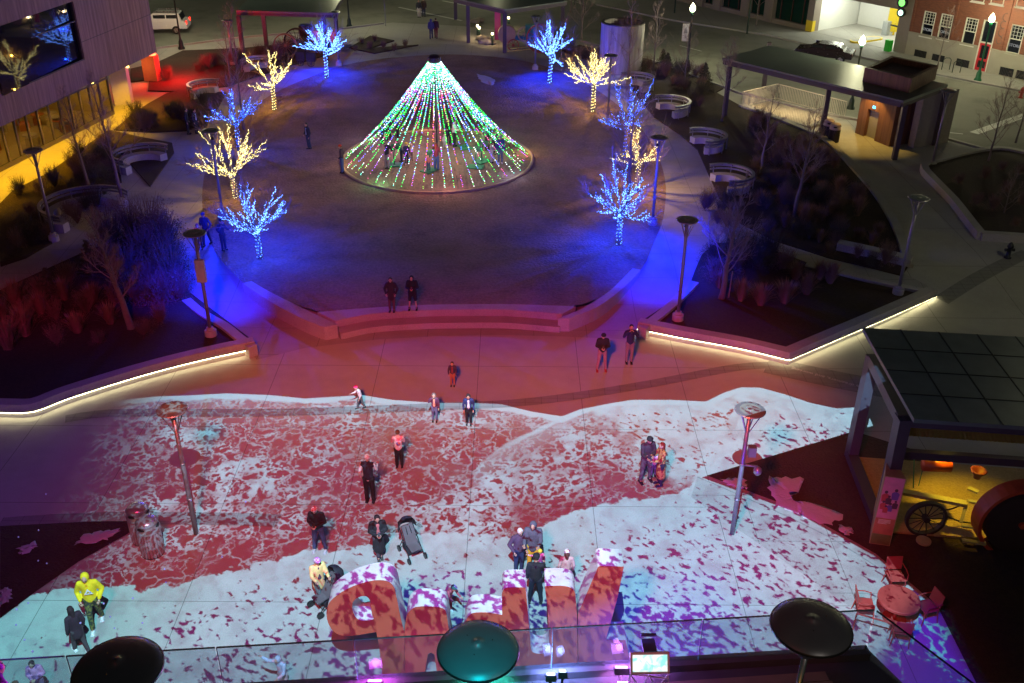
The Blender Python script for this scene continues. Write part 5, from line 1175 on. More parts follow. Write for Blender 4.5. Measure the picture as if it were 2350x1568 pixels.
# ---------------------------------------------------------------- curved benches
M_slat = mat('bench back steel', (.35, .34, .38), .3, metal=.8)
def bench(u, v, rad, rot, label, span=200):
    c = P(u, v); t = thing('curved_bench', c, label, 'curved bench', 'round concrete benches beside the paths')
    a0 = rot - R(span) / 2; a1 = rot + R(span) / 2; z = c.z
    def arc(r_, aa=a0, bb=a1, n=26): return [Vector((c.x + r_ * math.cos(aa + (bb - aa) * i / n), c.y + r_ * math.sin(aa + (bb - aa) * i / n), 0)) for i in range(n + 1)]
    mb = MB(); mb.strip(arc(rad - .48), arc(rad - .02), z, z + .45); mb.build('seat_wall', M_cwall, t)
    for k, (z0, z1) in enumerate(((.62, .72), (.78, .90))):
        mb = MB(); mb.strip(arc(rad + .02 + .03 * k), arc(rad + .06 + .03 * k), z + z0, z + z1); mb.build('back_slat', M_slat, t)
    mb = MB(); mb.strip(arc(rad + .0), arc(rad + .16), z + .915, z + .94); mb.build('top_rail', M_slat, t)
    for k in range(6):
        a = a0 + (a1 - a0) * (k + .3) / 5.6; mb = MB(); mb.beam((c.x + (rad + .13) * math.cos(a), c.y + (rad + .13) * math.sin(a), z), (c.x + (rad + .13) * math.cos(a), c.y + (rad + .13) * math.sin(a), z + .91), .04, .06); mb.build('bracket', M_slat, t)
    return t
bench(1612, 342, 1.28, R(12), 'round bench with a blue lit back, upper of the two nearest the crescent bed', 215)
bench(1664, 432, 1.35, R(12), 'round bench lower in the crescent bed, its back catching warm light', 215)
bench(1532, 262, 1.35, R(20), 'round bench with a warm lit back near the street side', 200)
bench(1455, 205, 1.3, R(30), 'blue lit round bench behind the wide warm tree', 200)
bench(332, 384, 1.55, R(150), 'round bench on the left below the glass entrance', 200)
bench(205, 500, 2.1, R(150), 'largest round bench beside the left lamp post', 215)
bench(478, 222, 1.2, R(150), 'round bench on the far left by the dark shrubs', 170)
bench(600, 165, 1.3, R(140), 'blue lit round bench before the far left canopy', 120)
# ---------------------------------------------------------------- bins
M_slatb = mat('ribbed bin steel', (.30, .24, .25), .5, metal=.1); M_lid = mat('bin lid', (.4, .4, .42), .3, metal=.6)
def bin_(u, v, lab, g, rad=.30, h=1.0, dark=False, z=None):
    p = P(u, v, z); t = thing('litter_bin', p, lab, 'litter bin', g); mb = MB(); n = 24; m_ = M_dark if dark else M_slatb
    mb.lathe(p, [(rad * .9, .03), (rad * .94, h * .75)], 24); mb.build('liner', m_, t)
    mb = MB()
    for k in range(n): a = 2 * math.pi * k / n; mb.box(p.x + rad * math.cos(a), p.y + rad * math.sin(a), p.z + .04 + h * .36, .02, .06, h * .72, a)
    mb.build('slats', m_, t)
    mb = MB(); mb.lathe(p, [(rad * 1.06, h * .76), (rad * 1.08, h * .84), (rad * .95, h * .88), (rad * .93, h * 1.0), (rad * 1.0, h * 1.02), (rad * .7, h * 1.1), (rad * .2, h * 1.15), (.01, h * 1.15)], 24); l_ = mb.build('lid', M_lid if not dark else M_slatb, t, sm=True)
    mb = MB()
    for k in range(3): a = -1.9 + k * 1.9; mb.ball(p + Vector((rad * .9 * math.cos(a), rad * .9 * math.sin(a), h * .93)), .12, .05, .055, n=10, M=Matrix.Rotation(a + math.pi / 2, 3, 'Z'))
    mb.build('opening', M_black, l_)
    mb = MB(); mb.lathe(p, [(rad, .0), (rad, .05), (.01, .05)], 24); mb.build('foot', M_dark, t)
bin_(352, 1268, 'nearer ribbed litter bin of the pair by the left turf corner', 'litter bins by the turf corner', .33, 1.15)
bin_(330, 1238, 'farther ribbed litter bin of the pair, half behind its neighbour', 'litter bins by the turf corner', .33, 1.15)
bin_(1912, 325, 'nearer dark litter bin of the pair by the stair railing', 'litter bins by the stair railing', .33, 1.05, True)
bin_(1898, 316, 'farther dark litter bin of the pair by the stair railing', 'litter bins by the stair railing', .33, 1.05, True)
# ---------------------------------------------------------------- concrete drum, hydrant, rocks, racks
p = P(1428, 172, LZ); p.y += .0; t = thing('concrete_drum', p, 'tall board marked concrete drum with an open dark top behind the warm lit tree', 'concrete drum')
mb = MB(); n = 40; mb.lathe((p.x, p.y + 1.6, LZ), [(1.65, 0), (1.65, 3.55), (1.48, 3.55), (1.48, 2.6), (.01, 2.6)], n); mb.build('shell', striped('drum concrete', (.20, .18, .19), (.36, .33, .34), 3.0, .85), t)
mb = MB(); mb.lathe((p.x, p.y + 1.6, LZ), [(1.66, 3.552), (1.66, 3.62), (1.42, 3.62), (1.42, 3.552)], n); mb.build('steel_rim', M_dark, t)
lamp('drum_light', 'POINT', (p.x - 2.3, p.y - .6, LZ + 1.0), 80, (.25, .15, 1), .1)
for u, v, lab, c_ in ((2312, 592, 'dark fire hydrant by the far right planter wall', (.01, .012, .02)), (2342, 225, 'red fire hydrant on the pavement before the brick building', (.4, .05, .04))):
    p = P(u, v, LZ); t = thing('fire_hydrant', p, lab, 'fire hydrant'); m_ = mat(lab, c_, .4)
    mb = MB(); mb.lathe(p, [(.17, 0), (.17, .06), (.11, .08), (.10, .52), (.15, .54), (.15, .6), (.10, .72), (.03, .80), (.01, .80)], 14); mb.build('barrel', m_, t, sm=True)
    for k in (-1, 1): mb = MB(); mb.tube([p + Vector((0, 0, .42)), p + Vector((k * .22, -.03, .42))], [.06, .075], 10); mb.build('outlet', m_, t)
r = random.Random(9)
for i, (u, v) in enumerate(((1105, 92), (1118, 97), (1125, 102), (1110, 100), (1090, 52), (1100, 50))):
    p = P(u, v, LZ); mb = MB(); mb.ball(p + Vector((0, 0, .15)), .5, .35, .25, 9, 6); mb.v = [(x + r.uniform(-.06, .06), y + r.uniform(-.06, .06), max(LZ, z + r.uniform(-.06, .06))) for x, y, z in mb.v]
    tag(mb.build('boulder', M_lime, sm=False), 'pale boulder in the row beside the lit bollards', 'boulder', 'boulders by the far canopy')
for u, v, lab in ((2309, 158 + 0, ''),): pass
for i, (cx, cy) in enumerate(((1628, 640), (1725, 668))):
    p = P(*K(cx, cy, 1875, 0), LZ); mb = MB(); mb.tube([p + Vector((-.3, 0, 0)), p + Vector((-.3, 0, .75)), p + Vector((-.15, 0, .9)), p + Vector((.15, 0, .9)), p + Vector((.3, 0, .75)), p + Vector((.3, 0, 0))], .03, 6); tag(mb.build('bike_rack', M_sg), ['left hoop bike rack before the limestone base', 'right hoop bike rack before the limestone base'][i], 'bike rack', 'hoop bike racks')
# glowing kiosk beside the entrance
p = P(352, 186, LZ); t = thing('light_pylon', p, 'orange lit slab with a glowing red top beside the glass entrance', 'light pylon')
mb = MB(); mb.box(p.x, p.y, LZ + .95, 1.1, .6, 1.9, -.25); mb.build('body', mat('orange lit slab', (.5, .22, .09), .7, var=.2), t)
mb = MB(); mb.ball((p.x, p.y, LZ + 1.95), .58, .32, .28, 12, 6, M=Matrix.Rotation(-.25, 3, 'Z')); mb.build('glowing_top', emat('red beacon', (1, .16, .05), 6), t)
lamp('pylon_light', 'POINT', (p.x + 1.9, p.y - .2, LZ + 1.6), 1300, (1, .01, .01), .1); lamp('pylon_light', 'POINT', (p.x - .6, p.y - 1.3, LZ + 1.3), 50, (1, .3, .08), .1)
lamp('canopy_red_light', 'POINT', (xy(560, 120)[0] + .4, xy(560, 120)[1] - 1.5, LZ + 2.0), 130, (1, .05, .2), .1)
# ---------------------------------------------------------------- vehicles
def car(u, v, rz, label, name, suv, colr, tail=True):
    p = P(u, v, LZ); t = thing(name, (0, 0, 0), label, 'car', None)
    L, Wd = (4.8, 1.9) if suv else (4.6, 1.8); zr = 1.78 if suv else 1.42
    M_body = mat(name + ' paint', colr, .25, var=.04, spec=.7)
    if suv: prof = [(-2.4, .45), (-2.38, .95), (-2.2, 1.08), (-2.05, 1.10)]; roof = [(-1.95, 1.12), (-1.75, 1.72), (.35, 1.78), (1.15, 1.15), (2.25, 1.02), (2.4, .75), (2.38, .42)]
    else: prof = [(-2.3, .42), (-2.3, .88), (-1.7, .98)]; roof = [(-.95, 1.40), (.35, 1.42), (1.15, .98), (2.1, .85), (2.3, .62), (2.28, .40)]
    pr = prof + roof; vs = []; n = len(pr)
    for y, k in ((-Wd / 2, 1), (-Wd / 2 + .0, 1)): pass
    for sgn in (-1, 1):
        for x, z in pr: ins = .16 if z > 1.15 else 0; vs.append((x, sgn * (Wd / 2 - ins), z))
    mb = MB(); mb.add(vs, [tuple(range(n)), tuple(range(2 * n - 1, n - 1, -1))] + [(i, n + i, n + (i + 1) % n, (i + 1) % n) for i in range(n)])
    b = mb.build('body', M_body, t, bevel=.05)
    for sgn in (-1, 1):
        for a0_, a1_ in ((-1.65, -.75), (-.65, .35)):
            if not suv: a0_, a1_ = (a0_ + .7, a1_ + .5)
            z0, z1 = (1.16, 1.62) if suv else (1.0, 1.32); y = sgn * (Wd / 2 - .08); mb = MB(); mb.box((a0_ + a1_) / 2, y - sgn * .02, (z0 + z1) / 2, a1_ - a0_, .10, z1 - z0); mb.build('side_window', M_dglass, t)
    mb = MB(); mb.box(-1.93 if suv else -1.35, 0, 1.42 if suv else 1.2, .06, Wd - .5, .5, 0, 0, .32 if suv else 1.0); mb.build('rear_window', M_dglass, t)
    for x in (-1.45, 1.45):
        for sgn in (-1, 1):
            c = Vector((x, sgn * (Wd / 2 - .06), .35)); mb = MB(); mb.tube([c - Vector((0, .11, 0)), c + Vector((0, .11, 0))], .35, 20); w = mb.build('wheel', mat('tyre rubber', (.015, .015, .015), .8), t)
            mb = MB(); mb.tube([c - Vector((0, .12, 0)), c + Vector((0, .12, 0))], .21, 12); mb.build('rim', M_metal, w)
    for sgn in (-1, 1):
        mb = MB(); mb.box(-L / 2 + .03, sgn * (Wd / 2 - .14), .95 if suv else .8, .1, .2, .3 if suv else .14); mb.build('tail_light', emat('tail light', (1, .04, .02), 2.5) if tail else mat('red lens', (.2, .01, .01), .3), t)
    if suv: mb = MB(); [mb.beam((-1.6, s_ * .68, 1.84), (.3, s_ * .68, 1.86), .05, .05) for s_ in (-1, 1)]; [mb.beam((x_, -.68, 1.85), (x_, .68, 1.85), .05, .04) for x_ in (-1.3, -.6, .1)]; mb.build('roof_rack', M_metal, t)
    t.location = p; t.rotation_euler = (0, 0, rz); return t
car(372, 74, math.pi + .10, 'white estate car with a roof rack parked on the back street', 'white_car', True, (.62, .62, .6))
car(1888, 138, 2.70, 'dark car parked behind the stair canopy', 'dark_car', False, (.02, .01, .012), False)
# ---------------------------------------------------------------- old machines
def wheel(mb, c, rad, w, n=12, rim=.07, ax='y'):
    c = Vector(c); Mx = Matrix.Rotation(math.pi / 2, 3, 'X') if ax == 'y' else Matrix.Rotation(math.pi / 2, 3, 'Y')
    mb.lathe(c, [(rad, -w / 2), (rad, w / 2), (rad - rim, w / 2), (rad - rim, -w / 2), (rad, -w / 2)], 36, M=Mx)
    for k in range(n):
        a = 2 * math.pi * k / n; e = Mx @ Vector(((rad - rim) * math.cos(a), (rad - rim) * math.sin(a), 0)); mb.tube([c, c + e], .018, 4, cap=False)
    mb.lathe(c, [(.01, -w * .7), (.10, -w * .7), (.10, w * .7), (.01, w * .7)], 12, M=Mx)
M_or = mat('orange red machine paint', (.50, .07, .02), .45, var=.25); M_rust = mat('dark rusty iron', (.035, .022, .018), .7, var=.4); M_yf = mat('pale yellow machine frame', (.42, .38, .16), .6, var=.2); M_teal = mat('teal machine paint', (.03, .22, .28), .5, var=.3); M_drum = mat('cream machine drum', (.5, .42, .30), .6, var=.2); M_rw = mat('dark red wheel paint', (.28, .03, .03), .5, var=.3)
t = thing('old_tractor', P(2200, 1190, 0), 'old orange farm machine with a dark spoked wheel and pale frame under the near canopy', 'farm machine')
def m_(u, v, z): return P(u, v, z)
a = m_(2060, 1127, .9); b = m_(2218, 1157, .9); mb = MB(); mb.beam(a, b, .22, .1); mb.beam(b, m_(2205, 1200, .5), .1, .1); mb.beam(m_(2222, 1120, .9), m_(2245, 1130, .9), .16, .06); mb.beam(m_(2222, 1150, .9), m_(2268, 1158, .7), .14, .06); mb.beam(m_(2208, 1240, .3), m_(2262, 1248, .3), .14, .06); mb.beam(m_(2208, 1208, .5), m_(2250, 1212, .5), .08, .06); mb.build('frame', M_yf, t)
w1 = m_(2125, 1190, .62); mb = MB(); wheel(mb, w1, .62, .16, 14, .08); mb.build('front_wheel', M_rust, t)
w2 = m_(2335, 1190, 1.0); mb = MB(); wheel(mb, w2, 1.25, .55, 16, .1); mb.build('rear_wheel', M_or, t); w_ = bpy.data.objects.new('x', None) if False else None
mb = MB(); Mx = Matrix.Rotation(math.pi / 2, 3, 'X'); mb.lathe(w2, [(1.02, -.3), (1.02, .29), (.01, .29)], 30, M=Mx); mb.build('wheel_disc', M_rust, t)
tk = m_(2150, 1067, 1.7); mb = MB(); mb.tube([tk - Vector((.42, 0, 0)), tk + Vector((.42, 0, -.04))], .2, 16); mb.build('tank', M_or, t, sm=True)
sp = m_(2245, 1085, 1.6); mb = MB(); mb.lathe(sp - Vector((0, 0, .2)), [(.10, 0), (.12, .12), (.24, .26), (.25, .30), (.20, .30), (.05, .12)], 18); mb.build('funnel', mat('dull red funnel', (.14, .02, .02), .6), t, sm=True)
mb = MB(); pts = [m_(2160, 1171, .7), m_(2190, 1160, .66), m_(2220, 1150, .8)]
for q0, q1 in ((pts[0], pts[2]), (m_(2160, 1178, .6), m_(2245, 1202, .5))):
    mb = MB()
    for k in range(22): q = q0.lerp(q1, k / 22); q.z -= .10 * math.sin(math.pi * k / 22); mb.box(q.x, q.y, q.z, .07, .035, .02, .2, (k % 2) * 1.57)
    mb.build('chain', M_rust, t)
mb = MB(); mb.tube([m_(2098, 1055, 1.5), m_(2096, 1120, .9)], .02, 5); mb.tube([m_(2118, 1075, 1.5), m_(2108, 1115, 1.0)], .015, 5); mb.build('lever', M_green, t)
mb = MB(); mb.tube([P(2118, 1248, 0) + Vector((0, 0, .08)), P(2118, 1248, 0) + Vector((0, 0, .14))], .22, 20); tag(mb.build('round_plate', M_yf), 'small round yellow plate on the straw bed under the near canopy', 'plate')
t = thing('old_pump_engine', P(1230, 95, LZ), 'old teal and cream engine with a big dark red wheel under the far centre canopy', 'farm machine')
def fx(u, v, z): return P(u, v, LZ + z)
mb = MB(); c = fx(1163, 78, .95); Mx = Matrix.Rotation(math.pi / 2, 3, 'X'); mb.lathe(c + Vector((.0, 0, 0)), [(.01, -.35), (.75, -.35), (.75, .35), (.01, .35)], 24, M=Mx); mb.build('drum', M_drum, t, sm=False)
mb = MB(); mb.beam(fx(1155, 82, .7), fx(1222, 90, .7), .5, .35); mb.box(fx(1218, 72, 1.4).x, fx(1218, 72, 1.4).y, LZ + 1.5, .9, .7, .9); mb.build('body', M_teal, t)
mb = MB(); wheel(mb, fx(1204, 78, 1.1), .6, .2, 7, .09); mb.build('flywheel', M_drum, t)
mb = MB(); wheel(mb, fx(1240, 88, 1.15), 1.15, .4, 14, .09); mb.build('rear_wheel', M_rw, t)
mb = MB(); wheel(mb, fx(1178, 104, .5), .48, .12, 10, .06); mb.build('front_wheel', M_rw, t)
mb = MB(); wheel(mb, fx(1262, 94, .8), .95, .3, 14, .09); mb.build('rear_wheel', M_rust, t)
mb = MB(); mb.beam(fx(1172, 112, .35), fx(1230, 105, .35), .1, .08); mb.beam(fx(1165, 118, .15), fx(1225, 112, .15), .1, .08); mb.build('frame', M_yf, t)
t = thing('old_thresher', P(670, 112, LZ), 'old farm machine with large rusty wheel and orange box under the far left canopy', 'farm machine')
mb = MB(); wheel(mb, fx(682, 95, 1.0), 1.05, .35, 14, .09); mb.build('wheel', M_rust, t)
mb = MB(); wheel(mb, fx(655, 105, .9), .95, .2, 14, .09); mb.build('wheel', mat('pale rusty iron', (.3, .14, .07), .6), t)
c = fx(745, 82, 1.3); mb = MB(); mb.box(c.x, c.y, c.z, 2.0, .9, .8); mb.build('hopper', mat('orange machine box', (.6, .2, .07), .5), t); lamp('hopper_light', 'POINT', c + Vector((-.2, -1.2, .9)), 45, (1, .35, .1), .1)
c = fx(703, 80, 1.0); mb = MB(); mb.box(c.x, c.y, c.z, 1.0, .8, 1.6); mb.build('boiler', M_black, t)
# magenta sign blade on the far canopy post
p = P(1142, 96, LZ); mb = MB(); mb.box(p.x, p.y, LZ + 1.35, .5, .12, 2.4); tag(mb.build('sign_panel', mat('magenta panel', (.45, .03, .16), .5)), 'tall magenta panel beside the far centre canopy post', 'sign')
# dark machine crates by the far left blue tree
for i, (u, v, lab) in enumerate(((692, 150, 'dark folded barrow by the far left blue tree'), (716, 152, 'dark cart parked nearest the far left blue tree'))):
    p = P(u, v, LZ); t = thing('hand_cart', p, lab, 'cart'); mb = MB(); mb.box(p.x, p.y, LZ + .75, .7, .6, .7); mb.build('box', M_black, t); mb = MB(); wheel(mb, p + Vector((0, -.3, .28)), .27, .06, 8, .04); mb.build('wheel', M_dark, t); mb = MB(); mb.tube([p + Vector((.35, 0, 1.0)), p + Vector((.6, 0, 1.4))], .025, 6); mb.build('handle', M_dark, t)
# ---------------------------------------------------------------- giant letters seen from behind
YS, DP = 18.0, 0.62
def k1(x, y): return ((740 + x / 4.64) * .94, (1330 + y / 4.64) * .94)
def k2(x, y): return ((1120 + x / 4.64) * .94, (1330 + y / 4.64) * .94)
def plate(name, loops, y0, dep, m, parent, bev=0.0):
    cu = bpy.data.curves.new(name, 'CURVE'); cu.dimensions = '2D'; cu.fill_mode = 'BOTH'; cu.extrude = dep / 2; cu.bevel_depth = bev; cu.bevel_resolution = 2
    for lp_ in loops:
        sp = cu.splines.new('POLY'); sp.points.add(len(lp_) - 1); sp.use_cyclic_u = True
        for q, (x, z) in zip(sp.points, lp_): q.co = (x, z, 0, 1)
    o = bpy.data.objects.new(name, cu); COL.objects.link(o)
    me = bpy.data.meshes.new_from_object(o.evaluated_get(bpy.context.evaluated_depsgraph_get())); bpy.data.objects.remove(o)
    me.transform(Matrix.Translation(-wloc(parent)) @ Matrix.Translation((0, y0 + dep / 2, 0)) @ Matrix.Rotation(math.pi / 2, 4, 'X'))
    me.materials.clear(); me.materials.append(m); o = bpy.data.objects.new(name, me); COL.objects.link(o); o.parent = parent; return o
M_lshell = mat('white letter shell', (.62, .58, .58), .5, var=.05)
M_lface = bpy.data.materials.new('coral letter face'); M_lface.use_nodes = True
_nt = M_lface.node_tree; _g = NG(_nt); _geo = _nt.nodes.new('ShaderNodeNewGeometry'); _z = _g.xyz(_geo.outputs['Position'])[2]
_w = _g.m('SINE', _g.m('MULTIPLY', _z, 6.2832 / .035)); _nt.links.new(_g.mix(_g.sm(_w, -.4, .5), (.30, .055, .03), (.62, .13, .075)), _nt.nodes['Principled BSDF'].inputs['Base Color']); _nt.nodes['Principled BSDF'].inputs['Roughness'].default_value = .6
def XZ(kf_, pts, close=3, z0=None):
    v = [V(*kf_(*p), YS) for p in pts]; v = [Vector((p.x, p.z, 0)) for p in v]; return v
def loop(kf_, smooth_pts, tail): # smooth run then straight tail
    a = smoothline(XZ(kf_, smooth_pts), 3) if len(smooth_pts) > 2 else XZ(kf_, smooth_pts); b = XZ(kf_, tail) if tail else []
    return [(p.x, max(p.y, .0)) for p in a + b]
t = thing('giant_letters', (1.5, YS + .3, 0), 'giant coral faced white letters standing on the plaza, seen from behind', 'letter sign')
def letter(loops, i):
    s_ = plate('letter', loops, YS + .012, DP, M_lshell, t); plate('letter_face', loops, YS, .01, M_lface, s_)
zb1 = lambda x: (x, 1640)
q_out = loop(k1, [(1130,930),(1095,780),(1060,600),(1035,500),(995,440),(930,410),(850,405),(760,415),(600,460),(480,515),(380,578),(300,655),(268,740),(268,820),(290,900),(340,980),(420,1025),(520,1035),(620,1025),(720,1008),(828,990)], [(850,1090),(880,1300),(905,1560),(1150,1575),(1145,985)])
q_in = loop(k1, [(560,660),(590,620),(650,588),(720,588),(760,640),(768,700),(778,780),(800,845),(740,860),(660,862),(600,830),(565,760),(556,710),(560,660)], [])[:-1]
letter([q_out, q_in], 0)
n_out = loop(k1, [(1148,975),(1158,890),(1175,800),(1205,755),(1260,715),(1340,702),(1450,705),(1560,716),(1615,755),(1635,850),(1648,930)], [(1665,1250),(1680,1570),(1525,1570),(1500,1330),(1487,1245),(1450,1222),(1412,1242),(1395,1350),(1378,1575),(1153,1575)])
letter([n_out], 1)
c_out = loop(k2, [(60,930),(90,840),(125,800),(170,775),(300,770),(420,785),(492,800)], [(488,560)]) + loop(k2, [(488,560),(505,515),(540,492),(640,486),(757,488)], [(800,960),(815,1170)]) + loop(k2, [(815,1170),(840,1222),(915,1240),(990,1222),(1026,1170)], [(1020,960),(1003,700),(975,475)]) + loop(k2, [(975,475),(1060,469),(1180,470),(1270,492),(1312,535),(1326,620),(1340,780)], [(1345,980),(1345,1575),(20,1575)])
c_out = [q for i, q in enumerate(c_out) if i == 0 or (abs(q[0] - c_out[i - 1][0]) + abs(q[1] - c_out[i - 1][1])) > 1e-4]
letter([c_out], 2)
v_out = loop(k2, [(1350,790),(1370,740)], []) + loop(k2, [(1560,300),(1577,258),(1610,244)], [(1870,252),(1800,600),(1665,1080),(1888,1085),(1940,1300),(1965,1575),(1352,1575)])
letter([v_out], 3)
for (x, z, pw, c) in ((3.4, .9, 330, (.04, .04, 1)), (1.5, .5, 130, (.02, .2, 1)), (-2.0, -.3, 40, (.5, .04, 1)), (4.8, .9, 170, (.12, .03, 1))):
    lamp('letter_fill_spot', 'SPOT', (x, YS - 3.2, 1.3), pw * 7, c, .1, (x + .1, YS, z + .2), 75, .9)  # added spots without fixtures, standing in for floodlight glow over the letters
# ---------------------------------------------------------------- roof terrace in front: deck, glass railing, heaters, floodlights
ZD = 9.7
eR_, eL_ = P(1992, 1490, ZD), P(1545, 1517, ZD); ed = (eL_ - eR_).normalized(); eFar = eR_ + ed * 9.5
sd = (P(2120, 1568, ZD) - P(1940, 1300, ZD)).normalized(); cR = eR_.copy()
nR = P(2190, 1640, ZD); sdir = (nR - P(1998, 1488, ZD)).normalized()
M_deck = mat('terrace deck boards', (.20, .15, .11), .6, var=.25, vs=4); M_ledge = mat('dark terrace coping', (.06, .055, .065), .5, var=.2)
deck_poly = [cR, eFar, eFar + Vector((0, -6, 0)), cR + sdir * 6 + Vector((0, -2, 0))]
mb = MB(); mb.prism([(p.x, p.y) for p in deck_poly], ZD - .5, ZD); tag(mb.build('terrace', M_ledge), 'dark roof terrace slab in front of the camera', 'terrace', kind='structure')
mb = MB(); ins = [p + Vector((0, -.55, 0)) for p in deck_poly]; ins[0] = cR + Vector((-.7, -.5, 0)); ins[1] = eFar + Vector((0, -.5, 0)); 
for k in range(14):
    a = ins[0] + Vector((0, -.16 * k, 0)) + sdir * (.0); b = ins[1] + Vector((0, -.16 * k, 0)); mb.beam(a + Vector((.05 * k, 0, .02)), b + Vector((0, 0, .02)), .15, .03)
tag(mb.build('deck_boards', M_deck), 'brown boards laid along the terrace edge', 'decking', kind='structure')
mb = MB(); mb.beam(cR + Vector((-.05, -.12, .06)), eFar + Vector((0, -.12, .06)), .16, .12); tag(mb.build('coping', M_ledge), 'raised dark coping along the terrace edge', 'coping', kind='structure')
M_rgl = bpy.data.materials.new('railing glass'); M_rgl.use_nodes = True
_nt = M_rgl.node_tree; _nt.nodes.clear(); _o = _nt.nodes.new('ShaderNodeOutputMaterial'); _tr = _nt.nodes.new('ShaderNodeBsdfTransparent'); _tr.inputs[0].default_value = (.86, .90, .93, 1)
_gl = _nt.nodes.new('ShaderNodeBsdfGlossy'); _gl.inputs['Roughness'].default_value = .02; _di = _nt.nodes.new('ShaderNodeBsdfTranslucent'); _di.inputs[0].default_value = (.8, .8, .85, 1)
_fr = _nt.nodes.new('ShaderNodeFresnel'); _fr.inputs[0].default_value = 1.45; _m1 = _nt.nodes.new('ShaderNodeMixShader'); _m2 = _nt.nodes.new('ShaderNodeMixShader'); _m1.inputs[0].default_value = .13
_nt.links.new(_tr.outputs[0], _m1.inputs[1]); _nt.links.new(_di.outputs[0], _m1.inputs[2]); _m2.inputs[0].default_value = .05; _nt.links.new(_m1.outputs[0], _m2.inputs[1]); _nt.links.new(_gl.outputs[0], _m2.inputs[2]); _nt.links.new(_m2.outputs[0], _o.inputs[0])
M_gedge = mat('polished glass edge', (.10, .30, .34), .08, var=0, spec=1.0)
g0 = cR + Vector((-.1, -.12, 0)); FB = Facade(g0, g0 + ed * 9)
_, ztop_ = FB.sz(1265, 1443); z2 = FB.sz(1940, 1403)[1]; ztg = (ztop_ + z2) / 2
t = thing('glass_railing', (g0.x, g0.y, ZD), 'frameless glass railing along the terrace edge', 'railing')
us = [1950, 1613, 1267, 1030, 811, 495, 150, -150]; ss = [0 if i == 0 else FB.sz(u, 1443 + (1267 - u) * .055)[0] for i, u in enumerate(us)]
for a, b in zip(ss, ss[1:]):
    mb = MB(); FB.box(mb, a + .012, b - .012, ZD + .12, ztg - .004, -.009, .009); pn = mb.build('glass_panel', M_rgl, t)
    mb = MB(); FB.box(mb, a + .012, b - .012, ztg - .003, ztg + .006, -.011, .011); FB.box(mb, b - .010, b - .004, ZD + .12, ztg, -.011, .011); mb.build('glass_edge', M_gedge, pn)
h0 = Vector((g0.x, g0.y, 0)); FS = Facade(h0, h0 + sdir * 5)
mb = MB(); a_ = .03
q0, q1 = h0 + sdir * .03, h0 + sdir * 4; n_ = Vector((sdir.y, -sdir.x, 0)) * .009
mb.add([(q0 - n_) + Vector((0, 0, ZD + .02)), (q1 - n_) + Vector((0, 0, ZD + .02)), (q1 - n_) + Vector((0, 0, ztg)), (q0 - n_) + Vector((0, 0, ztg)), (q0 + n_) + Vector((0, 0, ZD + .02)), (q1 + n_) + Vector((0, 0, ZD + .02)), (q1 + n_) + Vector((0, 0, ztg)), (q0 + n_) + Vector((0, 0, ztg))], [(0, 1, 2, 3), (7, 6, 5, 4), (3, 2, 6, 7), (0, 3, 7, 4), (1, 5, 6, 2), (0, 4, 5, 1)]); pn = mb.build('glass_panel', M_rgl, t)
mb = MB(); mb.beam(q0 + Vector((0, 0, ztg + .006)), q1 + Vector((0, 0, ztg + .006)), .024, .010); mb.build('glass_edge', M_black, pn)
# heaters
M_heat = mat('dark heater hood', (.12, .13, .15), .38, metal=.35, var=.2, vs=3, bump=.002, bs=3); M_steelp = mat('stainless heater post', (.6, .6, .62), .2, metal=1.0, var=.05)
def heater(u, v, dep, rad, label, pole=True):
    d = ray(u, v); c = Vector((0, 0, CH)) + d * dep; t = thing('patio_heater', (c.x, c.y, ZD), label, 'patio heater', 'patio heaters on the terrace')
    mb = MB(); mb.lathe(c, [(rad, -.03), (rad + .008, -.015), (rad, .0), (rad * .8, .045), (rad * .55, .075), (rad * .25, .095), (.05, .10), (.045, .115), (.01, .118)], 56); mb.lathe(c, [(rad, -.03), (rad * .6, .03), (.02, .06)], 56); h_ = mb.build('hood', M_heat, t, sm=True)
    mb = MB(); mb.lathe(c, [(rad + .001, -.034), (rad + .014, -.018), (rad + .001, .002)], 56); mb.build('rim', M_black, t, sm=True)
    mb = MB(); mb.lathe((c.x, c.y, c.z - .38), [(.10, 0), (.11, .02), (.11, .24), (.09, .26), (.07, .36), (.01, .37)], 20); mb.build('burner', M_steelp, t, sm=True)
    mb = MB(); mb.tube([(c.x, c.y, ZD + .5), (c.x, c.y, c.z - .38)], .035, 14); mb.build('pole', M_steelp, t, sm=True)
    mb = MB(); mb.lathe((c.x, c.y, ZD), [(.26, 0), (.26, .04), (.20, .06), (.20, .48), (.16, .52), (.04, .54), (.01, .54)], 24); mb.build('base', M_steelp, t, sm=True)
    mb = MB(); [mb.ball(c + Vector((.16 * math.cos(a), .16 * math.sin(a), .094)), .008, n=6, m=4) for a in (.3, 2.4, 4.5)]; mb.build('screws', M_steelp, h_)
    return c
heater(270, 1534, 9.75, .425, 'patio heater with a large dark hood at the left of the terrace')
hc = heater(1097, 1491, 10.5, .425, 'patio heater in the middle of the terrace, hood tinted teal by an added spot')
hr = heater(1862, 1437, 10.3, .41, 'patio heater at the right of the terrace with its steel pole showing')
lamp('hood_fill', 'POINT', (hr.x + 1.0, hr.y - 4.0, ZD + 6.0), 110, (1, .85, .7), .15)  # added fill with no fixture, brightens the heater hoods
lamp('hood_teal_fill', 'SPOT', hc + Vector((.1, -1.6, 1.6)), 230, (0, .75, .8), .1, hc, 50, .8)  # added unseen spot that gives the middle hood its teal tint
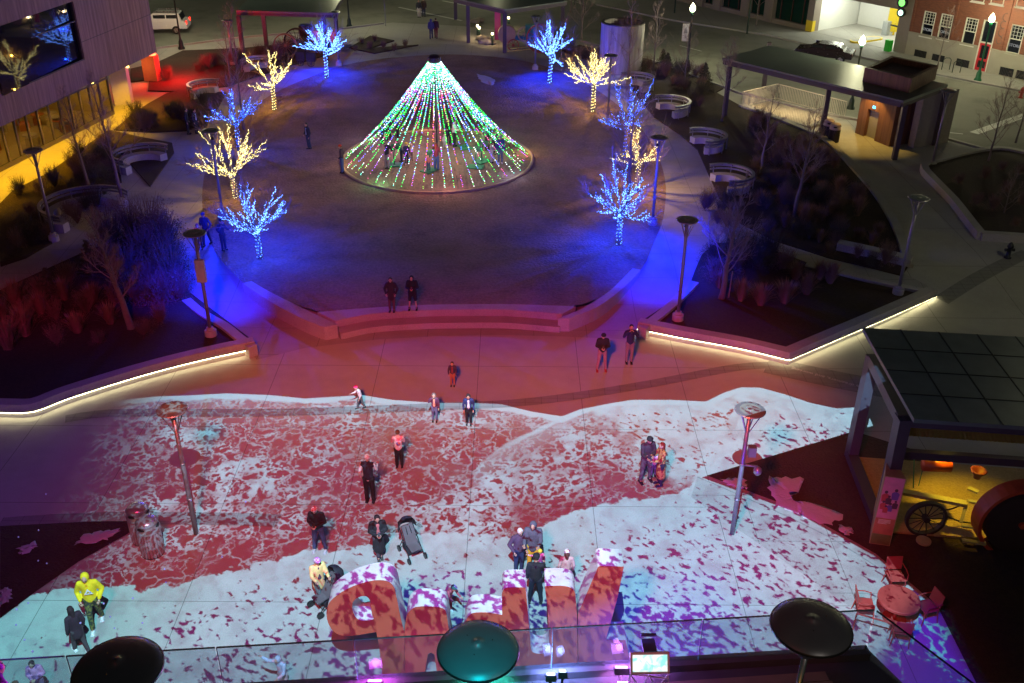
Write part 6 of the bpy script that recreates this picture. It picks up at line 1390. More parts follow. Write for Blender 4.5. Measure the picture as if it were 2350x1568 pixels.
# floodlights on the terrace edge
def flood(u, v, z, w, h, col, pw, label, tilt=.7, tgt=None, st=14):
    c = P(u, v, z); t = thing('floodlight', c, label, 'floodlight', 'coloured floodlights along the terrace edge')
    mb = MB(); Mx = Matrix.Rotation(-tilt, 3, 'X'); 
    def bx(mb, w_, h_, d_, off):
        vs = [c + Mx @ Vector((x * w_ / 2, y * h_ / 2, z_ * d_ / 2 + off)) for x in (-1, 1) for y in (-1, 1) for z_ in (-1, 1)]; mb.add(vs, [(0, 1, 3, 2), (4, 6, 7, 5), (0, 4, 5, 1), (2, 3, 7, 6), (0, 2, 6, 4), (1, 5, 7, 3)])
    bx(mb, w + .04, h + .04, .08, -.05); mb.build('housing', M_black, t); mb = MB(); bx(mb, w, h, .01, 0); mb.build('lens', emat(label, col, st), t)
    mb = MB(); mb.beam(c + Vector((0, 0, -.08)), (c.x, c.y, ZD), .03, .03); mb.build('bracket', M_black, t)
    tg = tgt or (c.x, c.y + 6, 0)
    lamp('flood_light', 'SPOT', c + Mx @ Vector((0, 0, .04)), pw, col, .06, tg, 120, .8)
    lamp('flood_spill', 'POINT', c + Mx @ Vector((0, 0, .15)), pw * .05, col, .05)
flood(860, 1562, ZD + .25, .17, .10, (.85, .12, 1), 700, 'violet floodlight left of the middle heater')
flood(1112, 1563, ZD + .25, .10, .08, (.05, 1, .65), 500, 'teal floodlight under the middle heater')
flood(1264, 1547, ZD + .25, .10, .13, (.25, .35, 1), 900, 'left of two white blue floodlights by the glass joint', tgt=(2.2, 16.5, 1))
flood(1291, 1540, ZD + .25, .08, .11, (.25, .35, 1), 500, 'right of two white blue floodlights by the glass joint', tgt=(2.6, 16.5, 1))
flood(1426, 1531, ZD + .25, .15, .12, (.6, .2, 1), 900, 'violet white floodlight beside the screen on its truss stand', tgt=(4.2, 16.5, 1))
flood(1430, 1566, ZD + .15, .14, .05, (.8, .25, 1), 150, 'low pink white floodlight under the screen')
# screen on truss
c = P(1491, 1521, ZD + .55); t = thing('screen', c, 'bright screen with a pale frame on a white truss stand at the glass railing', 'screen')
Mx = Matrix.Rotation(-.55, 3, 'X') @ Matrix.Rotation(.0, 3, 'Z')
def bxr(w_, d_, h_, off=(0, 0, 0), rz=.03):
    M2 = Matrix.Rotation(rz, 3, 'Z') @ Mx; return [c + M2 @ (Vector(off) + Vector((x * w_ / 2, y * d_ / 2, z_ * h_ / 2))) for x in (-1, 1) for y in (-1, 1) for z_ in (-1, 1)]
BF = [(0, 1, 3, 2), (4, 6, 7, 5), (0, 4, 5, 1), (2, 3, 7, 6), (0, 2, 6, 4), (1, 5, 7, 3)]
mb = MB(); mb.add(bxr(.50, .05, .27), BF); mb.build('frame', mat('pale screen frame', (.6, .45, .5), .4), t)
ms = bpy.data.materials.new('screen image'); ms.use_nodes = True; nt_ = ms.node_tree; nt_.nodes.clear(); oo = nt_.nodes.new('ShaderNodeOutputMaterial'); ee = nt_.nodes.new('ShaderNodeEmission'); gg = NG(nt_); tc = nt_.nodes.new('ShaderNodeTexCoord')
n_ = gg.noise(tc.outputs['Object'], 9, 2, .5, .8); nt_.links.new(gg.mix(gg.sm(n_, .42, .62), (1, 1, .98), (.35, .9, .85)), ee.inputs[0]); ee.inputs[1].default_value = 1.1; nt_.links.new(ee.outputs[0], oo.inputs[0])
mb = MB(); mb.add(bxr(.44, .006, .21, (0, -.029, 0)), BF); mb.build('display', ms, t)
mb = MB(); M_tr = mat('white truss tube', (.7, .68, .75), .35, var=.05); x0, x1, zt_ = c.x - .24, c.x + .24, c.z - .15
for a, b in (((x0, zt_), (x0 - .06, ZD)), ((x1, zt_), (x1 + .03, ZD)), ((x0, zt_), (c.x, ZD)), ((x1, zt_), (c.x, ZD)), ((c.x, zt_), (x0 + .08, ZD)), ((c.x, zt_), (x1 - .08, ZD)), ((x0, zt_), (x1, zt_))): mb.beam((a[0], c.y - .05, a[1]), (b[0], c.y - .12, b[1]), .012, .012)
mb.build('truss', M_tr, t)
mb = MB(); mb.box(c.x, c.y + .16, c.z + .12, .17, .22, .05, .05); mb.box(c.x, c.y + .26, c.z + .22, .20, .03, .03); mb.build('bracket', mat('blue grey bracket', (.1, .15, .3), .35, metal=.5), t)
# ---------------------------------------------------------------- poster box, table and chairs, stroller
pb = P(2042, 1254, 0); t = thing('poster_box', pb, 'three sided poster box with a magenta group portrait at the foot of the portal', 'poster box')
A1, B1 = P(1994, 1249, 0), P(2041, 1256, 0); C1 = P(1978, 1190, 0); H_ = 2.55
mb = MB(); mb.prism([(A1.x, A1.y), (B1.x, B1.y), (C1.x + .35, C1.y + .1)], 0.04, H_); mb.build('body', mat('poster box body', (.35, .25, .12), .6, var=.4, vs=3), t)
FP = Facade(A1, B1); 
def pquad(s0, s1, z0, z1, m, name, out): mb = MB(); FP.box(mb, s0, s1, z0, z1, out, out + .004); return mb.build(name, m, t)
W_ = FP.L
pquad(.02, W_ - .02, 1.05, H_ - .02, mat('magenta poster print', (.62, .16, .30), .45, var=.35, vs=3), 'poster', .002)
pquad(.02, W_ - .02, .45, 1.045, mat('red green poster print', (.40, .10, .06), .45, var=.7, vs=2.2), 'poster', .002)
pquad(.02, W_ - .02, .06, .445, mat('olive poster print', (.14, .14, .04), .5, var=.5, vs=3), 'poster', .002)
r = random.Random(4); M_fig = [mat('poster figure dark', (.10, .015, .05), .5), mat('poster figure red', (.45, .03, .05), .5), mat('poster figure violet', (.16, .05, .30), .5)]
for i, (s_, z_, sc_) in enumerate(((.22, 2.0, 1), (.62, 2.1, 1), (.38, 1.85, .8), (.2, 1.65, .8), (.5, 1.6, .8), (.7, 1.7, .75), (.33, 1.5, .7))):
    mb = MB(); s_ = s_ * W_ / .9
    bodyp = [(-.09, -.35), (.09, -.35), (.11, -.12), (.05, -.06), (-.05, -.06), (-.11, -.12)]; q = [FP.pt(s_ + x * sc_, z_ + z * sc_, .0085 + .001 * i) for x, z in bodyp]; mb.use(M_fig[(i + 1) % 3]); mb.add(q, [tuple(range(6))])
    mb.use(M_fig[0]); q = [FP.pt(s_ + .05 * sc_ * math.cos(a), z_ + .06 * sc_ * math.sin(a), .0085 + .001 * i) for a in [k * .785 for k in range(8)]]; mb.add(q, [tuple(range(8))]); mb.build('portrait_figure', None, t)
for i in range(4): pquad(.10, W_ - .14 - .1 * (i == 3), .98 - .045 * i, .995 - .045 * i, mat('poster small print', (.75, .6, .55), .5), 'print_line', .008)
M_rmesh = mat('red perforated metal', (.42, .06, .05), .45, metal=.2, var=.15)
p = P(2064, 1374, .74); t = thing('cafe_table', (p.x, p.y, 0), 'round red metal table at the corner of the projection', 'table')
mb = MB(); mb.lathe((p.x, p.y, .70), [(.02, .04), (.54, .04), (.56, .03), (.56, -.04), (.54, -.045), (.02, .01)], 40); mb.build('table_top', M_rmesh, t)
mb = MB(); mb.tube([(p.x, p.y, .04), (p.x, p.y, .70)], .05, 10); mb.lathe((p.x, p.y, 0), [(.32, 0), (.32, .03), (.05, .05)], 20); mb.build('pedestal', M_rmesh, t)
def cchair(u, v, rz, label):
    b = P(u, v, .45); t = thing('cafe_chair', (0, 0, 0), label, 'chair', 'red metal chairs round the table')
    mb = MB(); mb.box(0, 0, .45, .46, .46, .03); mb.build('seat', M_rmesh, t, bevel=.03)
    mb = MB(); mb.box(0, .25, .72, .46, .03, .42, 0, -.18); mb.build('backrest', M_rmesh, t, bevel=.03)
    for sx in (-1, 1):
        for sy in (-1, 1): mb = MB(); mb.tube([(sx * .2, sy * .2, .44), (sx * .24, sy * .25, .0)], .014, 6); mb.build('leg', M_rmesh, t)
        mb = MB(); mb.tube([(sx * .25, .26, .68), (sx * .26, 0, .68), (sx * .25, -.18, .64), (sx * .24, -.2, .46)], .016, 6); mb.build('armrest', M_rmesh, t)
    t.location = (b.x, b.y, 0); t.rotation_euler = (0, 0, rz); return t
cchair(2056, 1322, 0.05, 'red chair behind the table with its back to the dark grass')
cchair(1985, 1386, 1.45, 'red chair left of the table with its back to the projected foam')
cchair(2128, 1392, -1.3, 'red chair right of the table, half in the dark')
cchair(2068, 1442, 2.95, 'red chair on the near side of the table')
mb = MB(); a, b = P(1966, 1408, .6), P(2050, 1432, .6); mb.tube([a, b, b + Vector((.3, -.02, -.15))], .025, 8); [mb.tube([q, (q.x, q.y, 0)], .02, 6) for q in (a, b)]; tag(mb.build('tube_rack', M_rmesh), 'red tube rail between the table chairs', 'rail')
# stroller
def stroller(u, v, rz, label, sc=1.0, hood=True):
    p = P(u, v, 0); t = thing('stroller', (0, 0, 0), label, 'stroller'); M_fab = mat('black stroller fabric', (.02, .02, .03), .7, var=.3); M_gf = mat('grey stroller seat', (.10, .09, .10), .8, var=.1)
    mb = MB(); mb.add([Vector(q) for q in ((-.18, -.05, .45), (.18, -.05, .45), (.18, .28, .95), (-.18, .28, .95), (-.18, 0, .40), (.18, 0, .40), (.18, .34, .92), (-.18, .34, .92))], [(0, 1, 2, 3), (7, 6, 5, 4), (0, 3, 7, 4), (1, 5, 6, 2), (3, 2, 6, 7), (0, 4, 5, 1)]); mb.build('seat', M_gf, t)
    mb = MB(); mb.box(0, -.2, .42, .34, .3, .04, 0, .15); mb.build('footrest', M_gf, t)
    for sx in (-1, 1):
        mb = MB(); mb.tube([(sx * .22, .42, 1.02), (sx * .22, .2, .7), (sx * .24, -.35, .12)], .016, 6); mb.tube([(sx * .22, .12, .6), (sx * .26, .35, .12)], .016, 6); mb.build('frame', M_black, t)
        for y in (-.35, .35): mb = MB(); wheel(mb, (sx * .27, y, .09), .09, .04, 5, .03, 'x'); mb.build('wheel', M_black, t)
        mb = MB(); mb.tube([(sx * .07, .10, .72), (sx * .06, .24, .92)], .012, 4); mb.build('harness', M_black, t)
    mb = MB(); mb.tube([(-.22, .42, 1.02), (0, .46, 1.05), (.22, .42, 1.02)], .02, 8); mb.build('handle', M_black, t)
    if hood: mb = MB(); mb.lathe((0, .26, .86), [(.01, .34), (.18, .30), (.27, .16), (.29, -.06)], 14, a0=R(-10), a1=R(190)); mb.build('hood', M_fab, t, sm=True)
    mb = MB(); mb.box(0, .08, .24, .36, .42, .16); mb.build('basket', M_fab, t)
    t.location = p; t.rotation_euler = (0, 0, rz); t.scale = (sc,) * 3; return t
stroller(946, 1272, .55, 'empty black stroller with a grey seat beside the woman in a long coat', .98)
stroller(752, 1392, -.9, 'dark pushchair held by the woman in the yellow coat', 1.05)
# soap bubbles
M_bub = mat('bubble film', (.5, .4, .9), .05, metal=.6, var=0, emit=(.3, .25, .9), es=.15)  # faint violet emission put into the film for its shine
r = random.Random(12)
for i in range(26):
    u, v = r.uniform(20, 620), r.uniform(1130, 1500); d = ray(u, v); zz = r.uniform(1.5, 6); q = Vector((0, 0, CH)) + d * ((zz - CH) / d.z); mb = MB(); mb.ball(q, .022, n=8, m=6); tag(mb.build('soap_bubble', M_bub, sm=True), 'tiny shiny soap bubble drifting over the left of the plaza', 'soap bubble', 'soap bubbles drifting over the plaza')
# inscription
tb = P(1905, 870, 0); tx = P(1978, 890, 0); dd = (tx - tb).normalized(); Mt = Matrix.Translation((tb.x, tb.y, .02)) @ Matrix.Rotation(math.atan2(dd.y, dd.x) + math.pi, 4, 'Z')
t2 = thing('inscription', (tb.x, tb.y, .013), 'pale letters set into the dark paver band beside the portal', 'inscription')
text('us to dreamers, and working', .26, Mt, mat('pale inlay', (.5, .48, .45), .6), t2, ext=.002)
# ---------------------------------------------------------------- people
DG = bpy.context.evaluated_depsgraph_get
def remesh(mb, name, m, parent, vox, extra=None):
    me = mb.mesh(name + '_raw', m); o = bpy.data.objects.new('tmp', me); COL.objects.link(o)
    md = o.modifiers.new('r', 'REMESH'); md.mode = 'VOXEL'; md.voxel_size = vox; md.use_smooth_shade = True
    ms_ = o.modifiers.new('s', 'SMOOTH'); ms_.factor = .5; ms_.iterations = 3
    bpy.context.view_layer.update()
    nm = bpy.data.meshes.new_from_object(o.evaluated_get(DG())); bpy.data.objects.remove(o); bpy.data.meshes.remove(me)
    if extra:
        bm = bmesh.new(); bm.from_mesh(nm); nm2 = extra.mesh('x', m); k0 = len(bm.faces); bm.from_mesh(nm2); bm.faces.ensure_lookup_table()
        for f in bm.faces: f.smooth = True
        bm.to_mesh(nm); bm.free(); nm.materials.clear()
        for q in ([m] + [q for q in extra.ms if q is not m]): nm.materials.append(q)
        ix = {q: i for i, q in enumerate([m] + [q for q in extra.ms if q is not m])}
        for i, f in enumerate(extra.mi): nm.polygons[k0 + i].material_index = ix[extra.ms[f]]
    else:
        nm.materials.clear(); nm.materials.append(m)
    nm.name = name; o = bpy.data.objects.new(name, nm); COL.objects.link(o); o.parent = parent; return o
def cap(mb, a, b, ra, rb, fl=1.0, n=10):     # tapered limb with round ends; fl flattens front to back
    a = Vector(a); b = Vector(b); d = b - a; L = max(d.length, 1e-4); dn = d / L; q = dn.to_track_quat('Z', 'Y').to_matrix()
    prof = []
    for i in range(4): an = -math.pi / 2 + math.pi / 2 * i / 3.0; prof.append((max(.003, ra * math.cos(an)), ra * math.sin(an)))
    for i in range(4): an = math.pi / 2 * i / 3.0; prof.append((max(.003, rb * math.cos(an)), L + rb * math.sin(an)))
    vs = []
    for r_, z in prof:
        for j in range(n):
            an = 2 * math.pi * j / n; p = q @ Vector((r_ * math.cos(an), r_ * math.sin(an), z)); p.y *= 1.0; vs.append(a + p)
    if fl != 1.0:
        for v in vs: v.y = a.y + (v.y - a.y) * fl if abs(dn.z) > .7 else v.y
    m_ = len(prof); fs = [(i * n + j, i * n + (j + 1) % n, (i + 1) * n + (j + 1) % n, (i + 1) * n + j) for i in range(m_ - 1) for j in range(n)] + [tuple(range(n - 1, -1, -1)), tuple((m_ - 1) * n + j for j in range(n))]
    mb.add(vs, fs)
SKIN = mat('skin', (.55, .32, .24), .6, var=.08); SKIN2 = mat('darker skin', (.30, .17, .11), .6, var=.08); EYE = mat('eye dark', (.02, .015, .015), .3, var=0); LIP = mat('lips', (.35, .10, .09), .5, var=0)
def cloth(c, pat=None):
    k = 'cloth %.3f %.3f %.3f %s' % (*c, pat or '')
    if k in MATS: return MATS[k]
    if not pat: return mat(k, c, .85, var=.25, vs=9, bump=.01, bs=14)
    m = bpy.data.materials.new(k); m.use_nodes = True; nt = m.node_tree; b = nt.nodes['Principled BSDF']; g = NG(nt); tc = nt.nodes.new('ShaderNodeTexCoord')
    n = g.noise(tc.outputs['Object'], pat[0], 2, .5); nt.links.new(g.mix(g.sm(n, .48, .56), c, pat[1]), b.inputs['Base Color']); b.inputs['Roughness'].default_value = .85; MATS[k] = m; return m
BLK, NAVY, GREY, WHT, JEAN = (.015, .015, .02), (.02, .03, .09), (.14, .14, .15), (.65, .65, .66), (.05, .08, .18)
ARMS = {   # shoulder-relative: elbow, wrist for viewer-left and viewer-right arm (x is multiplied by side)
 'down': ((.07, .03, -.30), (.06, -.06, -.55)), 'pocket': ((.12, .05, -.28), (.04, -.12, -.46)), 'phone': ((.07, -.02, -.28), (-.12, -.27, -.26)),
 'face': ((.10, -.12, -.16), (-.09, -.20, .10)), 'front': ((.05, -.12, -.26), (.02, -.36, -.24)), 'out': ((.24, -.05, -.08), (.45, -.10, .02)), 'up': ((.12, -.1, .20), (.16, -.2, .45)), 'back': ((.08, .12, -.27), (-.05, .2, -.45))}
def person(foot, h, rz, label, top, legs, shoe=BLK, hair=(.03, .02, .015), hat=None, long=False, coat=0.0, arms=('down', 'down'), stance='stand', skin=None, brim=False, hood=False, phone=False, vest=None, bag=None, lean=0.0, nod=0.15, shorts=False, wide=1.0, inner=None, topmat=None, legmat=None, group=None, z=None, print_=None, fat=1.0, bob=False, shift=(0, 0)):
    p = foot if isinstance(foot, Vector) else P(foot[0], foot[1], z); s = h / 1.76; t = thing('person', (0, 0, 0), label, 'person', group); sk = skin or SKIN
    S = lambda x, y, z_: Vector((x * s, y * s, z_ * s))
    child = h < 1.35; hk = 1.22 if child else 1.0; r = random.Random(int(h * 1000) + int(p.x * 77))
    ly = lambda z_: -lean * max(0, z_ - .9)
    st = {'stand': ((-.10, 0, .0), (.10, .0, .0)), 'wide': ((-.17, 0, 0), (.17, .02, 0)), 'walk': ((-.08, -.22, 0), (.09, .22, .02)), 'walk2': ((-.09, .20, .02), (.10, -.22, 0)), 'one': ((-.04, 0, 0), (.06, .1, 0))}[stance]
    hips = [S(-.09, 0, .90), S(.09, 0, .90)]; feet = [S(x, y, z_ + .07) for x, y, z_ in st]
    knees = [(hips[i] + feet[i]) / 2 + S(0, -.05 if 'walk' in stance else -.01, .01) for i in (0, 1)]
    ch = S(0, ly(1.3), 1.30); sh = [S(-.18 * wide, ly(1.42), 1.42), S(.18 * wide, ly(1.42), 1.42)]; nk = S(0, ly(1.5) - .01, 1.50); hd = S(0, ly(1.64) - .03 - nod * .12, 1.635)
    Rh = .100 * s * hk
    arm = []
    for i, k in enumerate((-1, 1)):
        e, w = ARMS[arms[i]]; arm.append((sh[i], sh[i] + S(e[0] * k, e[1], e[2]), sh[i] + S(w[0] * k, w[1], w[2])))
    body = MB(); vox = max(.016, .021 * s); sk_ = sk
    cap(body, S(0, 0, .93), ch, .115 * s, .125 * s, .8); cap(body, sh[0], sh[1], .055 * s, .055 * s); cap(body, ch, nk, .08 * s, .05 * s); cap(body, nk, hd, .05 * s, .055 * s)
    Hm = Matrix.Rotation(nod, 3, 'X') 
    body.ball(hd, Rh * .84, Rh * .98, Rh * 1.14, 14, 10, M=Hm); cap(body, hd + Hm @ Vector((0, -Rh * .85, -Rh * .05)), hd + Hm @ Vector((0, -Rh * 1.08, -Rh * .30)), .012 * s, .017 * s)
    cap(body, hd + Hm @ Vector((0, -Rh * .5, -Rh * .75)), hd + Hm @ Vector((0, -Rh * .62, -Rh * .82)), .035 * s, .03 * s)
    for k in (-1, 1): cap(body, hd + Vector((k * Rh * .86, 0, -Rh * .2)), hd + Vector((k * Rh * .90, .01 * s, Rh * .15)), .014 * s, .017 * s)
    for i in (0, 1):
        a, e, w = arm[i]; cap(body, a, e, .048 * s, .040 * s); cap(body, e, w, .040 * s, .027 * s)
        cap(body, hips[i], knees[i], .078 * s, .052 * s); cap(body, knees[i], feet[i], .050 * s, .036 * s); cap(body, feet[i], feet[i] + S(0, -.13, -.03), .036 * s, .028 * s)
    ex = MB()
    for i in (0, 1):                                  # hands: palm, four fingers, thumb
        a, e, w = arm[i]; ex.use(sk); d = (w - e).normalized(); k = -1 if i == 0 else 1; sd = d.cross(Vector((0, 0, 1) if abs(d.z) < .9 else (0, 1, 0))).normalized(); nr = sd.cross(d)
        pm = w + d * .05 * s; q = d.to_track_quat('Z', 'Y').to_matrix(); body.ball(pm, .034 * s, .020 * s, .05 * s, 8, 6, M=q)
        curl = .9 if arms[i] in ('phone', 'face', 'front') else .45
        for j in range(4):
            b0 = pm + d * .035 * s + sd * (j - 1.5) * .018 * s; L = (.060, .072, .068, .052)[j] * s; m1 = b0 + (d - nr * curl * .5) * L * .5; m2 = m1 + (d * .7 - nr * curl) .normalized() * L * .5
            ex.tube([b0, m1, m2], [.009 * s, .008 * s, .006 * s], 5)
        tb_ = pm - d * .01 * s + sd * .028 * s * -k; ex.tube([tb_, tb_ + (sd * -k * .6 + d) * .028 * s, tb_ + (sd * -k * .35 + d * 1.1 - nr * .3) * .05 * s], [.011 * s, .010 * s, .007 * s], 5)
    for k in (-1, 1): ex.use(EYE); ex.ball(hd + Hm @ Vector((k * Rh * .34, -Rh * .90, Rh * .08)), .012 * s, .008 * s, .009 * s, 6, 4)
    ex.use(LIP); ex.ball(hd + Hm @ Vector((0, -Rh * .93, -Rh * .55)), .022 * s, .008 * s, .007 * s, 6, 4)
    remesh(body, 'body', sk, t, vox, ex)
    # jacket or top
    J = MB(); f_ = 1.0 * fat; ex_ = .032 * s * (1.25 if coat or topmat else 1)
    cap(J, S(0, ly(.95), .96), ch + S(0, 0, .02), .135 * s * f_ + ex_ * .5, .14 * s * f_ + ex_ * .5, .82, 14); cap(J, sh[0] + S(.03, 0, -.01), sh[1] - S(.03, 0, .01), .07 * s + ex_ * .4, .07 * s + ex_ * .4)
    cap(J, ch, nk - S(0, 0, .02), .11 * s, .075 * s)
    if coat > 0: cap(J, S(0, .0, .98), S(0, .02, .96 - coat), .14 * s * f_ + ex_ * .5, (.15 + coat * .10) * s * f_, .8, 14)
    vs_ = vest is None
    for i in (0, 1):
        a, e, w = arm[i]
        if vs_: cap(J, a, e, .062 * s * f_ + ex_ * .2, .052 * s * f_ + ex_ * .2); cap(J, e, w - (w - e) * .06, .052 * s * f_ + ex_ * .2, .042 * s + ex_ * .2)
    if hood: J.ball(hd + S(0, .02, .01), Rh * 1.10, Rh * 1.12, Rh * 1.30, 12, 8)
    if hood: cap(J, nk - S(0, 0, .02), nk + S(0, .02, .06), .09 * s, .08 * s)
    jk = remesh(J, 'jacket' if vs_ else 'vest', topmat or cloth(top), t, vox * 1.1)
    if not vs_:
        A = MB(); 
        for i in (0, 1): a, e, w = arm[i]; cap(A, a, e, .062 * s, .05 * s); cap(A, e, w - (w - e) * .05, .05 * s, .042 * s)
        cap(A, S(0, 0, .93), S(0, 0, .97), .145 * s, .14 * s, .8); remesh(A, 'sweater', cloth(vest), t, vox * 1.1)
    if hood:   # face opening
        F = MB(); F.use(sk); F.ball(hd + Hm @ Vector((0, -Rh * .50, -Rh * .12)), Rh * .62, Rh * .68, Rh * .85, 12, 8, M=Hm); F.use(EYE); [F.ball(hd + Hm @ Vector((k * Rh * .28, -Rh * 1.16, Rh * .04)), .011 * s, .007 * s, .009 * s, 6, 4) for k in (-1, 1)]; F.use(LIP); F.ball(hd + Hm @ Vector((0, -Rh * 1.12, -Rh * .5)), .02 * s, .007 * s, .006 * s, 6, 4); F.build('face', None, t, sm=True)
    if inner: I = MB(); cap(I, S(0, ly(1.05) - .085 * f_, 1.02), S(0, ly(1.36) - .075, 1.38), .078 * s, .07 * s, .75); remesh(I, 'shirt', cloth(inner), t, vox)
    if print_: I = MB(); I.ball(S(0, .148 * f_ + ly(1.25) + .01, 1.22), .09 * s, .012 * s, .10 * s, 14, 8); I.build('printed_emblem', cloth(print_, (26, (.7, .2, .1))), t)
    # trousers
    T = MB(); cap(T, hips[0], hips[1], .105 * s * fat, .105 * s * fat, .95)
    for i in (0, 1):
        kk = knees[i]; cap(T, hips[i], kk, .098 * s * fat, .075 * s)
        if not shorts: cap(T, kk, feet[i] + S(0, 0, .035), .072 * s, .062 * s)
    remesh(T, 'shorts' if shorts else 'trousers', legmat or cloth(legs), t, vox * 1.1)
    for i in (0, 1):
        F = MB(); a = feet[i]; cap(F, a + S(0, .04, -.025), a + S(0, -.13, -.035), .048 * s, .040 * s); cap(F, a, a + S(0, 0, .03), .045 * s, .045 * s)
        F.box(a.x, a.y - .05 * s, a.z - .060 * s, .09 * s, .27 * s, .02 * s); F.build('shoe', cloth(shoe), t, sm=True)
    if not hood and (hair is not None):
        G = MB(); G.ball(hd + Hm @ Vector((0, Rh * .16, Rh * .18)), Rh * .93, Rh * 1.0, Rh * 1.08, 14, 8)
        if long: cap(G, hd + S(0, .05, .02), hd + S(0, .10, -.30), Rh * .85, Rh * .55); cap(G, hd + S(-.06, .03, 0), hd + S(-.08, .0, -.22), Rh * .4, Rh * .25); cap(G, hd + S(.06, .03, 0), hd + S(.08, .0, -.22), Rh * .4, Rh * .25)
        elif bob: cap(G, hd + S(0, .04, .02), hd + S(0, .06, -.12), Rh * .92, Rh * .75)
        remesh(G, 'hair', cloth(hair), t, vox * .9)
    if hat is not None:
        G = MB(); G.ball(hd + Hm @ Vector((0, Rh * .08, Rh * .52)), Rh * 1.04, Rh * 1.10, Rh * .86, 16, 8)
        if brim: G.lathe(hd + Vector((0, -Rh * .9, Rh * .62)), [(.01, .012), (Rh * .8, .0), (Rh * .8, .012), (.01, .024)], 14)
        G.build('cap' if brim else 'beanie', hat if not isinstance(hat, tuple) else cloth(hat), t, sm=True)
    if phone:
        w = (arm[0][2] + arm[1][2]) / 2 if arms[0] == arms[1] else arm[0][2]; q = MB(); q.box(w.x, w.y - .05 * s, w.z + .05 * s, .075, .012, .15, 0, -.6); q.build('phone', M_black, t)
    if bag: q = MB(); cap(q, S(-.08, .17, 1.15), S(.08, .17, 1.15), .11 * s, .11 * s); cap(q, S(0, .17, 1.05), S(0, .17, 1.32), .13 * s, .10 * s); remesh(q, 'backpack', cloth(bag), t, vox * 1.2)
    t.location = (p.x + shift[0], p.y + shift[1], p.z); t.rotation_euler = (0, 0, rz); return t
PI = math.pi
GP = 'people standing in the projected waves'
person((850,1152), 1.84, PI - .1, 'grey haired man from behind in a black vest over white sleeves', (.02,.015,.03), BLK, hair=(.6,.55,.52), vest=(.62,.5,.5), arms=('front','down'), group=GP)
person((917,1072), 1.48, PI + .1, 'person from behind in a white and pink sweatshirt with a printed back', (.62,.45,.5), BLK, hair=(.12,.06,.03), arms=('front','front'), print_=(.1,.1,.4), topmat=cloth((.7,.62,.66), (5, (.7,.2,.3))), group=GP)
person((735,1264), 1.74, -.1, 'man in a black jacket and patterned red cap looking down at his phone', BLK, (.04,.05,.13), hat=cloth((.5,.05,.08), (30, (.7,.6,.6))), brim=True, arms=('phone','phone'), stance='wide', phone=True, nod=.5, shoe=(.4,.4,.45), group=GP)
person((872,1284), 1.72, .25, 'woman in a long black coat with a phone beside the empty stroller', (.015,.015,.02), (.06,.05,.07), hair=(.02,.015,.02), coat=.50, arms=('phone','phone'), phone=True, nod=.45, inner=(.45,.12,.13), bob=True, stance='one', shoe=(.05,.05,.05), group=GP)
person((737,1380), 1.62, .55, 'woman in a mottled yellow coat and violet bucket hat pushing a pushchair', (.8,.5,.2), (.10,.13,.14), hair=(.25,.1,.05), hat=cloth((.55,.12,.5), (20, (.65,.6,.8))), brim=True, arms=('front','front'), coat=.28, inner=(.09,.05,.08), topmat=cloth((.75,.55,.22), (7, (.85,.4,.22))), stance='walk', nod=.3, shoe=(.1,.12,.12), fat=1.12)
person((225,1434), 1.88, .22, 'man walking in a bright yellow hoodie with a white triangle, camouflage trousers', (.85,.58,.01), (.05,.05,.03), hood=True, arms=('pocket','pocket'), stance='walk', shoe=(.8,.8,.85), legmat=cloth((.03,.03,.025), (16, (.14,.13,.03))), nod=.2, fat=1.15)
person((190,1497), 1.60, PI + .9, 'long haired person in a dark coat with white shoes, walking away at left', (.035,.012,.025), (.06,.04,.05), long=True, hair=(.03,.01,.015), arms=('down','down'), coat=.22, stance='walk2', shoe=(.8,.8,.85))
t = thing('hoodie_dummy', (0, 0, 0), 'x', 'x'); bpy.data.objects.remove(t)
# triangle on the hoodie
hp = [o for o in COL.objects if o.get('label', '').startswith('man walking in a bright yellow')][0]
mb = MB(); tri = [(-.11,-.085),(.12,-.085),(.0,.115)]; tri2 = [(-.045,-.045),(.05,-.045),(.0,.035)]; c_ = Vector((.03,-.208,1.36))
vs = [c_ + Vector((x, .10 * abs(x), z)) for x, z in tri] + [c_ + Vector((x, .10 * abs(x), z)) for x, z in tri2]; mb.add(vs, [(0,1,4,3),(1,2,5,4),(2,0,3,5)]); ob = bpy.data.objects.new('triangle_emblem', mb.mesh('tri', cloth((.85,.85,.8)))); COL.objects.link(ob); ob.parent = hp
GL = 'people around the giant letters'
person((1190,1312), 1.66, .45, 'elderly white haired man in a dark padded jacket beside the hooded person', (.10,.05,.10), NAVY, hair=(.7,.6,.6), arms=('pocket','down'), nod=.4, fat=1.15, group=GL)
person((1222,1306), 1.80, -.15, 'smiling person in a grey hooded coat and yellow trousers', (.10,.09,.13), (.75,.38,.02), hood=True, arms=('front','front'), coat=.12, fat=1.2, nod=.25, group=GL)
person((1238,1318), .92, 0, 'small child in a pink striped jacket and yellow headband in front of the hooded person', (.75,.08,.3), (.1,.1,.4), hair=(.2,.1,.05), hat=(.85,.6,.05), arms=('out','down'), topmat=cloth((.75,.06,.28), (14, (.75,.65,.7))), group=GL, z=.35)
person((1228,1382), 1.70, PI - .1, 'man from behind all in black with a black beanie between the letters', BLK, (.015,.015,.03), hat=BLK, arms=('front','down'), stance='wide', fat=1.12, nod=.3, group=GL)
person((1298,1352), 1.42, PI, 'girl in a white beanie with long brown hair standing behind the letters', (.6,.4,.38), (.1,.08,.1), hair=(.14,.05,.04), long=True, hat=(.85,.85,.85), group=GL)
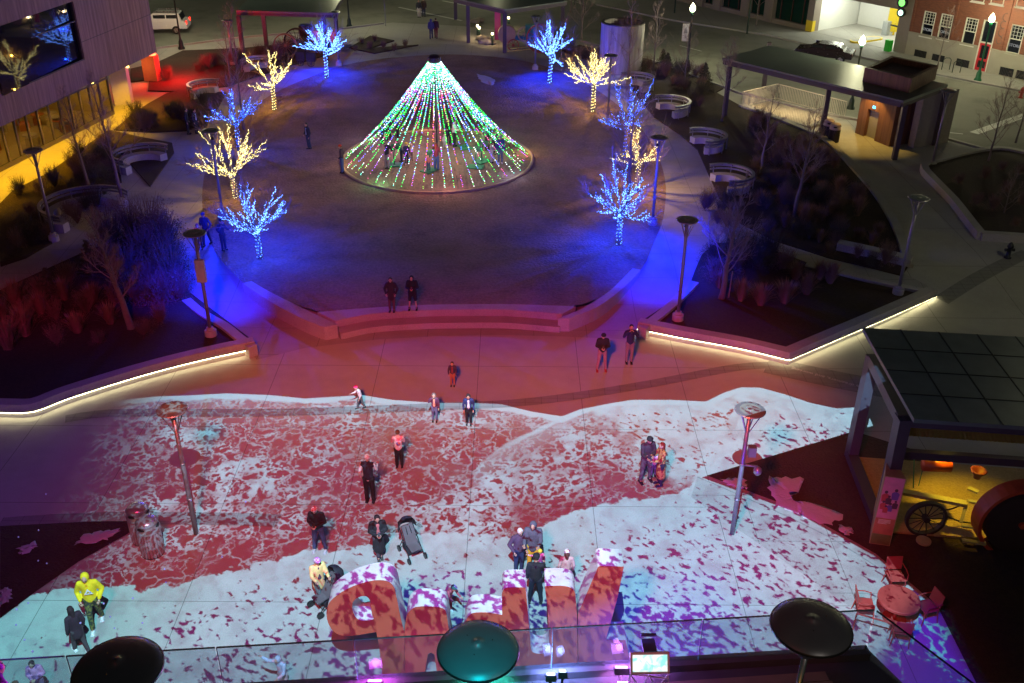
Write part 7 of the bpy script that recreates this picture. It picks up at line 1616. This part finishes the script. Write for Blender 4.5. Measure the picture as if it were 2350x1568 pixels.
person((1030,1403), 1.12, .7, 'child in a dark green and blue cap bending behind the letters', (.35,.08,.12), (.3,.03,.05), hair=(.03,.02,.03), hat=cloth((.02,.10,.10), (9, (.3,.35,.7))), brim=True, lean=.5, arms=('front','front'), shoe=(.5,.5,.5), group=GL)
person((1480,1104), 1.82, .35, 'man in a dark jacket and black cap beside the woman in the long coat', (.05,.03,.05), (.10,.07,.09), hat=BLK, arms=('front','phone'), nod=.4, fat=1.12, skin=SKIN, stance='wide')
person((1513,1112), 1.68, -1.3, 'woman with long auburn hair in a long leopard print coat', (.5,.3,.12), (.03,.03,.06), hair=(.22,.04,.02), long=True, coat=.55, arms=('front','front'), topmat=cloth((.5,.28,.10), (8, (.25,.03,.03))), shoe=(.02,.03,.08))
person((1499,1092), .95, 0, 'toddler in a pale pink jacket held between the couple', (.8,.45,.6), (.1,.05,.15), hair=(.05,.05,.12), z=.2, topmat=cloth((.8,.5,.65), (9, (.7,.05,.15))))
GR = 'row of children at the edge of the waves'
person((1039,885), 1.05, 0, 'boy in a dark jacket and rust trousers standing alone above the wave edge', (.06,.03,.07), (.4,.13,.08), inner=(.25,.04,.06), hair=(.05,.03,.03), group=GR)
person((998,966), 1.18, 0, 'girl in an open plum jacket and salmon shirt with a hand at her mouth', (.12,.03,.08), (.12,.10,.2), inner=(.8,.3,.2), long=True, hair=(.2,.13,.12), arms=('face','down'), group=GR)
person((1076,973), 1.28, 0, 'boy in a navy jacket with a white and orange shirt', (.03,.05,.18), BLK, inner=(.7,.68,.7), hair=BLK, nod=.5, group=GR)
person((829,937), 1.0, -1.0, 'toddler in a bright pink cap and pale vest stepping along the foam', (.65,.5,.52), (.08,.07,.08), hat=(.85,.04,.18), brim=True, lean=.25, arms=('front','down'), stance='walk', hair=(.3,.2,.15), group=GR)
GM = 'two onlookers by the glowing planter'
person((1380,850), 1.70, 0, 'man in a black hooded top and pinkish trousers holding a phone', (.02,.015,.015), (.30,.16,.18), arms=('phone','phone'), phone=True, hat=BLK, nod=.5, stance='wide', shoe=(.3,.03,.03), group=GM)
person((1443,832), 1.72, 0, 'woman in a dark blue top and black boots raising a phone to her face', (.02,.02,.09), (.22,.16,.2), arms=('face','face'), phone=True, hair=(.03,.02,.03), bob=True, nod=0, group=GM)
GE = 'two people on the lawn ledge'
person((900,714), 1.58, 0, 'long haired person in a dark hooded parka on the lawn ledge', (.035,.025,.04), (.12,.05,.07), hair=(.05,.02,.02), long=True, coat=.25, arms=('pocket','pocket'), group=GE, z=LZ+.02, fat=1.1)
person((948,710), 1.60, 0, 'person in a black hoodie and shorts holding a phone on the lawn ledge', BLK, BLK, arms=('phone','phone'), phone=True, shorts=True, stance='wide', hood=True, nod=.5, fat=1.25, group=GE, z=LZ+.02)
GT = 'trio on the left path'
person((477,562), 1.66, -.2, 'tallest of the trio on the left path, in a dark blue coat', (.03,.035,.10), (.03,.03,.06), hat=(.05,.06,.2), arms=('phone','pocket'), stance='walk', group=GT)
person((461,572), 1.30, .1, 'shortest of the trio on the left path, with pinkish hair', (.03,.03,.08), (.02,.02,.05), hair=(.3,.12,.2), bob=True, arms=('phone','phone'), group=GT)
person((515,575), 1.62, 1.0, 'one of the trio on the left path wearing a backpack and raising a phone', (.03,.035,.09), (.02,.02,.05), hat=(.02,.02,.05), arms=('face','front'), bag=(.03,.03,.08), group=GT)
person((709,342), 1.62, -.8, 'person with a white side bag standing alone on the lawn', (.02,.03,.04), (.03,.05,.10), hair=BLK, long=True, arms=('pocket','down'), stance='one', inner=(.3,.4,.55))
person((787,397), 1.66, -1.7, 'man in an orange beanie and jeans watching at the rim of the light cone', (.05,.03,.04), (.05,.09,.22), hat=(.8,.09,.03), arms=('pocket','pocket'))
GC = 'people inside the light cone'
for (u, v, h, rz, lab, top, leg, kw) in [
 (889,388,1.62,2.6,'blonde person in a black jacket and pale trousers inside the cone',BLK,(.28,.2,.2),dict(hair=(.4,.3,.08),lean=.3,arms=('front','front'))),
 (922,372,1.35,-1.2,'child in a teal coat leaning to a play post',(.02,.10,.11),(.02,.03,.04),dict(lean=.35,arms=('front','front'))),
 (934,377,1.30,.3,'child in a dark top with a yellow headband near the teal coat',(.03,.03,.08),(.02,.02,.04),dict(hat=(.7,.5,.05),shoe=(.4,.25,.3))),
 (944,368,1.0,.2,'small child in a pale pink hood',(.6,.4,.42),(.3,.2,.2),dict(hood=True)),
 (1002,391,1.62,2.9,'woman with red hair, dark red top and blue jeans inside the cone',(.12,.02,.04),(.04,.10,.25),dict(hair=(.16,.03,.02),long=True,arms=('front','front'))),
 (984,393,.98,.1,'small child in front of the woman in jeans',(.3,.12,.1),(.05,.06,.12),dict(hair=(.3,.15,.06))),
 (1030,333,1.66,.3,'person in black being hugged at the back of the cone',BLK,(.02,.03,.05),dict(arms=('front','front'))),
 (1043,336,1.64,1.4,'person in a white sweater hugging the one in black',(.62,.6,.6),BLK,dict(arms=('front','front'),hair=BLK)),
 (1021,340,.85,.2,'tiny child in white near the mast',(.5,.45,.45),(.4,.35,.35),dict(hood=True)),
 (1118,345,1.58,-.3,'adult in a dark coat with blond hair by the right play posts',(.03,.03,.04),(.05,.04,.05),dict(hair=(.4,.3,.12),arms=('front','down'))),
 (1128,374,1.25,1.2,'child in a white jacket playing at the right post',(.5,.45,.48),(.4,.35,.38),dict(arms=('front','front'),hair=(.04,.03,.03))),
 (1148,375,1.68,.2,'person in a blue jacket and pale shoes at the right of the cone',(.03,.07,.22),(.12,.14,.22),dict(hat=(.25,.3,.4),shoe=(.6,.55,.6))),
 (1137,354,1.45,.6,'youth in grey behind the white jacketed child',(.12,.09,.12),BLK,dict()),
 (893,325,1.60,.3,'white haired adult in dark clothes at the left back of the cone',(.03,.04,.05),BLK,dict(hair=(.6,.6,.58),arms=('front','front'))),
 (878,330,1.35,1.0,'bending figure in dark green at the left of the cone',(.02,.05,.05),BLK,dict(lean=.6,arms=('front','front'))),
 (914,316,1.55,-.9,'adult in a black and white jacket at the left back of the cone',(.05,.05,.05),BLK,dict(lean=.3,arms=('front','front'),inner=(.5,.5,.5))),
 (990,89,1.66,PI,'left of the couple walking away beyond the lawn',(.05,.07,.22),(.04,.06,.14),dict(stance='walk',hood=True)),
 (1001,88,1.70,PI,'right of the couple walking away beyond the lawn, in maroon trousers',(.05,.02,.04),(.16,.03,.04),dict(stance='walk2',arms=('down','down'))),
 (962,40,1.60,0,'far pedestrian in pale trousers at the crosswalk',(.04,.04,.05),(.5,.48,.42),dict()),
 (973,38,1.66,0,'far pedestrian in a dark coat with a shoulder bag at the crosswalk',(.08,.05,.03),(.04,.06,.09),dict(coat=.15)),
 (452,306,1.55,1.2,'dark figure with a pale bag on the far left path',(.03,.03,.06),(.03,.03,.05),dict(inner=(.4,.5,.75))),
 (433,308,1.65,1.6,'dark figure at the edge of the far left path',(.015,.015,.03),(.02,.02,.03),dict())]:
    person((u, v), h, rz, lab, top, leg, group=GC if 800 < u < 1160 and v > 200 else None, **kw)
person((105,1566), 1.35, .2, 'child in a pink jacket behind the glass at lower left', (.6,.2,.45), (.2,.1,.2), hair=BLK, bob=True, arms=('phone','phone'), nod=.4, topmat=cloth((.65,.25,.5), (8, (.25,.1,.3))), shift=(.15, -.5))
person((92,1592), 1.25, -.2, 'child in a light blue top and brown cap at the lower left corner', (.35,.6,.75), (.1,.2,.3), hat=(.12,.05,.03), nod=.4, shift=(0, -.7))
person((244,1570), 1.30, PI, 'child with dark hair half behind the left heater hood', (.7,.72,.75), (.1,.1,.15), hair=(.04,.02,.02))
person((655,1590), 1.35, -.5, 'child in a pale hooded suit with arms out, seen through the glass', (.4,.5,.62), (.6,.42,.45), hood=True, arms=('out','front'), lean=.1, topmat=cloth((.4,.5,.65), (7, (.7,.4,.5))))
person((852,1640), 1.35, .3, 'child in dark clothes coloured as under violet light, below the letters, seen through the glass', (.10,.02,.16), (.08,.02,.14), hair=(.08,.02,.12), bob=True)  # violet light is put into the clothes and hair colours
person((925,1625), 1.20, -.3, 'child in a pale top coloured as under violet light, beside the letter stem, seen through the glass', (.55,.35,.5), (.3,.05,.3), hair=(.3,.15,.2))  # trousers, top and hair colours carry the violet light
dq = P(2, 1532, ZD + 1.45); dp = Vector((dq.x, dq.y, ZD)); person(dp, 1.66, PI - .5, 'long haired person coloured and lit violet at the railing, one arm raised with a phone', (.45,.04,.5), (.1,.02,.12), hair=(.20,.02,.24), long=True, arms=('down','up'), shift=(0, -.15))  # hair and clothes colours hold violet light besides the spot below
lamp('terrace_violet', 'SPOT', dp + Vector((1.2, .8, 2.2)), 160, (.7, .05, 1), .08, dp + Vector((0, 0, 1.2)), 60, .6)
